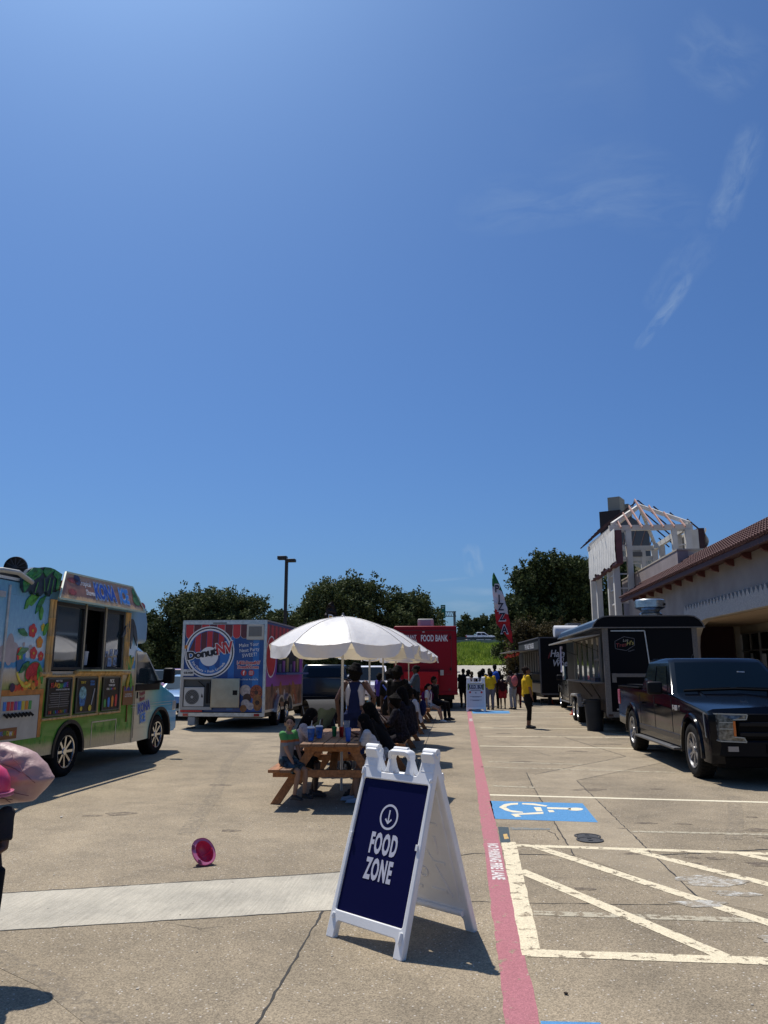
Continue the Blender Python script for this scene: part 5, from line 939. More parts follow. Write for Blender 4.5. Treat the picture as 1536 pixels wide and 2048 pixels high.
# compartment with condenser unit
MB().box(-1.16, -.30, .002, .012, .60, 1.36).build('compartment_recess', mat('dim steel recess', (.06, .065, .065), .6), T)
MB().box(-1.20, -1.13, -.05, .012, .52, 1.42).box(-1.129, -.28, -.05, .012, 1.36, 1.42).box(-1.129, -.28, -.06, .012, .52, .60).build('compartment_frame', mat('primed frame', (.4, .39, .36), .6), T)
u = MB().box(-1.10, -.52, -.045, .0, .61, 1.14).build('condenser_unit', mat('ivory condenser', (.55, .54, .5), .5), T, .01); q = MB(); disc(q, (-.86, -.048, .87), .205, .205, rt, upz, 32); q.build('fan_opening', mat('dark fan', (.06, .06, .06), .6), u)
for r_ in (.05, .09, .13, .17, .2): q = MB(); annulus(q, (-.86, -.052, .87), r_-.006, r_+.004, rt, upz, 28); q.build('fan_guard', mat('guard wire', (.22, .22, .21), .5), u)
q = MB(); disc(q, (-.86, -.055, .87), .035, .035, rt, upz, 16); q.build('fan_hub', mat('hub grey', (.45, .45, .44), .5), u); q = MB(); q.poly([(-.60, -.047, .86), (-.56, -.047, .86), (-.585, -.047, .98)]); q.poly([(-.58, -.047, .86), (-.535, -.047, .86), (-.57, -.047, .96)]); q.build('maker_mark', mat('dark mark', (.04, .03, .03), .5), u)
MB().box(-.46, -.40, -.03, 0, .70, 1.25).box(-.36, -.33, -.03, 0, .7, 1.3).build('hose', black, T); MB().bar((-.70, -.05, 1.32), (-.5, -.03, 1.15), .02, .02).build('gas_strut', black, T)
dr = MB().box(-.30, .53, -.12, -.05, .58, 1.39).build('open_hatch_door', mat('brushed stainless door', (.36, .33, .28), .3, 1, var=.12, vs=4, bump=.15, bs=3), T, .012); MB().box(.34, .47, -.13, -.12, .93, 1.06).build('paddle_latch', black, dr)
dn = [mat('print glazed dough', (.30, .12, .035), .5, var=.4, vs=14), mat('print sprinkled dough', (.28, .07, .03), .5, var=.7, vs=24), mat('print icing', (.5, .42, .38), .5, var=.3, vs=14), mat('print cocoa', (.06, .025, .015), .5, var=.4, vs=14)]
for i, (x, z, r_, k) in enumerate(((.66, 1.05, .16, 2), (.72, .85, .12, 3), (.98, 1.0, .21, 1), (1.02, .72, .23, 0), (.82, .62, .10, 2), (.68, .68, .13, 2), (.62, .56, .1, 0))):
    q = MB(); a = min(r_, HX-.06-x) ; disc(q, (x, .012-.0012*i, z), a, r_, rt, upz, 28); q.build('doughnut_print', dn[k], T)
    if r_ > .17: q = MB(); disc(q, (x, .0105-.0012*i, z), r_*.28, r_*.28, rt, upz, 18); q.build('doughnut_print', dn[3], T)
[MB().box(a, a+.15, -.07, -.05, ZB_-.11, ZB_-.04).build('tail_light', MATS['red tail lens'], T) for a in (-1.1, .95)]; MB().box(-1.19, -.55, -.05, -.02, ZB_+.0, ZB_+.05).build('stripe_print', ared, T)
MB().box(-.95, -.75, -.05, .3, .1, .32).build('stabiliser_jack', mat('primed frame', (.4, .39, .36), .6), T); MB().tube([(-.9, .1, .08), (-.9, .1, .34)], .05, 8).build('jack_leg', black, T); MB().box(-1.0, -.8, 0, .2, 0, .03).build('jack_foot', black, T)
# serving side (+x)
MB().box(HX+.001, HX+.006, .08, 5.1, 1.15, 2.3).build('side_print', prp, T); MB().box(HX+.001, HX+.006, .08, 5.1, .52, 1.149).build('side_print', mat('print doughnut mass', (.19, .09, .05), .5, var=.6, vs=5), T)
scal(T, .1, 5.1, 20, 2.92, 2.45, HX+.002, dx=(0, 1, 0))
for i in range(22):
    y = .25+rnd.random()*4.6; z = .62+rnd.random()*.5; q = MB(); disc(q, (HX+.008+.0002*i, y, z), .14, .2, (0, 1, 0), upz, 18); q.build('doughnut_print', dn[i % 4], T)
q = MB(); annulus(q, (HX+.013, .62, 2.0), .56, .60, (0, 1, 0), upz, 30); q.build('side_logo_ring', inkw, T); q = MB(); disc(q, (HX+.012, .62, 2.0), .55, .55, (0, 1, 0), upz, 30); q.build('side_logo', ared, T)
MB().box(HX+.002, HX+.02, 1.4, 4.6, 1.55, 2.45).build('serving_opening', dkin, T); MB().box(HX, HX+.32, 1.3, 4.7, 1.48, 1.54).build('serving_shelf', mat('blue shelf', (.03, .09, .25), .5), T)
for i in range(6): MB().box(HX+.02, HX+.06, 1.5+.5*i, 1.75+.5*i, 1.56, 1.8+.1*(i % 3)).build('counter_goods', mat('counter goods %d' % (i % 3), [(.1, .12, .15), (.3, .1, .3), (.35, .3, .1)][i % 3], .5), T)
for y in (1.62, 2.72): wheel(T, HX-.08, y, .36, .22, 1, .6, 6, chrome); wheel(T, -HX+.08, y, .36, .22, -1, .6, 6, chrome)
for y in (1.62, 2.72): fender(T, HX+.02, y, .36, .46, .53, alu, .1, .1 if y > 2 else .75, PI-.75 if y > 2 else PI-.1, 'fender')
# ================================================================ RED FOOD BANK TRUCK
T = thing('food_bank_truck', 'tall plain red food bank truck seen from behind beside the crowd', 'truck', (-1.53, 33.1, 0), R(1.5))
rp = mat('food bank red', (.27, .004, .014), .45, spec=.2, var=.06, vs=1); rp2 = mat('brighter red hatch', (.46, .010, .018), .45, spec=.2)
MB().box(-1.33, 1.33, 0, 7.4, .66, 3.46).build('box_body', rp, T, .06, seg=3); MB().box(-1.2, 1.2, .3, 7, .4, .659).build('chassis', black, T)
MB().box(-1.33, 1.335, -.025, -.002, 3.25, 3.28).build('top_seam', mat('dark red seam', (.12, .004, .01), .4), T); MB().box(-1.34, 1.34, -.08, -.0, .60, .72).build('rear_bumper', rp, T, .02)
q = MB()
for a, b in (((-1.15, 1.45), (1.1, 1.45)), ((1.1, 1.45), (1.1, 3.12)), ((-1.15, 3.12), (1.1, 3.12)), ((-1.15, 1.45), (-1.15, 3.12))): q.bar((a[0], -.006, a[1]), (b[0], -.006, b[1]), .02, .02)
q.build('door_outline', MATS['dark red seam'], T); MB().box(1.02, 1.08, -.03, 0, 2.9, 3.02).box(1.02, 1.08, -.03, 0, 1.6, 1.72).build('hinge', black, T)
MB().box(-.9, .54, -.28, -.003, .86, 1.56).build('rear_hatch_box', rp2, T, .02); 
text('TARRANT', .22, inkw, T, (-.70, -.005, 2.99), rt, upz, sx=.66, bold=.006, ext=.001); text('AREA', .15, inkw, T, (-.50, -.005, 2.83), rt, upz, sx=.8, bold=.004, ext=.001); text('FOOD BANK', .37, inkw, T, (.38, -.005, 2.93), rt, upz, sx=.53, bold=.010, ext=.001)
MB().box(.62, .76, -.09, -.0, 1.40, 1.62).build('outlet_cover', mat('ivory plastic', (.5, .48, .42), .5), T); MB().box(.50, .58, -.05, 0, 1.5, 1.6).build('latch', black, T); MB().box(-.12, -.02, -.03, 0, 3.19, 3.22).build('marker_lamp', alu, T)
q = MB(); disc(q, (1.0, -.003, .82), .055, .055, rt, upz, 18); q.build('socket', MATS['dark red seam'], T)
ac = MB().box(-.35, .35, 1.2, 2.2, 3.46, 3.84).build('roof_air_conditioner', mat('ivory plastic', (.5, .48, .42), .5), T, .05, seg=3); MB().box(-.22, .22, 1.18, 1.2, 3.55, 3.78).build('vent_grille', mat('bluish grille', (.3, .34, .38), .5), ac)
for x in (-.95, .95):
    for y in (1.5, 6.4): wheel(T, x, y, .42, .35, 1 if x > 0 else -1, .55, 6, alu)
MB().box(1.331, 1.34, .3, 6.8, 1.0, 3.2).build('side_print', mat('fruit wrap side', (.22, .10, .04), .5, var=.7, vs=2), T); MB().box(1.34, 1.5, 2, 4.4, 1.5, 1.55).build('serving_shelf', alu, T)
# ================================================================ NEAR BLACK TRAILER (right)
T = thing('black_food_trailer', 'black food trailer with hexagon logo door, chequer plate corners and steel roof fan', 'food trailer', (4.92, 21.0, 0))
gb = mat('gloss black panel', (.003, .003, .005), .35, spec=.12); dp = mat('chequer plate aluminium', (.20, .195, .185), .4, .8, var=.3, vs=60, bump=.8, bs=120); HX = 1.19
cor = mat('corrugated steel skirt', (.11, .09, .075), .28, .85, var=.35, vs=5, streak=(1, 2, .2))
MB().box(-HX, HX, .03, 7.4, .52, 2.74).build('box_body', gb, T)
rf = [(-1.46, 2.73), (-1.44, 2.80), (-1.33, 2.93), (-1.18, 3.0), (-1.0, 3.02), (1.0, 3.02), (1.15, 3.0), (1.27, 2.92), (1.36, 2.80), (1.38, 2.73)]
MB().prism(rf, 1, -.02, 7.5).build('roof_cap', gb, T, .008); q = MB().box(-1.48, 1.40, -.05, 7.5, 2.70, 2.73)
q.build('roof_rim', dp, T); e = MB()
for (a, b) in zip(rf[:-1], rf[1:]): e.bar((a[0], -.03, a[1]), (b[0], -.03, b[1]), .03, .03)
e.build('roof_edge', dp, T)
MB().add([(-1.462, -.02, 2.735), (-1.462, 7.5, 2.735), (-1.335, 7.5, 2.935), (-1.335, -.02, 2.935), (-1.182, 7.5, 3.004), (-1.182, -.02, 3.004)], [(0, 3, 2, 1), (3, 5, 4, 2)]).build('roof_skin', mat('satin roof skin', (.2, .24, .26), .35, .7), T)
for x in (-1, 1): MB().box(*sorted((x*(HX-.12), x*(HX+.012))), .005, .12, .46 if x < 0 else 1.6, 2.70).build('corner_plate', dp, T)
MB().box(-HX-.01, HX+.01, -.0, .04, .42, .56).build('rear_sill', dp, T); MB().box(-HX+.02, -HX+.14, -.005, .0, .44, .5).build('tail_light', mat('smoked lens', (.05, .03, .025), .3), T)
q = MB()
for a, b in (((-1.0, 2.63), (-.13, 2.63)), ((-.13, 2.63), (-.02, 1.30)), ((-.02, 1.3), (.03, .62))): q.bar((a[0], .0, a[1]), (b[0], .0, b[1]), .03, .028)
q.build('door_edge', alu, T); MB().box(-1.0, .0, -.015, .02, 1.44, 1.53).build('door_rail', dp, T); MB().box(-1.03, -.92, -.02, .02, 1.30, 1.535).build('door_hinge', dp, T); MB().box(-.95, .03, -.01, .02, .60, .64).build('door_rail', alu, T)
hexp = [(-.90, 2.17), (-.90, 2.36), (-.66, 2.48), (-.40, 2.43), (-.40, 2.26), (-.62, 2.12)]; q = MB()
for i in range(6): a, b = hexp[i], hexp[(i+1) % 6]; q.bar((a[0], .02, a[1]), (b[0], .02, b[1]), .012, .01)
q.build('hexagon_logo', mat('grey logo line', (.16, .16, .18), .5), T); d10 = Vector((1, 0, .12)); u10 = Vector((-.12, 0, 1))
text('Los', .10, mat('logo cream script', (.45, .42, .36), .5), T, (-.63, .024, 2.385), d10, u10, shear=.3, ext=.001); text('Tres', .15, mat('logo dark red', (.22, .03, .03), .5), T, (-.75, .024, 2.26), d10, u10, ext=.001, shear=.2, bold=.002); text("H's", .15, mat('logo gold', (.40, .34, .10), .5), T, (-.52, .024, 2.31), d10, u10, ext=.001, shear=.3, bold=.002); text('Taqueria', .05, MATS['grey logo line'], T, (-.50, .024, 2.12), Vector((1, 0, .3)), Vector((-.3, 0, 1)), ext=.001, shear=.3)
# serving side facing -x
MB().box(-HX-.012, -HX-.001, .13, 7.3, .56, 1.30).build('steel_skirt', cor, T); ribs = MB()
for i in range(46): y = .2+i*.155; ribs.box(-HX-.022, -HX-.012, y, y+.05, .57, 1.29)
ribs.build('skirt_ribs', cor, T)['kind'] = 'stuff'
MB().box(-HX-.014, -HX-.001, .4, 5.2, 1.32, 2.50).build('serving_opening', mat('reflective serving glass', (.07, .075, .06), .08, coat=1, var=.5, vs=1.5), T)
fs = mat('brushed window steel', (.24, .23, .21), .4, .8)
for y in (.42, 1.3, 2.2, 3.2, 4.2, 5.15): MB().box(-HX-.06, -HX-.002, y, y+.06, 1.32, 2.5).build('window_mullion', fs, T)
for i in range(4): MB().box(-HX-.05, -HX-.016, .5+i*.04, .52+i*.04, 1.4, 2.5).build('hanging_item', mat('hanging packets', (.18, .15, .12), .5, var=.6, vs=12), T)
MB().box(-HX-.05, -HX-.015, .5, 1.28, 1.86, 1.92).build('window_mullion', fs, T)
MB().box(-HX-.34, -HX, .3, 5.2, 1.27, 1.31).build('serving_shelf', fs, T); MB().box(-HX-.2, -HX-.05, .5, 1.2, 1.312, 1.42).build('condiment_bottles', mat('dark bottles', (.04, .04, .06), .3, var=.8, vs=20), T)
MB().bar((-HX-.3, .6, 1.28), (-HX, .9, .85), .02, .02).bar((-HX-.3, 2.6, 1.28), (-HX, 2.2, .85), .02, .02).build('shelf_brace', black, T)
MB().add([(-HX-.0, .5, 2.58), (-HX-.0, 5.3, 2.58), (-HX-.85, 5.3, 2.45), (-HX-.85, .5, 2.45), (-HX-.0, .5, 2.54), (-HX-.0, 5.3, 2.54), (-HX-.85, 5.3, 2.41), (-HX-.85, .5, 2.41)], [(0, 1, 2, 3), (7, 6, 5, 4), (0, 3, 7, 4), (3, 2, 6, 7), (2, 1, 5, 6), (1, 0, 4, 5)]).build('serving_awning', mat('pale awning steel', (.42, .41, .38), .45, .4), T)
MB().bar((-HX-.01, .6, 2.1), (-HX-.8, .55, 2.42), .012, .012).build('awning_strut', black, T); MB().bar((-HX-.01, 5.1, 2.1), (-HX-.8, 5.2, 2.42), .012, .012).build('awning_strut', black, T)
bn = MB().box(-HX-.62, -HX-.58, 3.9, 4.3, 1.55, 2.35).build('hanging_menu', mat('lilac menu', (.34, .33, .44), .6), T); [MB().box(-HX-.62, -HX-.585, 3.892, 3.9, 1.62+.14*i, 1.70+.14*i).build('menu_block', black, bn) for i in range(5)]; MB().box(-HX-.62, -HX-.58, 3.5, 3.9, 1.32, 1.75).build('clear_screen', mat('bluish screen', (.12, .22, .27), .1, coat=1), T)
for y in (4.7, 5.6): wheel(T, -HX+.02, y, .37, .24, -1, .62, 6, alu); wheel(T, HX-.1, y, .37, .24, 1, .62, 6, alu)
fd = MB(); 
fd.prism([(4.28, .5), (4.36, .78), (4.5, .86), (5.85, .86), (5.98, .78), (6.05, .5), (5.97, .5), (5.92, .74), (5.82, .8), (4.53, .8), (4.42, .74), (4.35, .5)], 0, -HX-.13, -HX+.15); fd.build('fender', mat('polished fender', (.6, .6, .58), .3, .6), T)
MB().box(-1.05, 1.05, .2, 7.2, .34, .5).build('chassis', black, T); MB().box(-1.1, 1.1, .1, 7.3, 2.5, 2.7).build('ceiling', black, T)
fn = MB().lathe([(.30, 0), (.31, .10), (.24, .16), (.25, .2), (.37, .26), (.40, .28), (.40, .47), (.36, .50), (.0, .52)], 28, Matrix.Translation((.27, .9, 3.02))).build('roof_exhaust_fan', mat('spun aluminium', (.50, .52, .53), .25, .9, var=.2, vs=6), T, smooth=True, flat=25); MB().box(.57, .62, .62, .66, 3.34, 3.40).build('fan_badge', black, fn); MB().lathe([(.34, 0), (.33, .08), (0, .1)], 24, Matrix.Translation((.55, 1.7, 3.02))).build('roof_vent', MATS['spun aluminium'], T, smooth=True)
MB().box(-.05, .25, -.02, 0, 0, 0) if 0 else None
# ================================================================ FAR BLACK TRAILER
T = thing('black_food_trailer', 'farther black food trailer with white script lettering and long name strip', 'food trailer', (4.95, 38.0, 0), R(3.2)); HX = 1.25
MB().box(-HX, HX, 0, 7.6, .52, 3.12).build('box_body', mat('matt black panel', (.005, .005, .006), .6, spec=.15), T, .01); MB().box(-HX-.03, HX+.03, -.03, 7.65, 3.12, 3.17).build('roof', mat('dark grey roof', (.10, .10, .11), .5), T)
MB().box(-HX-.015, -HX+.05, -.012, .05, .5, 3.12).box(HX-.05, HX+.015, -.012, .05, .5, 3.12).box(-HX, HX, -.015, .02, .46, .54).build('corner_trim', mat('dull trim', (.13, .13, .13), .5, .5), T)
lw = mat('script white', (.55, .55, .55), .5)
text('Hale', .46, lw, T, (-.42, -.02, 2.38), rt, upz, shear=.25, sx=.8, bold=.008, ext=.001); text('on', .32, lw, T, (-.28, -.02, 2.15), rt, upz, shear=.25, ext=.001, bold=.006); text('Wheels', .42, lw, T, (-.12, -.02, 1.93), rt, upz, shear=.25, sx=.85, bold=.008, ext=.001)
MB().prism([(-.86, 2.2), (-.78, 2.42), (-.72, 2.48), (-.74, 2.3), (-.84, 2.12)], 1, -.02, -.012).build('red_flame_mark', mat('dim red mark', (.16, .01, .012), .5), T)
MB().box(-HX-.03, -HX-.001, .1, 7.4, 2.62, 2.98).build('name_strip', mat('slate strip', (.035, .038, .042), .4), T)
text('THE HALE TRAILER', .34, lw, T, (-HX-.034, 3.2, 2.80), (0, -1, 0), upz, bold=.012, ext=.001, kern=1.15)
MB().box(-HX-.01, -HX-.001, .4, 5.6, 1.5, 2.5).build('serving_opening', mat('dim serving interior', (.03, .028, .026), .4), T)
for y in (.9, 1.7, 2.5, 3.3, 4.1, 4.9): MB().box(-HX-.04, -HX-.01, y, y+.05, 1.5, 2.5).build('window_mullion', mat('dull trim', (.13, .13, .13), .5, .5), T)
MB().add([(-HX, .3, 2.62), (-HX, 6.6, 2.62), (-HX-1.2, 6.6, 2.55), (-HX-1.2, .3, 2.55), (-HX, .3, 2.58), (-HX, 6.6, 2.58), (-HX-1.2, 6.6, 2.51), (-HX-1.2, .3, 2.51)], [(0, 1, 2, 3), (7, 6, 5, 4), (0, 3, 7, 4), (3, 2, 6, 7), (2, 1, 5, 6), (1, 0, 4, 5)]).build('serving_awning', mat('grey awning', (.2, .2, .2), .5), T)
for i in range(9): MB().ball((-HX-.95+.05*(i % 2), .6+i*.65, 2.42-.05*(i % 3)), .10, .10, .07).build('red_lantern', mat('red paper flower', (.5, .05, .03), .6), T, smooth=True)
MB().box(-HX-.35, -HX, .2, 5.7, 1.42, 1.46).box(-HX-.34, -HX, .2, 5.7, 1.02, 1.05).build('serving_shelf', mat('dull trim', (.13, .13, .13), .5, .5), T); MB().box(-HX-.01, -HX, .35, .62, 1.5, 2.3).build('poster', mat('pinkish poster', (.3, .2, .18), .6, var=.5, vs=6), T); MB().box(-HX-.012, -HX-.001, .05, 7.4, .54, .98).build('steel_skirt', mat('dull steel skirt', (.16, .15, .14), .5, .6), T)
ac = MB().lathe([(.0, 0), (.26, 0), (.30, .03), (.30, 1.17), (.26, 1.2), (0, 1.2)], 20, Matrix.Translation((-.35, 1.0, 3.47)) @ Matrix.Rotation(PI/2, 4, 'Y') ).build('roof_unit', mat('white roof unit', (.7, .7, .7), .4), T, smooth=True); MB().box(.55, 1.2, 2.0, 2.8, 3.17, 3.95).build('roof_duct', mat('grey duct', (.2, .2, .2), .5, .5), T)
for x in (-1, 1):
    for y in (3.2, 4.2): wheel(T, x*(HX-.1), y, .36, .24, x, .6, 6, alu)
MB().box(-1.1, 1.1, .2, 7.4, .34, .5).build('chassis', black, T); MB().box(-.9, -.75, .1, .25, 0, .5).box(.75, .9, .1, .25, 0, .5).build('stabiliser_jack', black, T)
# ================================================================ A-FRAME BOARDS
def aframe(label, loc, rz, cat='sidewalk sign', panelm=None, detail=True):
    t = thing('sidewalk_sign', label, cat, loc, rz); Wd = .318; Sp = .365; Hh = 1.115; Ls = math.hypot(Sp, Hh)
    out = []
    for s_ in (-1, 1):          # -1 front leaf, +1 back leaf
        foot = Vector((0, s_*Sp, 0)); top = Vector((0, 0, Hh)); v = (top-foot).normalized(); u = Vector((1, 0, 0)) if s_ < 0 else Vector((-1, 0, 0)); n = u.cross(v)
        M = Matrix.Translation(foot) @ Matrix((u, v, n)).transposed().to_4x4()
        mb = MB()
        def bx(a, b, c, d, e, f):
            mb.add([M @ Vector(p) for p in ((a, c, e), (b, c, e), (b, d, e), (a, d, e), (a, c, f), (b, c, f), (b, d, f), (a, d, f))], [(0, 3, 2, 1), (4, 5, 6, 7), (0, 1, 5, 4), (1, 2, 6, 5), (2, 3, 7, 6), (3, 0, 4, 7)])
        def pr(poly, z0, z1):
            k = len(poly); vs = [M @ Vector((p[0], p[1], z0)) for p in poly]+[M @ Vector((p[0], p[1], z1)) for p in poly]; mb.add(vs, [tuple(range(k))[::-1], tuple(range(k, 2*k))]+[(i, (i+1) % k, k+(i+1) % k, k+i) for i in range(k) if not (poly[i][0] == 0 and poly[(i+1) % k][0] == 0)])
        th = -.045
        # outer ring as one outline with feet and lugs: left/right halves
        for q in (-1, 1):
            P_ = [(0, .10), (.235, .10), (.25, .085), (.25, .0), (Wd-.004, .0), (Wd, .01), (Wd-.004, .60), (Wd-.012, 1.06), (Wd-.016, Ls-.02), (Wd-.026, Ls), (.205, Ls), (.195, Ls-.015), (.180, 1.03), (.168, 1.012), (0, 1.012), (0, .965), (.272, .965), (.281, .955), (.281, .17), (.272, .16), (0, .16)]
            P_ = [(q*a, b) for a, b in P_]; 
            if q < 0: P_ = P_[::-1]
            pr(P_, th, 0)
        # handle loop in the middle
        for q in (-1, 1):
            P_ = [(0, Ls-.030), (.056, Ls-.032), (.068, Ls-.046), (.070, 1.035), (.060, 1.013), (.118, 1.013), (.104, 1.035), (.096, Ls-.03), (.082, Ls-.008), (.062, Ls-.0), (0, Ls)]
            P_ = [(q*a, b) for a, b in P_]
            if q < 0: P_ = P_[::-1]
            pr(P_, th, 0)
        leaf = mb.build('leaf_frame', white, t, .006, seg=2); bm = bmesh.new(); bm.from_mesh(leaf.data); bmesh.ops.remove_doubles(bm, verts=bm.verts, dist=.0004); bmesh.ops.recalc_face_normals(bm, faces=bm.faces); bm.to_mesh(leaf.data); bm.free()
        back = MB(); k = [(-.281, .16), (.281, .16), (.281, .965), (-.281, .965)]; back.add([M @ Vector((a, b, c)) for c in (th+.004, th+.02) for a, b in k], [(0, 3, 2, 1), (4, 5, 6, 7), (0, 1, 5, 4), (1, 2, 6, 5), (2, 3, 7, 6), (3, 0, 4, 7)]); back.build('backing_sheet', white, leaf)
        rb = MB()       # moulded ribs on the inner side
        def rib(a, b, w_=.022):
            a = M @ Vector((a[0], a[1], th+.004)); b = M @ Vector((b[0], b[1], th+.004)); rb.bar(a, b, w_, .012, up=n)
        if detail:
            for q in (-1, 1):
                rib((q*.25, .2), (q*.25, .93)); rib((q*.20, .22), (q*.06, .52)); rib((q*.20, .90), (q*.06, .62)); rib((q*.04, .25), (q*.17, .25)); rib((q*.10, .44), (q*.2, .44)); rib((q*.10, .70), (q*.2, .70)); rib((q*.15, .5), (q*.15, .62))
            for (a, b) in ((0, .36), (0, .57), (.0, .78)):
                for i in range(10): rib((a+.035*math.cos(i*PI/5), b+.035*math.sin(i*PI/5)), (a+.035*math.cos((i+1)*PI/5), b+.035*math.sin((i+1)*PI/5)), .01)
            rb.build('moulded_rib', white, leaf, .004)
            q_ = MB(); q_.tube([M @ Vector((-.27, .135, th-.012)), M @ Vector((.27, .135, th-.012))], .018, 12); q_.build('bottom_rail', white, leaf, smooth=True)
            wl = MB()
            for q in (-1, 1):
                wl.tube([M @ Vector((q*.297, 1.03 if q < 0 else 1.0, .003)), M @ Vector((q*.297, .985, .003))], .011, 8); wl.tube([M @ Vector((q*.285, .14, .003)), M @ Vector((q*.285, .115 if q < 0 else .08, .003))], .011, 8)
                wl.bar(M @ Vector((q*.225, Ls-.012, .002)), M @ Vector((q*.265, Ls-.012, .002)), .012, .012, up=n)
                for (a, b, c, d) in ((.20, 1.045, .30, 1.13),):
                    for (p0, p1) in (((a, b), (c, b)), ((c, b), (c-.004, d)), ((c-.004, d), (a+.003, d)), ((a+.003, d), (a, b))): wl.bar(M @ Vector((q*p0[0], p0[1], .0)), M @ Vector((q*p1[0], p1[1], .0)), .003, .004, up=n)
                    for (p0, p1) in (((.235, 1.08), (.262, 1.08)), ((.262, 1.08), (.262, 1.098)), ((.262, 1.098), (.235, 1.098)), ((.235, 1.098), (.235, 1.08))): wl.bar(M @ Vector((q*p0[0], p0[1], .0)), M @ Vector((q*p1[0], p1[1], .0)), .003, .004, up=n)
                wl.bar(M @ Vector((q*.292, .60, .004)), M @ Vector((q*.275, .60, .004)), .035, .008, up=n)
            wl.build('moulded_detail', white, leaf, .002)
        ins = MB(); k = [(-.279, .162), (.279, .162), (.279, .963), (-.279, .963)]; ins.add([M @ Vector((a, b, c)) for c in (-.022, -.012) for a, b in k], [(0, 3, 2, 1), (4, 5, 6, 7), (0, 1, 5, 4), (1, 2, 6, 5), (2, 3, 7, 6), (3, 0, 4, 7)])
        io = ins.build('message_panel', panelm, t); out.append((M, u, v, n, io))
    for x in (-.255, .255): MB().tube([(x-.055, 0, Hh-.008), (x+.055, 0, Hh-.008)], .024, 12).build('hinge_cap', white, t, smooth=True)
    MB().tube([(-.06, 0, Hh-.006), (.06, 0, Hh-.006)], .016, 10).build('handle_grip', white, t, smooth=True)
    for x in (-.196, -.314, .196, .314): MB().tube([(x-.003, 0, Hh-.028), (x+.003, 0, Hh-.028)], .013, 10).build('hinge_pin', white, t, smooth=True)
    return t, out
nb = mat('navy sign print', (.0015, .002, .045), .5, spec=.12); lg = mat('pale grey print', (.62, .62, .70), .5)
t, out = aframe('white plastic board sign with navy panel reading FOOD ZONE under a down arrow', (-.405, 5.25, 0), math.atan2(-.38, .49), panelm=nb)
for (M, u, v, n, io) in out:
    def at_(a, b): return M @ Vector((a, b, -.0105))
    q = MB(); annulus(q, at_(0, .745), .064, .077, u, v, 48); q.build('arrow_ring', lg, io); q = MB(); q.bar(at_(0, .787), at_(0, .712), .010, .001, up=n); q.bar(at_(-.026, .732), at_(.002, .706), .010, .0011, up=n); q.bar(at_(.026, .732), at_(-.002, .706), .010, .0012, up=n); q.build('down_arrow', lg, io)
    text('FOOD', .165, lg, io, at_(0, .575), u, v, bold=.0068, sx=.455, ext=.0005, kern=1.17); text('ZONE', .165, lg, io, at_(0, .425), u, v, bold=.0068, sx=.455, ext=.0005, kern=1.17)
wb = mat('white poster print', (.66, .67, .70), .6)
t, out = aframe('white board with R.E.D. BUS poster at the far end of the red stripe', (.54, 31.9, 0), R(-3), panelm=wb, detail=False); t.scale = (1.2, 1.2, 1.2)
M, u, v, n, io = out[0]; dtx = mat('dark poster text', (.03, .04, .09), .6); rtx = mat('red apple print', (.5, .02, .02), .6); gtx = mat('olive leaf print', (.2, .25, .08), .6, var=.5, vs=20)
def at_(a, b): return M @ Vector((a, b, -.0095))
q = MB(); [q.bar(at_(s_*.245, .95), at_(s_*.24, .74), .055, .001, up=n) for s_ in (-1, 1)]; q.bar(at_(-.2, .945), at_(.2, .945), .02, .001, up=n); q.build('leaf_border', gtx, io)
text('R.E.D. BUS', .15, dtx, io, at_(0, .84), u, v, bold=.008, sx=.70, ext=.0006); q = MB()
for (z, wd) in ((.905, .2), (.775, .22), (.735, .16), (.712, .18), (.545, .0), (.52, .2), (.50, .12), (.40, .2), (.38, .11)): 
    if wd: q.bar(at_(-wd, z), at_(wd, z), .012, .0012, up=n)
q.build('text_line', mat('blue grey small print', (.12, .14, .2), .6), io); q = MB(); disc(q, at_(-.19, .66), .035, .035, u, v, 16); disc(q, at_(.19, .66), .035, .035, u, v, 16); q.build('apple_print', rtx, io); text('to', .06, dtx, io, at_(0, .645), u, v, bold=.003, ext=.0006); text('FREE MEALS FOR KIDS', .04, dtx, io, at_(0, .60), u, v, ext=.0006) if 0 else None
# ================================================================ PICNIC TABLES
wood = [mat('weathered brown plank', (.17, .085, .04), .65, var=.35, vs=5, streak=(12, .8, 12), bump=.25, bs=30), mat('orange stained timber', (.33, .135, .045), .6, var=.3, vs=4, streak=(8, .9, 8), bump=.2, bs=25)]
def table():
    t = thing('picnic_table', '', 'picnic table', (0, 0, 0), 0, 'picnic tables in a row under the white umbrellas'); Lh = 1.25
    for i in range(5): MB().box(-.355+.143*i, -.355+.143*i+.137, -Lh, Lh, .712+.002*(i % 2), .75+.002*(i % 2)).build('tabletop_plank', wood[0], t, .006)
    for s_ in (-1, 1):
        for k in range(2): a = s_*(.455+.14*k); b = s_*(.455+.14*k+.134); MB().box(min(a, b), max(a, b), -Lh, Lh, .415, .452+.002*k).build('bench_plank', wood[k and 1], t, .006)
        y = s_*.90
        MB().box(-.73, .73, y-.02, y+.02, .325, .414).build('cross_beam', wood[1], t, .004); MB().box(-.35, .35, y-.02, y+.02, .63, .711).build('top_batten', wood[1], t, .004)
        for q in (-1, 1): 
            z0, z1 = 0, .71; x0, x1 = q*.70, q*.22; yy = y+(.045 if s_ < 0 else -.045); mb = MB(); mb.prism([(x0-.062, 0), (x0+.062, 0), (x1+.062, .71), (x1-.062, .71)], 1, yy-.02, yy+.02); mb.build('leg', wood[1], t, .004)
        MB().bar((0, y, .36), (0, s_*.25, .70), .09, .04).build('brace', wood[1], t)
    return t
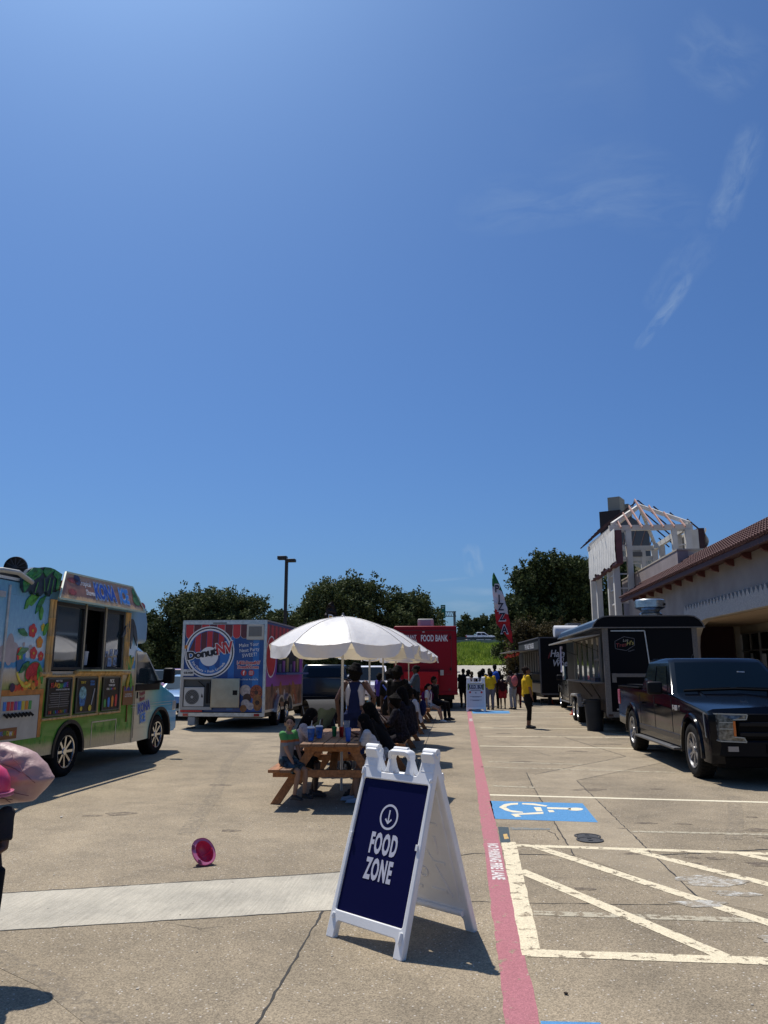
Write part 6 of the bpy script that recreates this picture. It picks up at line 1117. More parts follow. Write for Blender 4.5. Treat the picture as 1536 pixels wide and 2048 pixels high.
tb = table(); spots = [(-1.67, 10.72, 3, 'nearest picnic table with stained bench, cups on its worn brown top'), (-1.70, 14.1, 1, 'second picnic table of the row, its right bench free in the sun gap'), (-1.75, 17.75, 0, 'third picnic table of the row, child in teal at its left bench'), (-1.75, 21.4, 0, 'fourth picnic table of the row, behind the child with the blue backpack'), (-1.75, 25.9, 0, 'farthest picnic table of the row, next to the red truck')]
for i, (x, y, a, lb) in enumerate(spots):
    o = tb if i == 0 else copy_tree(tb); o.location = (x, y, 0); o.rotation_euler.z = R(a); o['label'] = lb
# ================================================================ UMBRELLAS
def fabmat():
    m = bpy.data.materials.new('white umbrella vinyl'); m.use_nodes = True; t = m.node_tree; b = t.nodes['Principled BSDF']; b.inputs['Base Color'].default_value = (.90, .90, .90, 1); b.inputs['Roughness'].default_value = .45
    tl = t.nodes.new('ShaderNodeBsdfTranslucent'); tl.inputs[0].default_value = (.80, .68, .44, 1); ms = t.nodes.new('ShaderNodeMixShader'); ms.inputs[0].default_value = .26; t.links.new(b.outputs[0], ms.inputs[1]); t.links.new(tl.outputs[0], ms.inputs[2]); t.links.new(ms.outputs[0], t.nodes['Material Output'].inputs[0])
    tc = t.nodes.new('ShaderNodeTexCoord'); n = t.nodes.new('ShaderNodeTexNoise'); n.inputs['Scale'].default_value = 4; n.inputs['Detail'].default_value = 7; n.inputs['Distortion'].default_value = .2; t.links.new(tc.outputs['Object'], n.inputs[0]); bp = t.nodes.new('ShaderNodeBump'); bp.inputs['Strength'].default_value = .38; bp.inputs['Distance'].default_value = .05; t.links.new(n.outputs[0], bp.inputs['Height']); t.links.new(bp.outputs[0], b.inputs['Normal']); t.links.new(bp.outputs[0], tl.inputs['Normal']); return m
fab = fabmat(); polem = mat('white painted pole', (.62, .61, .58), .35, .2)
def umbrella():
    t = thing('patio_umbrella', '', 'umbrella', (0, 0, 0), 0, 'white umbrellas over the picnic tables'); MB().tube([(0, 0, 0.0), (0, 0, 2.30)], .019, 14).build('pole', polem, t, smooth=True)
    R0 = 1.02; off = R(-90+15); nr = 8; sub = 8; pr = [(.02, 2.365), (.15, 2.352), (.32, 2.318), (.5, 2.262), (.68, 2.182), (.85, 2.082), (1.0, 1.975)]; rows = []
    for (r_, z) in pr:
        row = []
        for i in range(nr*sub):
            a = off+2*PI*i/(nr*sub); k = (i % sub)/sub; sag = math.sin(PI*k); cr = math.cos(PI/nr)/math.cos(PI*k*2/nr-PI/nr) if True else 1
            rr_ = r_*R0*(cr*.85+.15); row.append((rr_*math.cos(a), rr_*math.sin(a), z-.040*sag*r_+.005*math.sin(i*2.3)*r_))
        rows.append(row)
    MB().ring(rows, False).build('canopy', fab, t, smooth=True, flat=80)
    r = random.Random(8)
    for p in range(nr):
        top = []; bt = []; n = 12; flap = r.uniform(-.04, .05)
        for i in range(n+1):
            k = i/n; a = off+2*PI*(p+k)/nr; cr = math.cos(PI/nr)/math.cos(PI*k*2/nr-PI/nr); rr_ = R0*(cr*.85+.15); zt = 1.975-.040*math.sin(PI*k)
            e = min(k, 1-k); dp = .165*min(1, (max(e, 0)/.13)**.6) if e > 0 else .004; o = 1.0+.02*math.sin(k*9+p)+flap*math.sin(PI*k)
            top.append((rr_*math.cos(a), rr_*math.sin(a), zt)); bt.append((rr_*o*math.cos(a), rr_*o*math.sin(a), zt-dp))
        midr = [tuple((Vector(a)+Vector(b))/2+Vector((a[0], a[1], 0)).normalized()*.012*math.sin(i*1.1+p)) for i, (a, b) in enumerate(zip(top, bt))]
        MB().ring([top, midr, bt], False, False).build('valance_flap', fab, t, smooth=True, flat=80)
    for i in range(nr):
        a = off+2*PI*i/nr; MB().tube([(x*R0*math.cos(a), x*R0*math.sin(a), z-.012) for x, z in pr], .005, 5).build('rib', polem, t); MB().tube([(x*R0*math.cos(a), x*R0*math.sin(a), z+.001) for x, z in pr], .006, 6).build('seam', fab, t, smooth=True); MB().tube([(.02*math.cos(a), .02*math.sin(a), 2.0), (.5*R0*math.cos(a), .5*R0*math.sin(a), 2.235)], .004, 5).build('strut', polem, t)
    MB().lathe([(.03, 2.36), (.035, 2.375), (.015, 2.395), (.012, 2.42), (0, 2.425)], 12).build('finial', mat('grey finial', (.2, .2, .2), .5), t, smooth=True); return t
u0 = umbrella()
for i, (x, y, z, lb) in enumerate(((-1.68, 10.98, 0, 'nearest scalloped white umbrella over the front picnic table'), (-1.74, 14.75, -.02, 'second white umbrella, half hidden by the nearest one'), (-1.78, 17.7, -.02, 'third white umbrella in the row, between two others'), (-1.80, 21.4, -.03, 'fourth white umbrella in the row, before the farthest'), (-1.78, 26.3, -.03, 'farthest white umbrella, its rim against the red truck'))):
    o = u0 if i == 0 else copy_tree(u0); o.location = (x, y, 0); o.scale.z = 1 if i == 0 else 1.045; o.rotation_euler.z = R((0, 9, -7, 14, 4)[i]); o['label'] = lb
# ================================================================ PEOPLE
def ik(a, b, l1, l2, hint):
    a = Vector(a); b = Vector(b); d = b-a; L_ = min(d.length, (l1+l2)*.995); d.normalize(); x = (l1*l1-l2*l2+L_*L_)/(2*L_); h_ = math.sqrt(max(0, l1*l1-x*x)); hn = Vector(hint); hn = (hn-d*hn.dot(d)).normalized(); return a+d*x+hn*h_, a+d*L_
def remesh(mb, name, m, parent, vox, sm=3, fac=.5, label=None):
    o = mb.build(name, m, parent); r_ = o.modifiers.new('r', 'REMESH'); r_.mode = 'VOXEL'; r_.voxel_size = vox; r_.use_smooth_shade = True
    s_ = o.modifiers.new('s', 'SMOOTH'); s_.iterations = sm; s_.factor = fac
    BAKE.append(o)
    if label: o['label'] = label
    return o
BAKE = []
def person(label, loc, rz, H=1.7, sit=None, lean=0, skin=(.12, .05, .03), hair=(.01, .008, .007), hstyle='short', top=None, sleeve=.45, bottom=None, blen=1.0, shoes=(.02, .02, .02), hands=None, feet=None, hturn=0, hnod=0, wide=1, hk=1, vox=.02, group=None, extra=None, side=0, topname='shirt', botname='trousers'):
    t = thing('person', label, 'person', (loc[0], loc[1], loc[2] if len(loc) > 2 else 0), rz, group); k = H/1.7; sk = mat('skin %.3f' % skin[0], skin, .5); hm = mat('hair %.3f %.3f' % hair[:2], hair, .85, bump=.6, bs=60, spec=.12)
    pz = .93 if sit is None else sit/k+.11; pel = Vector((0, 0, pz)); Rl = Matrix.Rotation(lean, 4, 'X') @ Matrix.Rotation(side, 4, 'Y'); U = lambda x, y, z: pel+Rl @ Vector((x, y, z-.93))
    chest = U(0, 0, 1.28); sh = [U(s_*.165*wide**.5, 0, 1.40) for s_ in (-1, 1)]; nk = U(0, .005, 1.45); hd = nk+(Matrix.Rotation(lean*.45+hnod, 4, 'X') @ Vector((0, -.02, .125*hk**.8)))
    S = lambda p: Vector(p)*k
    fx = hands or [None, None]; mb = MB(); tp = MB(); bt = MB()
    def tb_(m_, pts, r_, side=(1, 0, 0), ry=None, n=12): m_.tube([S(p) for p in pts], [a*k for a in r_], n, side=side, ry=None if ry is None else [a*k for a in ry])
    def bl(m_, c, a, b=None, c_=None, M=None): m_.ball(S(c), a*k, (b or a)*k, (c_ or a)*k, 14, 10)
    W_ = wide; tors = [U(0, 0, .86), U(0, 0, .93), U(0, .0, 1.06), U(0, 0, 1.2), U(0, 0, 1.32), U(0, 0, 1.41), U(0, 0, 1.46)]
    tb_(mb, tors, [.12*W_, .155*W_, .125*W_, .14*W_, .155*W_, .125*W_**.5, .05], ry=[.085, .11*W_, .09*W_, .10*W_, .105*W_, .075, .045]); tb_(mb, [U(0, 0, 1.43), nk, hd], [.055, .05, .05])
    if top: tb_(tp, tors[0 if topname != 'crop' else 2:6], [.145*W_, .165*W_, .148*W_, .162*W_, .17*W_, .125*W_**.5][0 if topname != 'crop' else 2:], ry=[.115*W_, .125*W_, .115*W_, .12*W_, .12*W_, .085][0 if topname != 'crop' else 2:])
    hM = Matrix.Translation(S(hd)) @ Matrix.Rotation(hturn, 4, 'Z') @ Matrix.Rotation(lean*.45+hnod, 4, 'X'); q = k*hk
    def hb(m_, c, a, b, c_): m_.ball(Vector(c)*q, a*q, b*q, c_*q, 16, 12, M=hM)
    hb(mb, (0, .005, .02), .077, .095, .098); hb(mb, (0, -.03, -.055), .05, .055, .055); hb(mb, (0, -.055, -.02), .052, .045, .07); hb(mb, (0, -.103, -.012), .012, .016, .022); hb(mb, (0, -.10, -.02), .017, .014, .011)
    for s_ in (-1, 1): hb(mb, (s_*.078, .01, -.005), .012, .02, .03)
    for i, s_ in enumerate((-1, 1)):
        tg = fx[i] if fx[i] is not None else (s_*(.215*W_**.8), -.03, sh[i].z-.545) ; tg = Vector(tg); hint = (s_*.10, 1, -.2) if fx[i] is None else (s_*.5, .3, -.8)
        el, wr = ik(sh[i], tg, .285, .26, hint); tb_(mb, [sh[i], sh[i].lerp(el, .5), el, el.lerp(wr, .4), wr], [.052*W_**.4, .046*W_**.4, .038, .037, .025]); bl(mb, sh[i], .058)
        dr_ = (wr-el).normalized(); pc = wr+dr_*.055; sd = dr_.cross(Vector((0, -1, .2))).normalized() if abs(dr_.y) < .8 else Vector((1, 0, 0)); tb_(mb, [wr, pc, wr+dr_*.09], [.024, .036, .030], side=sd, ry=[.02, .016, .014])
        bend = Vector((0, -1, 0)) if fx[i] is None else Vector((0, 0, -1))
        for f_ in range(4): o = sd*((f_-1.5)*.018); ln = (.062, .074, .07, .055)[f_]; tb_(mb, [wr+dr_*.085+o, wr+dr_*(.085+ln*.5)+o+bend*.008, wr+dr_*(.085+ln*.85)+o+bend*.03], [.0095, .009, .0075], n=8)
        tb_(mb, [wr+dr_*.03+sd*(-.03), wr+dr_*.06-sd*.055+bend*.01, wr+dr_*.09-sd*.058+bend*.02], [.012, .011, .009], n=8)
        if top and topname != 'crop': bl(tp, sh[i], .074*W_**.3, .072, .068)
        if top and sleeve > 0:
            e_ = sh[i].lerp(el, min(1, sleeve*2)); pts = [sh[i].lerp(chest, .25), sh[i], sh[i].lerp(e_, .5), e_]; rr_ = [.07, .074, .068, .066]
            if sleeve > .5: w2 = el.lerp(wr, (sleeve-.5)*2); pts += [w2]; rr_ = [.07, .072, .06, .052, .042]
            tb_(tp, pts, rr_)
    hipz = U(0, 0, .9)
    for i, s_ in enumerate((-1, 1)):
        hp = pel+Vector((s_*.088*W_, 0, -.03)); 
        if sit is not None: ft = Vector(feet[i]) if feet else Vector((s_*.12, -.46, .08-.0)); ft = Vector((ft.x, ft.y, max(ft.z, .075))); hint = (0, -1, .6)
        else: ft = Vector(feet[i]) if feet else Vector((s_*.10, .01, .08)); hint = (0, -1, 0)
        kn, an = ik(hp, ft, *((.43, .415) if sit is not None else (.422, .402)), hint); tb_(mb, [hp, hp.lerp(kn, .45), kn, kn.lerp(an, .3), an.lerp(kn, .1), an], [.088*W_**.7, .075*W_**.6, .052, .053, .036, .036])
        fd = Vector((s_*.02, -1, 0)) ; shm = MB(); shm.tube([S(an+Vector((0, .045, -.035))), S(an+Vector((0, 0, -.03))), S(an+fd*.09+Vector((0, 0, -.042))), S(an+fd*.17+Vector((0, 0, -.047)))], [.035*k, .045*k, .045*k, .032*k], 10, side=(1, 0, 0), ry=[.04*k, .048*k, .032*k, .024*k]); shm.box(*[v*k for v in (an.x-.042, an.x+.042, an.y-.19, an.y+.07, an.z-.08, an.z-.062)])
        remesh(shm, 'shoe', mat('shoe %.2f %.2f %.2f' % shoes, shoes, .6), t, max(.009, vox*.7)*max(k, .6), 2)
        if bottom:
            f = blen; 
            if f <= .5: e_ = hp.lerp(kn, f*2); pts = [hp+Vector((0, 0, .04)), hp.lerp(e_, .5), e_]; rr_ = [.105*W_**.7, .10*W_**.6, .092*W_**.5]
            else: e_ = kn.lerp(an, (f-.5)*2); pts = [hp+Vector((0, 0, .04)), hp.lerp(kn, .5), kn, kn.lerp(e_, .5), e_]; fl_ = .075 if botname == 'wide_trousers' else .052; rr_ = [.103*W_**.7, .092*W_**.6, .066, .5*(.062+fl_), fl_]
            tb_(bt, pts, rr_)
    if bottom: tb_(bt, [U(0, 0, .86), U(0, 0, .93), U(0, 0, 1.0)], [.135*W_, .163*W_, .15*W_], ry=[.10*W_, .122*W_, .11*W_])
    v_ = vox*max(k, .55); remesh(mb, 'body', sk, t, v_)
    if top: remesh(tp, topname if topname != 'crop' else 'shirt', top, t, v_, 2)
    if bottom: remesh(bt, botname, bottom, t, v_, 2)
    hr = MB(); hb(hr, (0, .02, .038), .087, .10, .095); hb(hr, (0, .055, -.01), .078, .06, .08)
    if hstyle == 'long':
        a = hM @ Vector((0, .06*q, .03*q)); b = S(U(0, .075, 1.38)); c = S(U(0, .105, 1.20)); hr.tube([a, a.lerp(b, .5)+Vector((0, .01*k, 0)), b, c], [.085*k, .10*k, .12*k, .07*k], 12, side=(1, 0, 0), ry=[.06*k, .055*k, .045*k, .025*k])
        for s_ in (-1, 1): hb(hr, (s_*.07, .0, -.05), .022, .05, .09)
    if hstyle == 'bun': hb(hr, (0, .10, .06), .05, .045, .05)
    if hstyle == 'topbun': hb(hr, (0, .03, .15), .05, .05, .05)
    if hstyle == 'afro': hb(hr, (0, .03, .035), .112, .112, .115); hb(hr, (0, .06, -.04), .10, .07, .09); [hb(hr, (.105*math.sin(a*.5)*math.cos(a*2.4), .03+.105*math.sin(a*.5)*math.sin(a*2.4), .035+.108*math.cos(a*.5)), .03, .03, .03) for a in [x*.21 for x in range(1, 22)]]
    if hstyle == 'pony': hr.tube([hM @ Vector((0, .1*q, .05*q)), hM @ Vector((0, .16*q, -.02*q)), hM @ Vector((0, .15*q, -.14*q))], [.03*q, .04*q, .02*q], 8)
    remesh(hr, 'hair', hm, t, v_*.8, 2)
    if vox < .019:
        ey = MB(); 
        for s_ in (-1, 1): ey.ball(Vector((s_*.030, -.092, .012))*q, .010*q, .007*q, .0055*q, 8, 6, M=hM)
        ey.build('eyes', mat('dark eyes', (.01, .008, .008), .2), t, smooth=True); mo = MB(); mo.ball(Vector((0, -.091, -.055))*q, .018*q, .008*q, (.014 if 'open' in label else .006)*q, 8, 6, M=hM); mo.build('mouth', mat('lips', (.20, .05, .045), .5), t, smooth=True)
        br_ = MB(); [br_.bar(hM @ (Vector((s_*.015, -.099, .030))*q), hM @ (Vector((s_*.045, -.090, .033))*q), .008*q, .006*q) for s_ in (-1, 1)]; br_.build('eyebrows', hm, t)
    t['_k'] = k; t['_pts'] = 0; del t['_pts']; del t['_k']
    info = dict(t=t, k=k, U=U, S=S, hM=hM, q=q, sh=sh, pel=pel); 
    return info
brown = (.10, .045, .026); dkb = (.045, .02, .013); tan = (.34, .19, .12); lt_ = (.42, .25, .17); BH = (.006, .005, .005)
cl = lambda n, c, **k: mat('cloth '+n, c, .9, var=k.pop('var', .16), vs=k.pop('vs', 6), bump=.9, bs=8, spec=.15, **k)
yel = cl('mustard yellow', (.62, .40, .02)); bk = cl('black', (.008, .008, .009)); wt = cl('white', (.55, .55, .57)); gy = cl('light grey', (.26, .27, .30)); den = cl('denim', (.03, .055, .12)); nvy = cl('navy', (.012, .02, .07)); rd = cl('red', (.28, .02, .03)); teal = cl('teal', (.10, .32, .38)); floral = cl('dark floral', (.014, .012, .017), var=.9, vs=30); pkm = cl('coral pink', (.50, .14, .15))
ragl = stops('cloth raglan', 2, [(.5, (.22, .22, .24)), (.735, (.20, .21, .22)), (.745, (.45, .12, .03)), (.765, (.45, .12, .03)), (.775, (.07, .28, .07)), (1.1, (.07, .28, .07))], .01, 20, .85, 0)
plaid = cl('plaid', (.04, .07, .09), var=.8, vs=22); dots = cl('pale dotted', (.46, .40, .42), var=.25, vs=60); strp = mat('cloth striped', (.52, .50, .50), .85, var=.25, vs=10, streak=(.5, .5, 8)); pat = mat('cloth black white pattern', (.3, .3, .3), .85, var=.95, vs=18)
G1 = 'people sitting at the nearest picnic table'
person('small boy in green and grey shirt and plaid shorts, mouth open, on near left bench', (-2.21, 9.86), R(62), 1.13, sit=.45, skin=tan, hair=BH, top=ragl, sleeve=.4, bottom=plaid, blen=.42, shoes=(.02, .02, .02), hands=[(-.12, -.34, .62), (.12, -.34, .60)], feet=[(-.14, -.34, .2), (.10, -.38, .2)], hturn=-R(52), hk=1.16, vox=.013, group=G1, lean=.1)
person('girl with long black hair in pale dotted shirt bent over her cup, left bench', (-2.24, 10.45), R(88), 1.36, sit=.45, lean=.42, skin=dkb, hair=BH, hstyle='long', top=dots, sleeve=.35, bottom=bk, blen=.45, hands=[(-.12, -.62, .62+.25), (.12, -.44, 1.14)], hnod=.3, vox=.013, hk=1.1, group=G1, feet=[(-.1, -.4, .1), (.1, -.3, .1)])
person('girl in white striped shirt raising a hand to her mouth, on the right bench', (-1.06, 9.98), R(-94), 1.24, sit=.45, lean=.38, skin=(.26, .14, .09), hair=BH, hstyle='long', top=strp, sleeve=.38, bottom=wt, blen=.3, shoes=(.28, .34, .42), hands=[(.02, -.34, .98), (.05, -.30, 1.16)], feet=[(-.12, -.50, .1), (.10, -.36, .1)], hnod=.25, vox=.013, hk=1.12, group=G1)
person('woman with very long black hair leaning over the table in black top and patterned shorts', (-.98, 10.65), R(-92), 1.58, sit=.45, lean=.55, skin=(.20, .10, .07), hair=BH, hstyle='long', top=bk, sleeve=.7, bottom=pat, blen=.35, hands=[(-.1, -.62, .86), (.12, -.6, .86)], vox=.016, group=G1)
i_ = person('standing woman seen from behind in white strap top and navy dungarees', (-1.72, 12.62), R(180), 1.70, skin=brown, hair=BH, hstyle='afro', top=wt, sleeve=0, bottom=nvy, blen=.95, vox=.017, topname='crop', hands=[(-.28, .0, .95), (.26, .02, .9)])
q = MB(); U, S = i_['U'], i_['S']
q.ring([[S(U(-.10, .125, .95)), S(U(.10, .125, .95))], [S(U(-.085, .13, 1.15)), S(U(.085, .13, 1.15))], [S(U(-.055, .128, 1.30)), S(U(.055, .128, 1.30))], [S(U(-.10, .10, 1.43)), S(U(.10, .10, 1.43))]], False, False); q.build('dungaree_back', nvy, i_['t'])
person('person in black standing behind the second umbrella pole', (-1.30, 15.9), R(160), 1.68, skin=dkb, hair=BH, hstyle='afro', top=bk, sleeve=.5, bottom=bk, vox=.022)
person('child in teal shirt seated with back half turned at the third table', (-2.02, 16.7), R(120), 1.42, sit=.45, lean=.25, skin=brown, hair=BH, top=teal, sleeve=.45, bottom=bk, blen=.5, vox=.022)
i_ = person('person in black with blue and white bag straps at the third table', (-1.50, 16.45), R(170), 1.62, skin=dkb, hair=BH, hstyle='afro', top=bk, sleeve=.45, bottom=bk, vox=.022)
q = MB(); [q.bar(i_['S'](i_['U'](s_*.14, .125, 1.38)), i_['S'](i_['U'](-s_*.1, .15, 1.08)), .04, .02) for s_ in (-1, 1)]; q.build('bag_strap', mat('blue strap', (.05, .10, .45), .7), i_['t'])
G2 = 'people in dark clothes on the right bench of the second table'
person('person in floral black dress with a pink snack on the right bench of second table', (-.98, 13.15), R(-88), 1.5, sit=.45, lean=.3, skin=dkb, hair=BH, hstyle='afro', top=floral, sleeve=.5, bottom=floral, blen=.4, vox=.02, group=G2, hands=[(-.05, -.4, .98), (.14, -.42, 1.0)])
person('broad person in dark floral dress, middle of the right bench', (-.96, 13.95), R(-95), 1.72, sit=.45, lean=.2, skin=dkb, hair=BH, hstyle='long', top=floral, sleeve=.6, bottom=floral, blen=.6, wide=1.25, vox=.022, group=G2)
person('adult in dark dress at the far end of the right bench', (-.96, 14.75), R(-85), 1.72, sit=.45, lean=.15, skin=brown, hair=BH, hstyle='afro', top=floral, sleeve=.6, bottom=bk, blen=.8, wide=1.15, vox=.022, group=G2)
def backpack(i_, m_, dy=.16, sc=1.0, nm='backpack'):
    U, S = i_['U'], i_['S']; q = MB(); k = i_['k']; q.ball(S(U(0, dy+.03, 1.2)), .13*k*sc, .09*k*sc, .20*k*sc, 14, 10); o = q.build(nm, m_, i_['t'], smooth=True)
    q = MB(); [q.tube([S(U(s_*.10, .10, 1.38)), S(U(s_*.11, -.06, 1.44)), S(U(s_*.12, -.14, 1.3)), S(U(s_*.13, -.10, 1.1))], .017*k, 6) for s_ in (-1, 1)]; q.build('strap', m_, i_['t'], smooth=True)
i_ = person('boy in white shirt with navy backpack on the right bench of the third table', (-.98, 17.3), R(-80), 1.48, sit=.45, lean=.2, skin=brown, hair=BH, top=wt, sleeve=.45, bottom=bk, blen=.5, vox=.022); backpack(i_, nvy)
i_ = person('girl in white shirt with plum bag facing the red stripe, white sneakers out', (-1.08, 25.2), R(70), 1.45, sit=.45, skin=tan, hair=BH, hstyle='pony', top=wt, sleeve=.4, bottom=pat, blen=.25, shoes=(.5, .5, .48), feet=[(-.1, -.55, .1), (.1, -.5, .1)], vox=.024); backpack(i_, cl('plum', (.12, .01, .09)))
person('man in black sitting at the end bench nearest the red truck', (-.95, 26.6), R(60), 1.86, sit=.45, skin=brown, hair=BH, top=bk, sleeve=.45, bottom=bk, vox=.024)
person('woman in denim jacket standing with a phone beside the fourth table', (-1.38, 23.6), R(-80), 1.76, skin=dkb, hair=BH, hstyle='bun', top=cl('grey denim', (.05, .07, .10)), sleeve=.95, bottom=bk, hands=[(.06, -.36, 1.22), (-.04, -.34, 1.20)], vox=.022)
person('child in violet top standing near the white vehicle', (-2.75, 26.2), R(140), 1.5, skin=dkb, hair=BH, hstyle='afro', top=cl('violet', (.06, .04, .25)), sleeve=.5, bottom=bk, vox=.026)
i_ = person('woman in mustard yellow shirt and black cropped leggings standing alone in profile', (1.84, 22.85), R(95), 1.72, skin=(.17, .08, .05), hair=(.02, .012, .010), hstyle='bun', top=yel, sleeve=.46, bottom=bk, blen=.83, shoes=(.02, .02, .022), wide=1.28, vox=.015, hands=[(-.215, -.10, .86), (.215, -.12, .86)], feet=[(-.07, .03, .08), (.08, -.05, .08)], hnod=-.08)
GC = 'people queueing beside the red truck'
person('person in black at the left end of the queue, close to the red truck', (.05, 35.2), R(200), 1.68, skin=dkb, hair=BH, top=bk, sleeve=.5, bottom=bk, vox=.028, wide=1.2, group=GC)
person('person in pale checked shirt in the queue behind the poster sign', (.42, 34.6), R(180), 1.56, skin=brown, hair=(.03, .02, .012), hstyle='pony', top=cl('pale check', (.35, .28, .28), var=.5, vs=20), sleeve=.5, bottom=bk, vox=.028, wide=1.2, group=GC)
person('person with white collar in the queue just left of the woman in yellow', (.78, 35.2), R(170), 1.55, skin=dkb, hair=BH, hstyle='afro', top=wt, sleeve=.5, bottom=bk, vox=.028, wide=1.2, group=GC)
person('child in white bending in the queue behind the poster sign', (.60, 34.1), R(150), 1.30, skin=brown, hair=BH, hstyle='afro', top=cl('blue white print', (.3, .33, .42), var=.6, vs=12), sleeve=.5, bottom=bk, vox=.03, lean=.3, group=GC)
person('broad woman in mustard yellow shirt and grey trousers seen from behind', (1.16, 33.3), R(195), 1.62, skin=brown, hair=BH, hstyle='pony', top=yel, sleeve=.5, bottom=cl('slate trousers', (.12, .12, .16)), wide=1.38, vox=.022, lean=.12, group=GC)
i_ = person('tall person in black with a bright blue backpack', (1.42, 34.6), R(190), 1.86, skin=dkb, hair=BH, top=bk, sleeve=.5, bottom=bk, vox=.026, wide=1.2, group=GC); backpack(i_, cl('bright blue', (.02, .08, .42)), sc=1.15)
person('child in dark red shorts set standing between the blue and the pink backpacks', (1.72, 34.2), R(180), 1.42, skin=dkb, hair=BH, hstyle='short', top=cl('black red', (.03, .01, .015)), sleeve=.5, bottom=rd, blen=.45, vox=.026, wide=1.2, group=GC)
i_ = person('person in wide light grey trousers with coral pink backpack, head bent', (2.12, 33.7), R(215), 1.62, skin=brown, hair=BH, hstyle='short', top=cl('grey tee', (.16, .13, .12)), sleeve=.45, bottom=gy, botname='wide_trousers', vox=.022, lean=.15, hnod=.4, hands=[(-.12, -.42, 1.1), (.2, -.32, 1.15)], group=GC); backpack(i_, pkm, sc=1.2)
person('person in dark maroon with a top bun at the right end of the queue', (2.42, 35.2), R(170), 1.72, skin=dkb, hair=BH, hstyle='topbun', top=cl('charcoal maroon', (.04, .02, .022)), sleeve=.6, bottom=cl('maroon trousers', (.07, .008, .015)), vox=.026, wide=1.2, group=GC)
person('person in pale jeans standing by the counter of the farther black trailer', (3.0, 36.6), R(120), 1.66, skin=brown, hair=BH, hstyle='afro', top=bk, sleeve=.5, bottom=cl('pale jeans', (.18, .20, .22)), vox=.028, wide=1.2, group=GC)
person('person in dark blue shirt squeezed between the white shirts of the queue', (.95, 36.2), R(165), 1.66, skin=dkb, hair=BH, hstyle='afro', top=cl('dark blue', (.02, .04, .10)), sleeve=.5, bottom=bk, vox=.028, wide=1.2, group=GC)
person('person in grey hooded top at the back of the queue next to the tall one', (1.25, 36.6), R(190), 1.70, skin=brown, hair=BH, hstyle='pony', top=cl('ash grey', (.14, .14, .15)), sleeve=.9, bottom=bk, vox=.028, wide=1.2, group=GC)
person('person in black leaning to look, behind the left side of the poster board', (.26, 36.0), R(150), 1.62, skin=dkb, hair=BH, hstyle='afro', top=bk, sleeve=.5, bottom=den, vox=.028, wide=1.2, lean=.12, group=GC)
# at the left edge
person('toddler with bright pink helmet and black shorts half cut by the left edge', (-2.60, 4.2), R(20), 1.03, hands=[(-.06, -.26, 1.08), (.04, -.27, 1.06)], skin=brown, hair=BH, top=cl('charcoal', (.03, .03, .035)), sleeve=.4, bottom=cl('black satin', (.008, .010, .014)), blen=.5, shoes=(.05, .04, .06), hk=1.35, vox=.016, wide=1.12)
person('adult just outside the left edge holding out the pink tote bag', (-3.33, 4.50), R(100), 1.66, skin=(.20, .10, .07), hair=BH, hstyle='long', top=bk, sleeve=.3, bottom=bk, vox=.018, hands=[(-.05, -.44, 1.22), (-.25, .0, .9)])
# helmets
def helmet(t, M, front=(0, -1)):
    dome = MB(); dome.lathe([(.112, 0), (.112, .04), (.104, .085), (.082, .125), (.048, .15), (.001, .158)], 28, M); dome.lathe([(.001, .150), (.046, .142), (.078, .118), (.099, .08), (.106, .04), (.106, 0)], 28, M); dome.build('dome', pinkp, t, smooth=True, flat=60)
    out = []; inn = []
    for i in range(48):
        a = 2*PI*i/48; c, s_ = math.cos(a), math.sin(a); n_ = 2.6; rr_ = (abs(c)**n_+abs(s_)**n_)**(-1/n_); ro = .132*(.75+.25*rr_)+.030*max(0, -s_)**1.3; out.append((ro*c, ro*s_)); inn.append((.108*c, .108*s_))
    bm = MB(); bm.ring([[M @ Vector((a, b, z)) for a, b in pp] for pp, z in ((inn, .0), (out, -.004), (out, .006), (inn, .008))], False); bm.ring([[M @ Vector((a*1.0, b*1.0, z)) for a, b in out] for z in (-.010, .010)]+[[M @ Vector((a*.965, b*.965, z)) for a, b in out] for z in (.010, -.010)], False)
    bm.build('brim', mat('mauve pink plastic', (.60, .17, .30), .35, coat=.3), t, smooth=True, flat=40); sw = MB()
    for s_ in (-1, 1):
        for k in range(3): sw.tube([M @ Vector((s_*.075+.022*math.cos(j*.9+k), -.125+.012*k+.014*math.sin(j*.9+k), -.008)) for j in range(6)], .003, 5)
    sw.build('moulded_scrolls', mat('dark plum plastic', (.16, .03, .08), .4), t); MB().tube([M @ Vector((0, .112*math.cos(a), .0+.16*math.sin(a))) for a in [PI*i/10 for i in range(11)]], .010, 6).build('crest_ridge', pinkp, t, smooth=True)
pinkp = mat('hot pink plastic', (.62, .045, .13), .32, coat=.3)
c = G(405, 1732); t = thing('toy_helmet', 'bright pink plastic play helmet lying on its side on the open pavement', 'toy helmet', (c[0], c[1]+.04, 0)); ax = Vector((-.45, .66, -.60)).normalized(); fr_ = Vector((-.70, -.46, -.30)); fr_ = (fr_-ax*fr_.dot(ax)).normalized(); sx_ = (-fr_).cross(ax).normalized()
M3 = Matrix((sx_, -fr_, ax)).transposed().to_4x4(); helmet(t, Matrix.Translation((0, 0, .108)) @ Matrix.Scale(.66, 4) @ M3 @ Matrix.Diagonal((1.36, 1.0, 1.0, 1.0)))
t = thing('toy_helmet', 'magenta play helmet with red brim worn by the toddler at the left edge', 'toy helmet', (-2.575, 4.17, .965), R(20)); helmet(t, Matrix.Scale(.95, 4))
